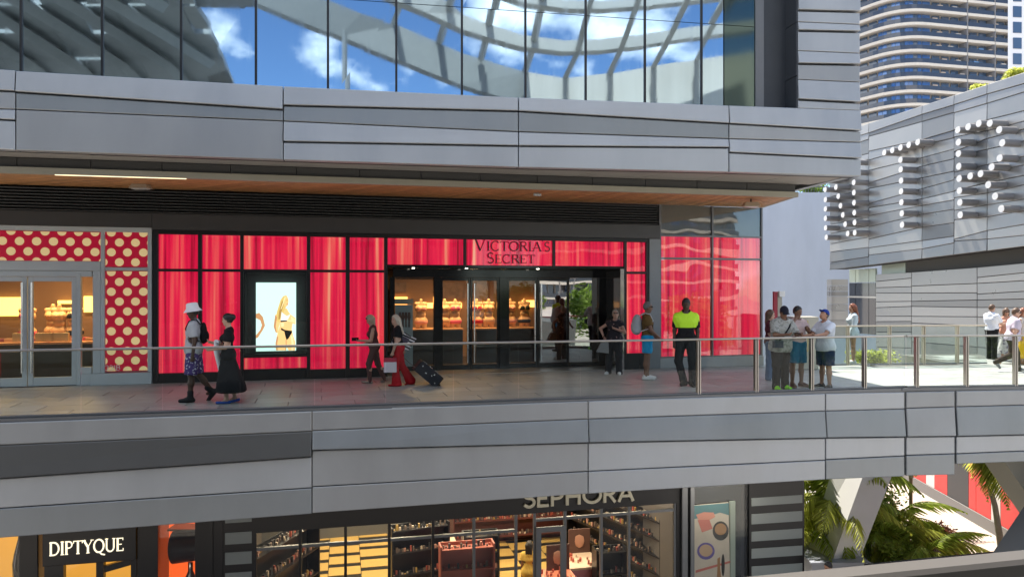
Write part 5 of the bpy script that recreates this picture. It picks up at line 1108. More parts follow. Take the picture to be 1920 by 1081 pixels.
# the viewer's own walkway slab
MB().pbox(NRL, -22, 16, -.9, .45, -.25, 4.2).build('walkway_slab', M_OPP, parent=opp)
# ---- trellis canopy ("ribbon") over the court side, placed by the mirror image it throws
def mir(p):
    q = LG.w(0, 0); d = (p-q).dot(LG.n); return p-LG.n*2*d
def VP(x, y, D): return mir(P(x, y, D))
ribn = empty('trellis_canopy', VP(700, 60, 34)+V((0, 0, -2)), 'curving pale trellis canopy over the court, mirrored in the upper windows', 'canopy')
M_TRL = mat('trellis_white', (.42, .41, .385), .6, var=.08, vs_=.6, stretch=(1, 1, .15)); M_TRS = mat('trellis_grey', (.24, .245, .24), .7, var=.06); M_TRW = mat('trellis_panel', (.50, .475, .43), .6, var=.10, vs_=1.5, stretch=(1.5, 1.5, .1))
def strip(bot, top, D0, D1, thick, m, name='edge_beam'):
    mb = MB(); n = len(bot); a = []; b_ = []
    for i in range(n):
        D = D0+(D1-D0)*i/(n-1); a.append(VP(*bot[i], D)); b_.append(VP(*top[i], D))
    off = LG.n*-thick  # real side: away from the facade is +n ; keep thickness behind the seen face
    off = LG.n*thick
    vv = a+b_+[p+off for p in a]+[p+off for p in b_]
    fs = []
    for i in range(n-1): fs += [(i, i+1, n+i+1, n+i), (2*n+i+1, 2*n+i, 3*n+i, 3*n+i+1), (i+1, i, 2*n+i, 2*n+i+1), (n+i, n+i+1, 3*n+i+1, 3*n+i)]
    fs += [(0, n, 3*n, 2*n), (n-1, 3*n-1, 4*n-1, 2*n-1)]
    mb.add(vv, fs); return mb.build(name, m, parent=ribn)
strip([(470, 0), (560, 38), (640, 70), (745, 112), (866, 160), (965, 188), (1010, 200)], [(520, -45), (600, -5), (680, 28), (745, 48), (866, 100), (985, 134), (1060, 147)], 36, 39, .8, M_TRS)
strip([(690, -20), (800, 25), (866, 55), (930, 75), (985, 88), (1060, 97), (1130, 95), (1209, 85), (1290, 72), (1420, 55)], [(720, -60), (830, -5), (866, 27), (930, 50), (985, 66), (1060, 76), (1130, 74), (1209, 64), (1290, 52), (1420, 36)], 33, 36, .7, M_TRL)
strip([(900, -25), (985, 6), (1060, 16), (1130, 18), (1209, 12), (1300, 2), (1420, -12)], [(920, -50), (985, -12), (1060, 0), (1130, 3), (1209, -4), (1300, -14), (1420, -28)], 31, 33, .6, M_TRL)
# curved parapet of pale panels at the right
tp = [(985, 134), (1062, 147), (1144, 138), (1225, 124), (1305, 112), (1420, 97)]
for i in range(5): strip([(tp[i][0]+2, 235), (tp[i+1][0]-2, 235)], [tp[i], (tp[i+1][0]-2, tp[i+1][1])], 38, 38, .3, M_TRW, 'parapet_panel')
def rod(pts, D, w, m=M_TRL, name='rib'):
    P3 = [VP(x, y, d) for (x, y), d in zip(pts, D)]; return MB().tube(P3, w, 4, smooth=False).build(name, m, parent=ribn)
for pts in ([(1062, 200), (1062, 145), (1085, 97), (1105, 18), (1120, -50)], [(1144, 200), (1144, 137), (1165, 95), (1195, 14), (1215, -50)], [(1225, 200), (1225, 125), (1250, 80), (1288, 4), (1310, -50)], [(1305, 200), (1305, 112), (1330, 66), (1370, -6), (1390, -50)], [(985, 134), (1000, 88), (1015, 10), (1020, -40)], [(905, 112), (915, 72), (930, -10), (935, -40)], [(822, 80), (835, 40), (850, -10), (860, -40)], [(735, 45), (755, -5), (765, -40)]):
    n = len(pts); Ds = [38, 37.5, 35, 32, 30][:n] if n == 5 else [38, 35, 32, 30][:n]
    rod(pts, Ds, .17, M_TRL)
rod([(649, 60), (649, 190)], [36.6, 36.6], .12, M_TRS, 'hanger')
rod([(336, -6), (480, -2)], [28, 28], .35, M_TRS, 'edge_beam')
# flat trellis roof at the left: panels with slits, deep beams below it
ZR = 12.6
def RP(x, y, z=ZR): return VP(x, y, (z-CAMZ)/((CY-y)/FPX))
edge = [(350, -30), (362, 10), (392, 62), (418, 110), (438, 158), (455, 215)]
ys = [-60, -30, 10, 62, 110, 158, 215]
xe = [345, 350, 362, 392, 418, 438, 455]
rg = random.Random(5)
for j in range(6):
    y0, y1 = ys[j], ys[j+1]
    xs_ = [-420+k*64 for k in range(12)]
    for k in range(12):
        a0 = xs_[k]+j*26; a1 = a0+63.6
        b0_, b1_ = a0+26, a1+26
        if a0 > xe[j]: continue
        a1 = min(a1, xe[j]); b1_ = min(b1_, xe[j+1]); b0_ = min(b0_, xe[j+1]-1)
        yy = y1-(rg.choice([4, 7, 9]) if rg.random() < .3 else -1)
        q_ = [RP(a0, y0), RP(a1, y0), RP(b1_, yy), RP(b0_, yy)]
        MB().prism(q_, (0, 0, .25)).build('roof_panel', mat('trellis_roof', (.38, .41, .42), .7, var=.06), parent=ribn)
for k in range(9):
    x0 = -380+k*85; pts = [(x0, -40), (x0+90, 10), (x0+175, 62), (x0+265, 120), (x0+350, 200)]
    pts = [p for p in pts if p[0] < np.interp(p[1], ys, xe)-4]
    if len(pts) > 1: MB().tube([RP(x, y, ZR-.25) for x, y in pts], .28, 4, smooth=False).build('beam', MT['trellis_roof'], parent=ribn)
strip([(340, -40), (362, 10), (392, 62), (418, 110), (438, 158), (455, 215)], [(300, -60), (325, -10), (350, 50), (372, 100), (392, 150), (405, 205)], 27, 40, .3, M_TRS, 'rim_panel')
# posts that carry the canopy
for x, D in ((480, 38), (900, 39), (1144, 39)):
    p = VP(x, 200, D); MB().tube([V((p.x, p.y, GZ)), V((p.x, p.y, p.z+.5))], .22, 10).build('column', M_TRS, parent=ribn)
# trees on the far side of the court, behind the viewer to the right
for i, (x, y, h) in enumerate(((24, -10, 4.5), (30, -6, 3.8), (20, -16, 5.0), (36, -14, 4.2))):
    shrub('court_tree', (x, y, GZ), (2.6, 2.6, 2.4), 3000, .22, ['leafy court tree nearest the opposite wing', 'leafy court tree farthest right behind the viewer', 'tall leafy court tree deep in the court', 'small leafy court tree at the street end'][i], m=M_LEAF, cat='tree', group='trees behind the viewer', seed=40+i, trunk=h)
# ================================================================== PEOPLE (implicit bodies meshed to one surface)
def smin(a, b_, k):
    h = np.maximum(k-np.abs(a-b_), 0)/k; return np.minimum(a, b_)-h*h*k*.25
def surfnet(F, org, h):
    S = F < 0; nx, ny, nz = F.shape
    cnt = np.zeros((nx-1, ny-1, nz-1), np.int8); cs = [(i, j, k) for i in (0, 1) for j in (0, 1) for k in (0, 1)]
    for i, j, k in cs: cnt += S[i:nx-1+i, j:ny-1+j, k:nz-1+k]
    act = (cnt > 0) & (cnt < 8); ids = -np.ones(act.shape, np.int64); A = np.argwhere(act); ids[act] = np.arange(len(A))
    acc = np.zeros((len(A), 3)); num = np.zeros(len(A))
    fv = {c: F[A[:, 0]+c[0], A[:, 1]+c[1], A[:, 2]+c[2]] for c in cs}
    for c in cs:
        for ax in range(3):
            if c[ax] == 0:
                d = list(c); d[ax] = 1; d = tuple(d); f0, f1 = fv[c], fv[d]; m = (f0 < 0) != (f1 < 0)
                t = f0[m]/(f0[m]-f1[m]); p = np.tile(np.array(c, float), (m.sum(), 1)); p[:, ax] = t; acc[m] += p; num[m] += 1
    vv = (A+acc/num[:, None])*h+org; fs = []
    for ax in range(3):
        a1, a2 = (ax+1) % 3, (ax+2) % 3
        sl0 = [slice(None)]*3; sl1 = [slice(None)]*3; sl0[ax] = slice(0, -1); sl1[ax] = slice(1, None)
        X = S[tuple(sl0)] != S[tuple(sl1)]; E = np.argwhere(X)
        E = E[(E[:, a1] > 0) & (E[:, a2] > 0) & (E[:, a1] < F.shape[a1]-1) & (E[:, a2] < F.shape[a2]-1)]
        def cell(o1, o2):
            q_ = E.copy(); q_[:, a1] -= o1; q_[:, a2] -= o2; return ids[q_[:, 0], q_[:, 1], q_[:, 2]]
        Q = np.stack([cell(1, 1), cell(0, 1), cell(0, 0), cell(1, 0)], 1); ins = S[E[:, 0], E[:, 1], E[:, 2]]
        Q[~ins] = Q[~ins][:, ::-1]; fs.append(Q)
    return vv, np.concatenate(fs)
class Field:
    """smooth union of primitives on a grid"""
    def __init__(s, h=.012): s.pr = []; s.cut = []; s.h = h; s.wr = 0
    def cap(s, a, b_, ra, rb=None, k=.03): s.pr.append(('c', np.array(a, float), np.array(b_, float), ra, ra if rb is None else rb, k)); return s
    def ell(s, c, r, k=.02, rot=None): s.pr.append(('e', np.array(c, float), np.array(r, float), rot, None, k)); return s
    def mesh(s):
        lo = np.full(3, 9.); hi = np.full(3, -9.); bb = []
        for p in s.pr:
            if p[0] == 'c': R = max(p[3], p[4]); l = np.minimum(p[1], p[2])-R; u = np.maximum(p[1], p[2])+R
            else: R = p[2] if p[3] is None else np.full(3, p[2].max()); l = p[1]-R; u = p[1]+R
            bb.append((l, u)); lo = np.minimum(lo, l); hi = np.maximum(hi, u)
        h = s.h; lo -= 3*h+.01; hi += 3*h+.01; n = np.ceil((hi-lo)/h).astype(int)+1; F = np.full(n, .5)
        for p, (l, u) in zip(s.pr, bb):
            mg = p[5]+2*h; i0 = np.maximum(((l-mg-lo)/h).astype(int), 0); i1 = np.minimum(((u+mg-lo)/h).astype(int)+2, n)
            sl = tuple(slice(a, b_) for a, b_ in zip(i0, i1)); g = np.stack(np.meshgrid(*[lo[q_]+h*np.arange(i0[q_], i1[q_]) for q_ in range(3)], indexing='ij'), -1)
            if p[0] == 'c':
                pa = g-p[1]; ba = p[2]-p[1]; t = np.clip((pa@ba)/max(ba@ba, 1e-9), 0, 1); d = np.linalg.norm(pa-t[..., None]*ba, axis=-1)-(p[3]+(p[4]-p[3])*t)
            else:
                q_ = g-p[1]
                if p[3] is not None: q_ = q_@p[3]
                k0 = np.linalg.norm(q_/p[2], axis=-1); k1 = np.linalg.norm(q_/p[2]**2, axis=-1)+1e-9; d = k0*(k0-1)/k1
            F[sl] = smin(F[sl], d, p[5])
        g = None
        if s.cut or s.wr: g = np.stack(np.meshgrid(*[lo[q_]+h*np.arange(n[q_]) for q_ in range(3)], indexing='ij'), -1)
        if s.wr: F = F+s.wr*(np.sin(g[..., 2]*46+5*np.sin(g[..., 0]*21)+4*np.sin(g[..., 1]*17))*.6+np.sin(g[..., 0]*60+g[..., 2]*25)*.4)
        for f in s.cut: F = np.maximum(F, f(g))
        return surfnet(F, lo, h)
def plane_cut(p, n_):
    p = np.array(p, float); n_ = np.array(n_, float); n_ /= np.linalg.norm(n_); return lambda g: (g-p)@n_
def sph_cut(c, r): c = np.array(c, float); return lambda g: r-np.linalg.norm(g-c, axis=-1)
NV = lambda v: np.array(v, float)/np.linalg.norm(v)
SKIN = {'dark': mat('skin_dark', (.065, .032, .02), .5), 'brown': mat('skin_brown', (.20, .10, .06), .5), 'tan': mat('skin_tan', (.42, .22, .14), .5), 'light': mat('skin_light', (.52, .31, .22), .5)}
M_EYE = mat('eye_dark', (.02, .015, .012), .3); M_LIP = mat('lip', (.30, .10, .09), .5)
def person(name_label, foot, fwd, H=1.75, skin='light', girth=1., fem=False, lean=0., head=(0, 0), arms=None, legs=None, top=None, bottom=None, shoes=None, hair=None, hat=None, glasses=False, group=None, hres=.013, nod=0, side=0.):
    s = H/1.75; g = girth
    R_ = np.array([[1, 0, 0], [0, math.cos(lean), math.sin(lean)], [0, -math.sin(lean), math.cos(lean)]])  # forward lean about x
    Ry = np.array([[math.cos(side), 0, math.sin(side)], [0, 1, 0], [-math.sin(side), 0, math.cos(side)]])
    pel = np.array([0, 0, .94]); up = lambda p: pel+Ry@(R_@(np.array(p, float)-pel))
    shw = .165 if fem else .185; hipw = .10 if fem else .092
    legs = legs or [((.02, .02, -1), (.0, -.03, -1), 0, 0)]*2
    arms = arms or [((.12, 0, -1), (.05, .15, -1))]*2
    J = {}
    for sd, sg in (('L', -1), ('R', 1)):
        th, sn, yaw, pit = legs[0 if sd == 'L' else 1]; th = NV((th[0]*sg, th[1], th[2])); sn = NV((sn[0]*sg, sn[1], sn[2]))
        hp = np.array([sg*hipw, 0, .92]); kn = hp+th*.43; an = kn+sn*.42; J['hip'+sd], J['kn'+sd], J['an'+sd] = hp, kn, an
        ua, fa_ = arms[0 if sd == 'L' else 1]; ua = NV((ua[0]*sg, ua[1], ua[2])); fa_ = NV((fa_[0]*sg, fa_[1], fa_[2]))
        sh = up([sg*shw*.97, -.01, 1.385]); el = sh+ua*.29; wr = el+fa_*.255; J['sh'+sd], J['el'+sd], J['wr'+sd], J['fd'+sd] = sh, el, wr, fa_
    dz = .085-min(J['anL'][2], J['anR'][2])
    neck = up([0, -.015, 1.47]); hc = up([0, .015+.03*nod, 1.625]); hp_, hy = head
    ch, cp = math.cos(hy), math.sin(hy); cph, sph = math.cos(hp_), math.sin(hp_)
    HR = np.array([[ch, -cp, 0], [cp, ch, 0], [0, 0, 1]])@np.array([[1, 0, 0], [0, cph, sph], [0, -sph, cph]])   # pitch>0 looks down
    hd = lambda x, y, z: hc+HR@np.array([x, y, z], float)
    # ---------- body
    def torso(f, inf=0., k=.06):
        f.cap(up([-hipw*.8, 0, .95]), up([hipw*.8, 0, .95]), (.118 if fem else .108)*g+inf, k=k); f.cap(up([-.055*g, .01*g, 1.1]), up([.055*g, .01*g, 1.1]), (.092 if fem else .105)*g**1.2+inf, k=k)
        f.cap(up([-.085, .0, 1.27]), up([.085, 0, 1.27]), (.100 if fem else .112)*g+inf, k=k); f.cap(up([0, -.012, 1.425]), up([-shw+.035, -.01, 1.385]), .064*g+inf, .056*g+inf, k=k); f.cap(up([0, -.012, 1.425]), up([shw-.035, -.01, 1.385]), .064*g+inf, .056*g+inf, k=k)
        if fem: f.ell(up([-.07, .085, 1.27]), (.062+inf, .06+inf, .062+inf), k=.04); f.ell(up([.07, .085, 1.27]), (.062+inf, .06+inf, .062+inf), k=.04)
    f = Field(hres); torso(f); f.cap(neck, up([0, .005, 1.56]), .054*g**.5, .05, k=.03)
    f.ell(hc+HR@np.array([0, 0, .018]), (.074, .094, .108), k=.02, rot=HR); f.ell(hd(0, .028, -.065), (.052, .058, .052), k=.04, rot=HR); f.cap(hd(0, .088, .005), hd(0, .104, -.022), .010, .014, k=.012)
    for sg in (-1, 1): f.ell(hd(sg*.076, -.005, -.01), (.012, .02, .03), k=.01, rot=HR)
    for sd in 'LR':
        f.cap(J['hip'+sd], J['kn'+sd], .085*g, .054*g**.7, k=.04); f.cap(J['kn'+sd], J['kn'+sd]*.62+J['an'+sd]*.38+np.array([0, -.012, 0]), .052*g**.7, .056*g**.7, k=.03); f.cap(J['kn'+sd]*.62+J['an'+sd]*.38, J['an'+sd], .053*g**.7, .036, k=.03)
        f.cap(J['an'+sd], J['an'+sd]+np.array([0, .08, -.045]), .036, .03, k=.03)
        f.cap(J['sh'+sd], J['el'+sd], (.047 if fem else .054)*g**.8, (.037 if fem else .041)*g**.6, k=.03); f.cap(J['el'+sd], J['wr'+sd], .039*g**.6, .027, k=.02)
        f.cap(J['wr'+sd], J['wr'+sd]+J['fd'+sd]*.075, .026, .03, k=.02)
    tr = np.array([0, 0, dz]); fx, fy = fwd; ln = math.hypot(fx, fy); fx /= ln; fy /= ln
    Rw = np.array([[fy, fx, 0], [-fx, fy, 0], [0, 0, 1]]); org = np.array([foot[0], foot[1], 0.])
    # centre the feet on the given spot
    cen = np.array([(J['anL'][0]+J['anR'][0])/2, (J['anL'][1]+J['anR'][1])/2+.05, 0])
    tw = lambda p: (np.asarray(p, float)+tr-cen)*s@Rw.T+org
    root = empty('person', tuple(org), name_label, 'person', group)
    def emit(fld, nm, mats, extra=None):
        vv, fs = fld.mesh(); mb = MB(); mb.v = [tuple(q_) for q_ in tw(vv)]; mb.f = [tuple(q_) for q_ in fs.tolist()]; mb.m = [0]*len(fs); mb.sm = [True]*len(fs)
        if extra: extra(mb)
        return mb.build(nm, mats, parent=root)
    def body_extra(mb):
        for sd, sg in (('L', -1), ('R', 1)):
            fd = J['fd'+sd]; w0 = J['wr'+sd]+fd*.07; side_ = NV(np.cross(fd, [0, 0, 1]) if abs(fd[2]) < .9 else np.cross(fd, [1, 0, 0])); cur = NV(np.cross(side_, fd))
            if cur[1] < 0 and abs(fd[2]) > .6: cur = -cur
            for k, (o, l) in enumerate(((-.027, .066), (-.009, .078), (.009, .073), (.027, .056))):
                a = w0+side_*o; b_ = a+(fd*.85+cur*.35)*l*.55; c = b_+(fd*.5+cur*.8)*l*.5; mb.tube([V(tw(a-fd*.02)), V(tw(b_)), V(tw(c))], [.0095*s, .0088*s, .006*s], 5)
            a = J['wr'+sd]+fd*.03-side_*.02*sg; b_ = a+(fd*.6-side_*sg*.6+cur*.4)*.045; mb.tube([V(tw(a)), V(tw(b_)), V(tw(b_+fd*.03))], [.012*s, .011*s, .007*s], 5)
        for sg in (-1, 1):
            c = V(tw(hd(sg*.03, .083, .018))); mb.lathe([(.0, -.007), (.011, -.003), (.011, .003), (0, .007)], c, 8, 1)
        mb.tube([V(tw(hd(-.022, .082, -.062))), V(tw(hd(0, .089, -.063))), V(tw(hd(.022, .082, -.062)))], [.004, .006, .004], 5, 2)
    emit(f, 'body', [SKIN[skin], M_EYE, M_LIP], body_extra)
    # ---------- top
    if top:
        inf = top.get('inf', .014); t = Field(hres); torso(t, inf, .07); sl = top.get('sleeve', .6); hem = top.get('hem', .90)
        for sd in 'LR':
            a, b_, c = J['sh'+sd], J['el'+sd], J['wr'+sd]
            if sl > 0:
                e = a+(b_-a)*min(sl, 1); t.cap(a, e, .056*g**.8+inf, (.05 if sl < 1 else .044)*g**.7+inf, k=.03)
                if sl > 1: t.cap(b_, b_+(c-b_)*(sl-1), .044+inf, .036+inf, k=.02)
        if hem < .88: t.cap(up([-hipw*.7, 0, hem+.08]), up([hipw*.7, 0, hem+.08]), .13*g+inf, k=.06)
        hp0 = up([0, 0, hem]); t.cut.append(plane_cut(hp0, Ry@(R_@np.array([0, 0, -1.])))); t.cut.append(sph_cut(up([0, top.get('nd', .03), 1.50]), .075))
        for sd in 'LR':
            a, b_ = J['sh'+sd], J['el'+sd]
            if 0 < sl < 1:
                n_ = NV(b_-a); e = a+(b_-a)*sl; t.cut.append((lambda e, n_: (lambda gg: np.where(np.linalg.norm(gg-e, axis=-1) < .13, (gg-e)@n_, -1.)))(e, n_))
        t.wr = .0035; emit(t, top.get('name', 'shirt'), top['mat'])
        if 'yoke' in top:   # upper half of another colour: thin overlay
            t2 = Field(hres); torso(t2, inf+.004, .07)
            for sd in 'LR': a, b_ = J['sh'+sd], J['el'+sd]; t2.cap(a, a+(b_-a)*(sl*.92), .057*g**.8+inf, .050+inf, k=.03)
            t2.cut = [plane_cut(up([0, 0, top['yoke'][0]]), [0, 0, -1.]), sph_cut(up([0, .03, 1.50]), .078)]; t2.wr = .003
            for sd in 'LR':
                a, b_ = J['sh'+sd], J['el'+sd]; n_ = NV(b_-a); e = a+(b_-a)*(sl*.97); t2.cut.append((lambda e, n_: (lambda gg: np.where(np.linalg.norm(gg-e, axis=-1) < .14, (gg-e)@n_, -1.)))(e, n_))
            emit(t2, 'yoke', top['yoke'][1])
            t3 = Field(hres); t3.cap(up([-.05, -.01, 1.49]), up([.05, -.01, 1.49]), .045, k=.02); t3.cut = [plane_cut(up([0, .045, 1.5]), [0, 1, .3])]; emit(t3, 'collar', top['mat'])
    # ---------- bottom
    if bottom:
        kd = bottom['kind']; inf = bottom.get('inf', .018); b0 = Field(hres)
        if kd in ('shorts', 'pants', 'flare'):
            b0.cap(up([-hipw*.8, 0, .95]), up([hipw*.8, 0, .95]), (.120 if fem else .112)*g+inf*.6, k=.05)
            fr_ = bottom.get('len', .9)
            for sd in 'LR':
                h_, k_, a_ = J['hip'+sd], J['kn'+sd], J['an'+sd]
                if kd == 'shorts':
                    e = h_+(k_-h_)*fr_; b0.cap(h_, e, .092*g+inf, .086*g+inf, k=.04); n_ = NV(k_-h_); b0.cut.append((lambda e, n_: (lambda gg: np.where(np.linalg.norm(gg-e, axis=-1) < .17, (gg-e)@n_, -1.)))(e-n_*.0, n_))
                else:
                    fl_ = bottom.get('flare', .062); b0.cap(h_, k_, .09*g+inf, .062*g**.7+inf, k=.04); b0.cap(k_, a_+(a_-k_)*.08, .06*g**.7+inf, fl_, k=.03)
                    if kd == 'flare': b0.cap(k_*.4+a_*.6, a_+(a_-k_)*.10, .075, fl_+.02, k=.04)
                    b0.cut.append(plane_cut([0, 0, min(J['anL'][2], J['anR'][2])-.075], [0, 0, -1]))
        else:
            zh = bottom['hem']; fl_ = bottom.get('flare', .2); sw_ = bottom.get('sway', 0)
            for q_ in range(7):
                t_ = q_/6; z = .98+(zh-.98)*t_; r0 = .118*g*(1-t_)+fl_*t_; b0.cap([-r0*.35, sw_*t_*t_, z], [r0*.35, sw_*t_*t_, z], r0*.92, k=.06)
            b0.cut.append(plane_cut([0, 0, zh], [0, 0, -1]))
        b0.cut.append(plane_cut(up([0, 0, bottom.get('waist', 1.03)]), Ry@(R_@np.array([0, 0, 1.])))); b0.wr = .0045; emit(b0, {'shorts': 'shorts', 'pants': 'trousers', 'flare': 'trousers', 'skirt': 'skirt'}[kd], bottom['mat'])
    # ---------- shoes
    if shoes:
        for i, sd in enumerate('LR'):
            a = J['an'+sd]; _, _, yaw, pit = legs[i]; d = np.array([math.sin(yaw)*(1 if sd == 'R' else -1), math.cos(yaw), 0]); cpi, spi = math.cos(pit), math.sin(pit); dn = d*cpi+np.array([0, 0, -spi]); upv = np.array([0, 0, 1])*cpi+d*spi
            sf = Field(.011); heel = a-dn*.045-upv*.045; toe = a+dn*.175-upv*.052; sf.cap(heel, a+dn*.06-upv*.04, .042, .047, k=.03); sf.cap(a+dn*.06-upv*.042, toe, .046, .034, k=.03)
            if shoes.get('kind') == 'boot': sf.cap(a-upv*.03, a+upv*.10, .052, .055, k=.03)
            elif shoes.get('kind') != 'slipper': sf.cap(a-upv*.03-dn*.01, a+upv*.005-dn*.01, .046, .044, k=.02)
            sf.cut.append(plane_cut(a-upv*.085, -upv))
            if shoes.get('kind') == 'slipper': sf.cut.append(plane_cut(a-upv*.032, upv))
            emit(sf, 'shoe', shoes['mat'])
            if 'sole' in shoes:
                so_ = Field(.011); so_.cap(heel-upv*.0, a+dn*.06-upv*.045, .047, .052, k=.03); so_.cap(a+dn*.06-upv*.045, toe-upv*.0, .051, .039, k=.03); so_.cut = [plane_cut(a-upv*.0852, -upv), plane_cut(a-upv*.066, upv)]; emit(so_, 'sole', shoes['sole'])
    # ---------- hair and headwear
    if hair:
        hf = Field(.011); hk = hair['kind']; inf = .010 if hk == 'short' else .022
        hf.ell(hc+HR@np.array([0, -.008, .024]), (.076+inf, .096+inf, .108+inf), k=.02, rot=HR)
        if hk == 'short': hf.cut += [plane_cut(hd(0, .035, .03), HR@np.array([0, .9, -.75])), plane_cut(hd(0, 0, -.035), HR@np.array([0, .3, -1]))]
        else:
            ctop = [plane_cut(hd(0, .045, .02), HR@np.array([0, 1., -.45]))]
            L_ = hair.get('len', .3); bk = hair.get('back', -.05)
            for sx in (-.055, 0, .055): hf.cap(hd(sx, -.06, .02), hd(sx*1.15, -.06, .02)+np.array([hair.get('sx', 0), bk, -L_]), .055, .03, k=.04)
            if hair.get('front'): 
                for sx in (-.075, .075): hf.cap(hd(sx, .0, .03), hd(sx*1.1, .03, -.12-L_*.3), .026, .016, k=.03)
            hf.cut += ctop if not hair.get('front') else [plane_cut(hd(0, .062, .02), HR@np.array([0, 1., -.30]))]
            hf.wr = .004
        if hair.get('bun'): hf.ell(hd(0, -.1, .05), (.07, .07, .065), k=.03)
        emit(hf, 'hair', hair['mat'])
    if hat:
        if hat['kind'] == 'cap':
            cf = Field(.011); cf.ell(hc+HR@np.array([0, -.008, .028]), (.09, .112, .118), k=.02, rot=HR); cf.cut.append(plane_cut(hd(0, 0, .045), HR@np.array([0, .18, -1]))); bd = hat.get('brim', 1)
            cf.ell(hd(0, .125*bd, .05), (.075, .085, .010), k=.01, rot=HR); cf.cut = [plane_cut(hd(0, 0, .035), HR@np.array([0, .10, -1]))]; emit(cf, 'cap', hat['mat'])
        else:
            def bh(mb):
                n = 20; prof = [(.155, .012), (.148, .018), (.105, .075), (.093, .155), (.075, .172), (.0, .178), (.0, .17), (.09, .15), (.1, .075), (.15, .008)]
                vv = [V(tw(hd(r*math.cos(2*math.pi*j/n)*.95, r*math.sin(2*math.pi*j/n)*1.08-.005, z))) for r, z in prof for j in range(n)]; mb.add(vv, [(i*n+j, i*n+(j+1) % n, (i+1)*n+(j+1) % n, (i+1)*n+j) for i in range(len(prof)-1) for j in range(n)], 0, True)
            mb = MB(); bh(mb); mb.build('bucket_hat', hat['mat'], parent=root)
    if glasses:
        mb = MB(); zz_ = .022 if glasses == True else .085; yy = .092 if glasses == True else .07
        for sg in (-1, 1): mb.lathe([(.0, -.018), (.026, -.012), (.027, .012), (0, .018)], V(tw(hd(sg*.034, yy, zz_))), 10); mb.tube([V(tw(hd(sg*.058, yy, zz_))), V(tw(hd(sg*.078, 0, zz_)))], .004, 4)
        mb.tube([V(tw(hd(-.034, yy+.004, zz_))), V(tw(hd(.034, yy+.004, zz_)))], .004, 4); mb.build('sunglasses', M_EYE, parent=root)
    out = {k: V(tw(v)) for k, v in J.items() if not k.startswith('fd')}
    for sd in 'LR': out['hand'+sd] = V(tw(J['wr'+sd]+J['fd'+sd]*.10))
    out['root'] = root; out['up'] = lambda p: V(tw(up(p))); out['hd'] = lambda *p: V(tw(hd(*p))); out['fwd'] = V((fx, fy, 0)); out['right'] = V((fy, -fx, 0)); out['s'] = s
    return out
cl = lambda n_, c, r=.85, **k: mat('cloth_'+n_, c, r, spec=.2, **k)
def pattern_mat(name, base, dot, sc=22, thr=.62):
    m = mat(name, base, .8); t = m.node_tree; b_ = t.nodes['Principled BSDF']; g_ = t.nodes.new('ShaderNodeNewGeometry'); n_ = t.nodes.new('ShaderNodeTexNoise'); n_.inputs['Scale'].default_value = sc; n_.inputs['Detail'].default_value = 2; t.links.new(g_.outputs['Position'], n_.inputs['Vector'])
    r = t.nodes.new('ShaderNodeValToRGB'); r.color_ramp.interpolation = 'CONSTANT'; r.color_ramp.elements[0].color = base+(1,); r.color_ramp.elements[1].position = thr; r.color_ramp.elements[1].color = dot+(1,); t.links.new(n_.outputs[0], r.inputs[0]); t.links.new(r.outputs[0], b_.inputs['Base Color']); return m
def stripe_mat(name, a, b_, d, f):
    m = mat(name, a, .8); t = m.node_tree; bb = t.nodes['Principled BSDF']; g_ = t.nodes.new('ShaderNodeNewGeometry'); dp = t.nodes.new('ShaderNodeVectorMath'); dp.operation = 'DOT_PRODUCT'; dp.inputs[1].default_value = d; t.links.new(g_.outputs['Position'], dp.inputs[0])
    s_ = t.nodes.new('ShaderNodeMath'); s_.operation = 'MULTIPLY'; s_.inputs[1].default_value = f; t.links.new(dp.outputs['Value'], s_.inputs[0]); fr_ = t.nodes.new('ShaderNodeMath'); fr_.operation = 'FRACT'; t.links.new(s_.outputs[0], fr_.inputs[0])
    r = t.nodes.new('ShaderNodeValToRGB'); r.color_ramp.interpolation = 'CONSTANT'; r.color_ramp.elements[0].color = a+(1,); r.color_ramp.elements[1].position = .5; r.color_ramp.elements[1].color = b_+(1,); t.links.new(fr_.outputs[0], r.inputs[0]); t.links.new(r.outputs[0], bb.inputs['Base Color']); return m
def gp(px, py): d = FPX*CAMZ/(py-CY); return ((px-CX)/FPX*d, d)
BLKC = cl('black', (.012, .012, .014)); GREYT = cl('grey_tee', (.42, .43, .46)); WHT = cl('white', (.75, .76, .78)); NAVY = cl('navy', (.02, .03, .07))
HB = mat('hair_black', (.012, .010, .010), .5); HBL = mat('hair_blonde', (.48, .38, .26), .5); HAU = mat('hair_auburn', (.20, .06, .025), .45); HGR = mat('hair_grey', (.15, .145, .14), .6); HBR = mat('hair_brown', (.10, .055, .03), .5)
SHB = cl('shoe_black', (.015, .015, .017), .5); SHW = cl('shoe_white', (.75, .75, .74), .5)
LW = (-1, -.26)   # walking left along the shop fronts
WG = 'walkers on the deck'
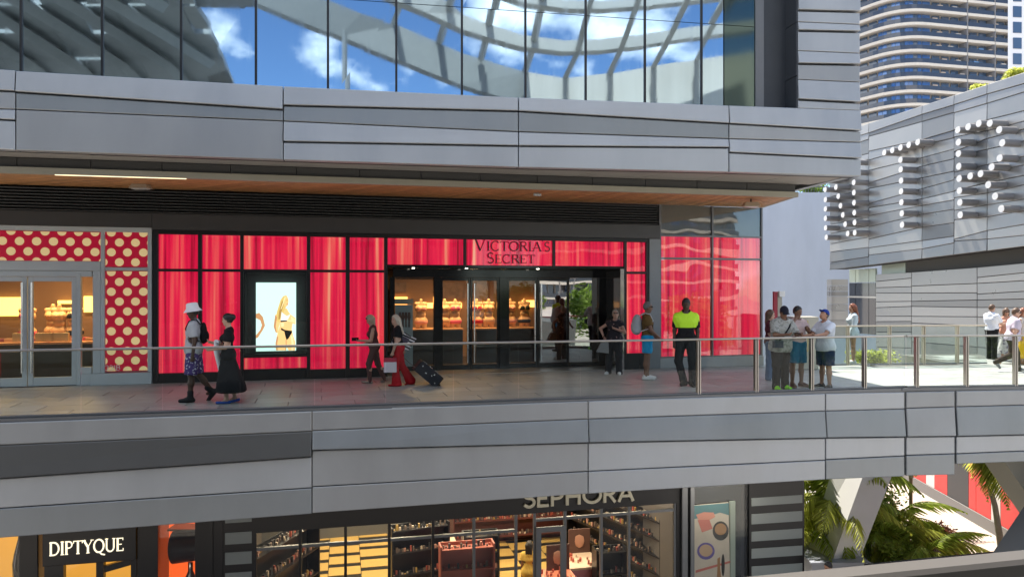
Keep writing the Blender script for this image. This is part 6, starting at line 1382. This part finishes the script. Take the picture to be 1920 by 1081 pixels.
# 1 bucket hat man
p1 = person('man in white bucket hat, grey tee and patterned purple shorts walking left', gp(372, 752), LW, 1.79, 'dark', 1.0, head=(.15, .0),
    arms=[((.1, -.12, -1), (.05, .12, -1)), ((.12, -.15, -1), (.02, .05, -1))], legs=[((.0, .08, -1), (0, .02, -1), 0, 0), ((.0, -.12, -1), (0, -.75, -1), 0, .9)],
    top=dict(mat=GREYT, sleeve=.72, hem=.86, inf=.02), bottom=dict(kind='shorts', len=1.0, inf=.03, mat=pattern_mat('cloth_monogram', (.06, .03, .16), (.6, .6, .68), 26, .60)), shoes=dict(mat=SHB, kind='boot'), hair=dict(kind='short', mat=HB), hat=dict(kind='bucket', mat=cl('hat_white', (.75, .75, .78))), group=WG)
def sling(pr, m, label, name='backpack', size=(.15, .09, .21), back=-.19, col=None, z=1.24, straps=True):
    u = pr['up']; c = u((0, back, z)); r = empty(name, c-V((0, 0, size[2])), label, 'bag')
    f = Field(.014); f.ell((0, back, z), size, k=.02); f.cap((-size[0]*.55, back-.02, z-size[2]*.55), (size[0]*.55, back-.02, z-size[2]*.55), size[1]*.85, k=.05); f.ell((0, back-size[1]*.75, z-.06), (size[0]*.75, .05, size[2]*.5), k=.02)
    vv, fs = f.mesh(); mb = MB(); mb.v = [tuple(u(q_)) for q_ in vv]; mb.f = [tuple(q_) for q_ in fs.tolist()]; mb.m = [0]*len(fs); mb.sm = [True]*len(fs); mb.build('pack', m, parent=r)
    if straps:
        for sg in (-1, 1): MB().tube([u((sg*.10, back+.04, z+size[2]*.8)), u((sg*.12, -.06, 1.50)), u((sg*.12, .06, 1.47)), u((sg*.14, .12, 1.33)), u((sg*.17, .05, 1.16)), u((sg*.13, back+.05, z-size[2]*.7))], .02, 6, sq=.5).build('strap', col or m, parent=r)
    return r
sling(p1, BLKC, 'flat black backpack on the man in the bucket hat', size=(.13, .06, .20), back=-.17)
# 2 black dress woman
p2 = person('woman in long black dress and blue slippers following the bucket hat man', gp(428, 755), LW, 1.64, 'light', .95, True, head=(.1, -.3),
    arms=[((.1, .15, -1), (-.1, .8, -.1)), ((.12, .25, -1), (-.15, .9, .25))], legs=[((0, .12, -1), (0, -.08, -1), 0, 0), ((0, -.08, -1), (0, -.2, -1), 0, .2)],
    top=dict(mat=BLKC, sleeve=.6, hem=.84, name='dress_top', inf=.014), bottom=dict(kind='skirt', hem=.22, flare=.30, sway=-.06, waist=1.06, mat=BLKC), shoes=dict(mat=cl('blue', (.04, .10, .40)), kind='slipper'), hair=dict(kind='short', mat=HB, bun=True), group=WG)
f = MB(); a = p2['elR'].lerp(p2['wrR'], .6)+V((0, 0, .03)); tmp = [a+V((-.02, -.05, 0)), a+V((.0, -.09, -.16)), a+V((.05, -.10, -.36)), a+V((.11, -.10, -.56))]
f.tube(tmp, [.06, .075, .07, .09], 10, sq=.6); f.tube([tmp[2], a+V((.15, -.09, -.46)), a+V((.22, -.08, -.50))], [.06, .05, .03], 8, sq=.6); f.tube([a+V((0, .07, -.2)), a+V((0, .04, 0)), tmp[0]], [.06, .055, .06], 8); f.build('draped_shirt', WHT, label='white shirt draped over the arm of the woman in black', cat='shirt')
# 3 brown outfit woman with phone
BRN = cl('mauve_brown', (.105, .05, .048))
p3 = person('woman in brown top and leggings looking at her phone', gp(703, 717), LW, 1.53, 'light', 1.12, True, lean=.12, head=(.45, 0),
    arms=[((.1, .2, -1), (.0, 1, .05)), ((.18, -.1, -1), (-.1, .8, -.35))], legs=[((0, .36, -1), (0, -.05, -1), 0, -.1), ((0, -.22, -1), (0, -.42, -1), 0, .5)],
    top=dict(mat=BRN, sleeve=0, hem=.88, inf=.010, nd=.06, name='tank_top'), bottom=dict(kind='pants', mat=BRN, inf=.008, flare=.05), shoes=dict(mat=cl('beige_shoe', (.35, .30, .26)), kind='slipper'), hair=dict(kind='long', len=.16, mat=HBL), glasses='up', group=WG)
ph = p3['handL']; MB().box(ph+V((-.03, -.02, .03)), (.15, .015, .075), .35).build('phone', BLKC, label='dark phone held out by the woman in brown', cat='phone')
# 4 blonde woman with red trousers
RED = cl('red', (.42, .008, .015), .7)
p4 = person('blonde woman in black tee and wide red trousers pulling a suitcase', gp(752, 722), LW, 1.53, 'light', 1.08, True, lean=.10, head=(.0, .5),
    arms=[((.10, .15, -1), (.0, .35, -1)), ((.2, -.35, -1), (.05, -.3, -1))], legs=[((.02, .22, -1), (.02, -.06, -1), 0, 0), ((.04, -.2, -1), (.04, -.55, -1), 0, .6)],
    top=dict(mat=BLKC, sleeve=.6, hem=.93, inf=.014), bottom=dict(kind='flare', mat=RED, inf=.02, flare=.11), shoes=dict(mat=RED, kind='slipper'), hair=dict(kind='long', len=.34, mat=mat('hair_pale', (.55, .48, .38), .5), back=-.10), group=WG)
# striped tote on shoulder
c = p4['up']((.26, -.14, 1.08)); tb_ = empty('tote_bag', c-V((0, 0, .2)), 'black and white striped tote on the blonde woman', 'bag')
q = MB(); ax = V((.97, .25, 0)); th = V((-.25, .97, 0))*.09
rot_ = -.45
def rv(x, z): return ax*(x*math.cos(rot_)-z*math.sin(rot_))*1+V((0, 0, x*math.sin(rot_)+z*math.cos(rot_)))
corn = [(-.22, -.15), (.2, -.15), (.25, .17), (-.25, .17)]
q.add([c+rv(x, z)-th for x, z in corn]+[c+rv(x*.9, z)+th for x, z in corn], [(3, 2, 1, 0), (4, 5, 6, 7), (0, 1, 5, 4), (1, 2, 6, 5), (2, 3, 7, 6), (3, 0, 4, 7)])
q.build('bag_body', stripe_mat('cloth_stripe', (.7, .7, .7), (.012, .012, .014), tuple(rv(0, 1)), 14), parent=tb_)
MB().add([c+rv(x, z)-th*1.03 for x, z in ((-.08, -.05), (.10, -.05), (.11, .10), (-.09, .10))], [(3, 2, 1, 0)]).build('printed_patch', cl('patch', (.10, .09, .12)), parent=tb_)
MB().tube([c+rv(-.12, .16)-th, p4['up']((.17, .02, 1.46)), c+rv(.12, .16)-th], .011, 6).build('strap', BLKC, parent=tb_)
# paper bag in the left hand
h = p4['handL']; pb2 = empty('paper_bag', h-V((0, 0, .5)), 'white and pink paper bag carried by the blonde woman', 'bag')
c = h+V((-.02, -.06, -.24)); MB().box(c, (.27, .10, .22), .12).build('bag_body', cl('paper', (.72, .64, .68)), parent=pb2); MB().box(c+V((0, 0, .155)), (.272, .102, .088), .12).build('bag_band', cl('bag_pink', (.45, .05, .08)), parent=pb2)
MB().tube([c+V((-.07, -.03, .19)), h+V((-.01, 0, -.01)), c+V((.07, -.03, .19))], .006, 5).build('handle', BLKC, parent=pb2)
# suitcase
gx, gy = gp(822, 722); hR = p4['handR']
bt = V((gx+.02, gy+.02, .045)); ax = (hR-bt).normalized(); sd_ = V((.25, -.97, 0)).normalized(); nn = ax.cross(sd_).normalized()
sc_ = empty('suitcase', V((bt.x, bt.y, 0)), 'dark dotted suitcase rolling behind the blonde woman', 'suitcase')
cs = MB(); Ls = .66; b_ = .03
def sq(x, y, z): return bt+ax*z+sd_*x+nn*y
prof = []
for z, k in ((.03, .92), (.06, 1), (Ls-.03, 1), (Ls, .92)):
    for x, y in ((-.21*k, -.14*k), (.21*k, -.14*k), (.21*k, .14*k), (-.21*k, .14*k)): prof.append(sq(x, y, z))
cs.add(prof, [(3, 2, 1, 0), (12, 13, 14, 15)]+[(4*i+j, 4*i+(j+1) % 4, 4*i+4+(j+1) % 4, 4*i+4+j) for i in range(3) for j in range(4)]); cs.build('case', cl('case', (.022, .022, .028), .6), parent=sc_)
rg = random.Random(4)
for k in range(26):
    x, z = rg.uniform(-.13, .13), rg.uniform(.1, Ls-.06); s_ = rg.choice([(-1, 'n'), (1, 'n'), (1, 's')])
    p = sq(x, s_[0]*.141, z) if s_[1] == 'n' else sq(.211, rg.uniform(-.08, .08), z)
    MB().lathe([(0, -.012), (.010, -.006), (.010, .006), (0, .012)], p, 6).build('printed_star', mat('star_white', (.8, .8, .8), .5), parent=sc_)
for s_ in (-1, 1): MB().tube([sq(s_*.07, -.08, Ls), sq(s_*.07, -.08, (hR-bt).length-.02)], .009, 6).build('handle_bar', M_GREY, parent=sc_); MB().tube([sq(s_*.12-.015, -.05, .01), sq(s_*.12+.015, -.05, .01)], .042, 12).build('wheel', M_BLACK, parent=sc_)
MB().tube([sq(-.08, -.08, (hR-bt).length-.02), sq(.08, -.08, (hR-bt).length-.02)], .014, 8).build('grip', M_BLACK, parent=sc_)
# 5 woman by the doors, arm across
p5 = person('woman in black with short grey hair standing by the shop doors', gp(1150, 702), (-.35, -1), 1.58, 'light', 1.15, True, head=(-.2, .35), side=-.05,
    arms=[((.35, .35, -.6), (-.95, .25, .35)), ((.75, .25, -.5), (-.45, .3, -.9))], legs=[((.05, .0, -1), (.03, -.02, -1), .2, 0), ((.1, .02, -1), (.06, -.02, -1), .3, 0)],
    top=dict(mat=pattern_mat('cloth_printtee', (.016, .015, .02), (.3, .2, .2), 14, .66), sleeve=.35, hem=.86, inf=.022), bottom=dict(kind='pants', mat=cl('charcoal', (.03, .03, .034)), inf=.03, flare=.09), shoes=dict(mat=SHW, kind='sneaker'), hair=dict(kind='short', mat=mat('hair_ash', (.32, .28, .22), .6)), glasses=True, group='people standing on the deck')
c = p5['handR']+V((-.05, -.05, -.16)); zb_ = empty('shoulder_bag', c-V((0, 0, .2)), 'zebra striped shoulder bag of the woman by the doors', 'bag')
MB().add([c+V((x, y, z)) for y in (-.06, .06) for x, z in ((-.17, -.12), (.13, -.16), (.12, .14), (-.06, .10))], [(0, 1, 2, 3), (7, 6, 5, 4), (0, 4, 5, 1), (1, 5, 6, 2), (2, 6, 7, 3), (3, 7, 4, 0)]).build('bag_body', stripe_mat('cloth_zebra', (.5, .5, .5), (.012, .012, .014), (.8, 0, .6), 30), parent=zb_)
MB().tube([c+V((-.05, 0, .1)), p5['up']((.12, .0, 1.47)), c+V((.1, 0, .12))], .01, 6).build('strap', BLKC, parent=zb_)
# 6 backpack man
p6 = person('man with grey backpack, brown tee and bright blue shorts', gp(1216, 711), (1, -.1), 1.79, 'brown', 1.03, head=(.05, 0),
    arms=[((.08, .2, -1), (.0, .75, -.75)), ((.15, .25, -.9), (.0, .8, -.7))], legs=[((0, .05, -1), (0, -.04, -1), .1, 0), ((0, -.05, -1), (0, -.06, -1), .15, 0)],
    top=dict(mat=cl('olive_brown', (.14, .085, .03)), sleeve=.6, hem=.90, inf=.02), bottom=dict(kind='shorts', len=.75, inf=.025, mat=cl('sky_blue', (.02, .33, .62))), shoes=dict(mat=SHW, kind='sneaker'), hair=dict(kind='short', mat=HGR), glasses=True, group='people standing on the deck')
sling(p6, cl('pack_grey', (.42, .45, .47)), 'pale grey backpack on the man in blue shorts', size=(.16, .12, .23), back=-.23, col=WHT)
# 7 guard
p7 = person('security guard in lime and black polo with black trousers', gp(1290, 724), (-.25, -1), 1.89, 'dark', 1.02, head=(.4, .15),
    arms=[((.16, .0, -1), (.0, .14, -1)), ((.17, -.02, -1), (.02, .18, -1))], legs=[((.06, .05, -1), (.02, -.04, -1), .2, 0), ((.14, .0, -1), (-.25, -.02, -1), .25, 0)],
    top=dict(mat=BLKC, sleeve=.80, hem=.90, inf=.018, yoke=(1.16, mat('hivis', (.55, .90, .03), .7))), bottom=dict(kind='pants', mat=cl('guard_black', (.018, .019, .022)), inf=.018, flare=.075), shoes=dict(mat=SHB, kind='boot'), hair=dict(kind='short', mat=HB), group='people standing on the deck')
# 9 man leaning on the rail, cap and neon shoes
LGp = 'people leaning at the railing'
p9 = person('heavy man in dark cap and neon green shoes typing at the railing', gp(1466, 730), (.25, -1), 1.74, 'brown', 1.22, lean=.16, head=(.55, -.2),
    arms=[((.25, .45, -.75), (-.35, .9, .1)), ((.25, .45, -.75), (-.4, .9, .1))], legs=[((.03, .0, -1), (.02, -.02, -1), .1, 0), ((.03, .05, -1), (.02, -.03, -1), .2, 0)],
    top=dict(mat=pattern_mat('cloth_greyprint', (.34, .34, .31), (.22, .22, .2), 18, .55), sleeve=.85, hem=.80, inf=.03), bottom=dict(kind='pants', mat=BLKC, inf=.022, flare=.08), shoes=dict(mat=mat('neon', (.35, .85, .03), .5), kind='sneaker', sole=mat('neon_sole', (.5, .8, .1), .5)), hair=dict(kind='short', mat=HB), hat=dict(kind='cap', mat=cl('cap_black', (.015, .015, .025))), glasses=True, group=LGp)
MB().box(p9['handR'].lerp(p9['handL'], .5)+V((.0, -.03, .03)), (.08, .14, .012), .2).build('phone', BLKC, label='phone in the hands of the man in neon shoes', cat='phone')
MB().tube([p9['up']((-.17, .03, 1.47)), p9['up']((-.06, .17, 1.35)), p9['up']((.10, .19, 1.12)), p9['up']((.2, .10, 1.0))], .018, 6, sq=.4).build('bag_strap', BLKC, label='black strap across the chest of the man in neon shoes', cat='strap')
c = p9['up']((.17, .16, .98)); MB().box(c, (.2, .09, .15), .2).build('sling_bag', cl('bag_dark', (.05, .06, .08)), label='small dark sling bag at the hip of the man in neon shoes', cat='bag')
# 10 man behind with raised hand
p10 = person('man in blue shorts with a raised hand behind the man in neon shoes', gp(1497, 725), (.35, -1), 1.72, 'brown', 1.05, head=(.2, .2),
    arms=[((.2, .35, -.6), (-.9, .6, .5)), ((.55, .6, -.25), (-.75, -.1, .75))], legs=[((.05, .0, -1), (.03, -.03, -1), .2, 0), ((.10, .05, -1), (.0, -.04, -1), .3, 0)],
    top=dict(mat=cl('pale_pink', (.55, .42, .40)), sleeve=.5, hem=.88, inf=.02), bottom=dict(kind='shorts', len=.95, inf=.028, mat=cl('teal_blue', (.03, .13, .22))), shoes=dict(mat=cl('shoe_brown', (.14, .07, .06)), kind='sneaker', sole=cl('sole_pink', (.45, .25, .2))), hair=dict(kind='short', mat=HB), group=LGp)
# 11 woman in jeans behind them
p11 = person('woman in blue jeans and white sneakers behind the leaning men', gp(1446, 712), (1, -.3), 1.60, 'light', 1.05, True, head=(.1, 0),
    arms=[((.1, .3, -1), (.1, .7, .6)), ((.1, .3, -1), (.0, .7, .7))], legs=[((.03, .03, -1), (0, -.03, -1), 0, 0), ((.03, -.04, -1), (0, -.04, -1), 0, 0)],
    top=dict(mat=cl('burgundy', (.10, .03, .04)), sleeve=.6, hem=.9, inf=.018), bottom=dict(kind='pants', mat=cl('denim', (.10, .17, .28)), inf=.02, flare=.085), shoes=dict(mat=SHW, kind='sneaker'), hair=dict(kind='long', len=.2, mat=HBR), group=LGp)
# 12 blue cap man
p12 = person('man in blue cap, white tee and navy shorts gazing up at the railing', gp(1545, 727), (-1, -.45), 1.66, 'tan', 1.12, head=(-.5, 0), lean=.04,
    arms=[((.15, .75, -.55), (.0, 1, -.08)), ((.12, .6, -.7), (-.1, 1, -.02))], legs=[((.04, .05, -1), (.02, -.05, -1), .25, 0), ((.06, -.06, -1), (.03, .0, -1), .2, 0)],
    top=dict(mat=cl('white_tee', (.66, .69, .75)), sleeve=.75, hem=.82, inf=.024), bottom=dict(kind='shorts', len=.98, inf=.03, mat=cl('navy_short', (.02, .035, .085))), shoes=dict(mat=SHB, kind='sneaker', sole=SHW), hair=dict(kind='short', mat=HB), hat=dict(kind='cap', mat=cl('cap_blue', (.02, .05, .28))), group=LGp)
# 13 girl with long auburn hair
p13 = person('girl with long auburn hair and pale denim jacket in the sun', gp(1597, 681), (-1, .15), 1.66, 'tan', .92, True, head=(-.05, .2),
    arms=[((.1, .15, -1), (0, .3, -1)), ((.12, .1, -1), (0, .25, -1))], legs=[((.03, .04, -1), (0, -.02, -1), 0, 0), ((.03, -.05, -1), (0, -.04, -1), 0, 0)],
    top=dict(mat=cl('pale_denim', (.50, .58, .62)), sleeve=1.95, hem=.80, inf=.03, name='jacket'), bottom=dict(kind='shorts', len=.35, inf=.012, mat=BLKC), shoes=dict(mat=SHW, kind='sneaker'), hair=dict(kind='long', len=.42, mat=HAU, back=-.10), group='people on the sunlit footbridge')
SG = 'people on the sunlit footbridge'
p14 = person('man in white shirt and black trousers beside the far railing', gp(1861, 673), (.9, .35), 1.62, 'light', 1.08, head=(.15, -.2),
    arms=[((.1, .2, -1), (0, .5, -.8)), ((.15, .55, -.8), (-.1, 1, .0))], legs=[((.03, .05, -1), (0, -.03, -1), .1, 0), ((.03, -.05, -1), (0, -.03, -1), .1, 0)],
    top=dict(mat=cl('white_shirt', (.70, .74, .80)), sleeve=.8, hem=.92, inf=.022), bottom=dict(kind='pants', mat=BLKC, inf=.02, flare=.08), shoes=dict(mat=SHB, kind='sneaker'), hair=dict(kind='short', mat=HBR), group=SG)
p15 = person('woman in long floral dress next to the man in white shirt', gp(1887, 671.5), (-.5, -1), 1.50, 'tan', .95, True, head=(.1, .2),
    arms=[((.1, .3, -1), (.0, .8, .2)), ((.1, .3, -1), (-.1, .8, .1))], legs=[((.02, .05, -1), (0, -.03, -1), 0, 0), ((.02, -.05, -1), (0, -.03, -1), 0, 0)],
    top=dict(mat=cl('peach', (.55, .28, .20)), sleeve=0, hem=.86, inf=.012, nd=.06, name='dress_top'), bottom=dict(kind='skirt', hem=.15, flare=.22, mat=pattern_mat('cloth_floral', (.55, .54, .52), (.22, .2, .24), 16, .55)), shoes=dict(mat=cl('sandal', (.3, .18, .1)), kind='slipper'), hair=dict(kind='long', len=.2, mat=HBR, front=True), glasses=True, group=SG)
p16 = person('man in lavender shirt and dark trousers striding right', gp(1893, 696), (1, -.22), 1.63, 'light', 1.12, lean=.12, head=(.15, -.2),
    arms=[((.1, -.1, -1), (0, .25, -1)), ((.15, -.25, -1), (0, .1, -1))], legs=[((.02, .35, -1), (0, .1, -1), 0, -.1), ((.02, -.1, -1), (0, -1, -.55), 0, .9)],
    top=dict(mat=cl('lavender', (.52, .46, .54)), sleeve=.7, hem=.86, inf=.024), bottom=dict(kind='pants', mat=cl('dark_brown', (.05, .035, .03)), inf=.02, flare=.07), shoes=dict(mat=cl('shoe_grey', (.2, .2, .2)), kind='sneaker'), hair=dict(kind='short', mat=HBR), glasses=True, group=SG)
p17 = person('woman in yellow skirt at the right edge of the footbridge', gp(1921, 683), (.6, -1), 1.55, 'tan', .95, True,
    top=dict(mat=cl('cream_top', (.5, .45, .4)), sleeve=0, hem=.95, inf=.01, name='tank_top'), bottom=dict(kind='skirt', hem=.2, flare=.25, mat=cl('yellow', (.65, .40, .02))), shoes=dict(mat=cl('sandal', (.3, .18, .1)), kind='slipper'), hair=dict(kind='long', len=.22, mat=HAU), group=SG)
# people at the lower level
IG = 'people on the lower level'
q0 = SF.w(SU(1045), 0, -2.6)
pA = person('shopper in yellow top seen from behind inside the cosmetics shop', (q0.x, q0.y), (.2, 1), 1.66, 'brown', .95, True, top=dict(mat=cl('yellow_top', (.60, .42, .10)), sleeve=.5, hem=.8, inf=.03), bottom=dict(kind='shorts', len=.35, inf=.012, mat=cl('khaki', (.4, .3, .12))), shoes=dict(mat=SHB, kind='slipper'), hair=dict(kind='long', len=.2, mat=HB), group=IG)
pA['root'].location.z = GZ+.03
q0 = SF.w(SU(1078), 0, .55)
pB = person('dark haired shopper entering the cosmetics shop', (q0.x, q0.y), (.1, 1), 1.70, 'tan', 1, True, top=dict(mat=cl('taupe', (.16, .12, .10)), sleeve=.6, hem=.86), bottom=dict(kind='pants', mat=BLKC), shoes=dict(mat=SHB, kind='sneaker'), hair=dict(kind='long', len=.25, mat=HB), group=IG)
pB['root'].location.z = GZ+.002
q0 = SF.w(SU(1113), 0, .75)
pC = person('brown haired shopper at the right of the shop door', (q0.x, q0.y), (-.1, 1), 1.66, 'tan', 1, True, top=dict(mat=cl('dusk', (.10, .10, .14)), sleeve=.6, hem=.86), bottom=dict(kind='pants', mat=NAVY), shoes=dict(mat=SHB, kind='sneaker'), hair=dict(kind='long', len=.3, mat=HBR), group=IG)
pC['root'].location.z = GZ+.002
dD = 18.0
pD = person('passer-by in front of the plinth below the footbridge', ((1551-960)/1400*dD, dD), (-1, -.3), 1.72, 'tan', 1, head=(.3, 0), top=dict(mat=NAVY, sleeve=.6, hem=.88), bottom=dict(kind='pants', mat=BLKC), shoes=dict(mat=SHB, kind='sneaker'), hair=dict(kind='short', mat=HB), group=IG)
pD['root'].location.z = GZ+.002
# mannequin torsos in the two shops
def mannequin(label, loc, fw, bra=None, m=None, s=1.):
    f = Field(.014); f.cap((-.075, 0, .12), (.075, 0, .12), .11, k=.06); f.cap((-.05, .0, .3), (.05, 0, .3), .085, k=.06); f.cap((-.08, 0, .47), (.08, 0, .47), .095, k=.06); f.cap((-.13, -.01, .6), (.13, -.01, .6), .055, k=.05); f.cap((0, 0, .6), (0, 0, .70), .045, k=.03)
    for sg in (-1, 1): f.ell((sg*.07, .085, .47), (.06, .06, .06), k=.04); f.cap((sg*.09, 0, .1), (sg*.09, 0, -.05), .085, .07, k=.04)
    f.cut.append(plane_cut((0, 0, -.08), (0, 0, -1)))
    vv, fs = f.mesh(); fx, fy = fw; l = math.hypot(fx, fy); fx /= l; fy /= l; R = np.array([[fy, fx, 0], [-fx, fy, 0], [0, 0, 1]]); L0 = np.array(loc)+np.array([0, 0, .09*s])
    r = empty('mannequin', loc, label, 'mannequin', 'mannequin torsos in the shops')
    mb = MB(); mb.v = [tuple(q_) for q_ in (vv*s)@R.T+L0]; mb.f = [tuple(q_) for q_ in fs.tolist()]; mb.m = [0]*len(fs); mb.sm = [True]*len(fs); mb.build('torso', m or mat('mannequin_skin', (.55, .36, .20), .5), parent=r)
    if bra:
        b0 = Field(.014)
        for sg in (-1, 1): b0.ell((sg*.07, .088, .47), (.066, .064, .064), k=.02); b0.cap((sg*.08, .08, .5), (sg*.10, .0, .645), .012, k=.01)
        b0.cap((-.12, .06, .44), (.12, .06, .44), .03, k=.02)
        b1 = Field(.014); b1.cap((-.075, .0, .1), (.075, 0, .1), .118, k=.03); b1.cut += [plane_cut((0, 0, .14), (0, 0, 1)), plane_cut((0, 0, .03), (0, -.0, -1))]
        for fl_, nm in ((b0, 'bra'), (b1, 'brief')):
            vv, fs = fl_.mesh(); mb = MB(); mb.v = [tuple(q_) for q_ in (vv*s)@R.T+L0]; mb.f = [tuple(q_) for q_ in fs.tolist()]; mb.m = [0]*len(fs); mb.sm = [True]*len(fs); mb.build(nm, bra, parent=r)
CT = FR.shift(-1.5); TT = CT.Z(900, 618)+.045
W1 = cl('bra_red', (.45, .02, .03)); W2 = cl('bra_black', (.02, .02, .025)); W3 = cl('bra_blush', (.6, .3, .25)); W4 = cl('bra_pink', (.6, .12, .2))
for x, w_, lb in ((793, W3, 'mannequin torso left of the first glass door'), (838, None, 'bare mannequin torso in the first glass door'), (858, W4, 'mannequin torso in deep pink behind the first glass door'), (899, W1, 'mannequin torso in red bra behind the second glass door'), (922, None, 'bare mannequin torso behind the second glass door'), (963, W3, 'mannequin torso behind the third glass door'), (990, W2, 'mannequin torso in black behind the third glass door')):
    p = CT.w(CT.U(x), TT, -.4); mannequin(lb, (p.x, p.y, TT), (FA.n.x, FA.n.y), w_)
TZ = T2.Z(60, 642)+.005
for x, w_, lb in ((33, W4, 'mannequin torso in pink set behind the left white door'), (95, None, 'bare mannequin torso in the middle of the white door'), (125, W2, 'mannequin torso in black set behind the white door'), (76, None, 'far bare mannequin torso behind the white door')):
    p = T2.w(T2.U(x), TZ, -.6 if x != 76 else -.85); mannequin(lb, (p.x, p.y, TZ), (FA.n.x, FA.n.y), w_, s=1.05)
# lettered blocks on the table of the polka dot shop
for k, (x, w) in enumerate(((30, .20), (72, .18), (88, .22), (104, .2), (118, .18))):
    p = T2.w(T2.U(x), TZ+.11, -.12); b0 = MB().box(p, (w, .1, .2), math.atan2(FA.u.y, FA.u.x)).build('display_block', mat('block_cream', (.55, .42, .25), .6), label=['cream display block at the left end of the garment table', 'cream display block left of centre on the garment table', 'middle cream display block on the garment table', 'cream display block right of centre on the garment table', 'cream display block at the right end of the garment table'][k], cat='display block')
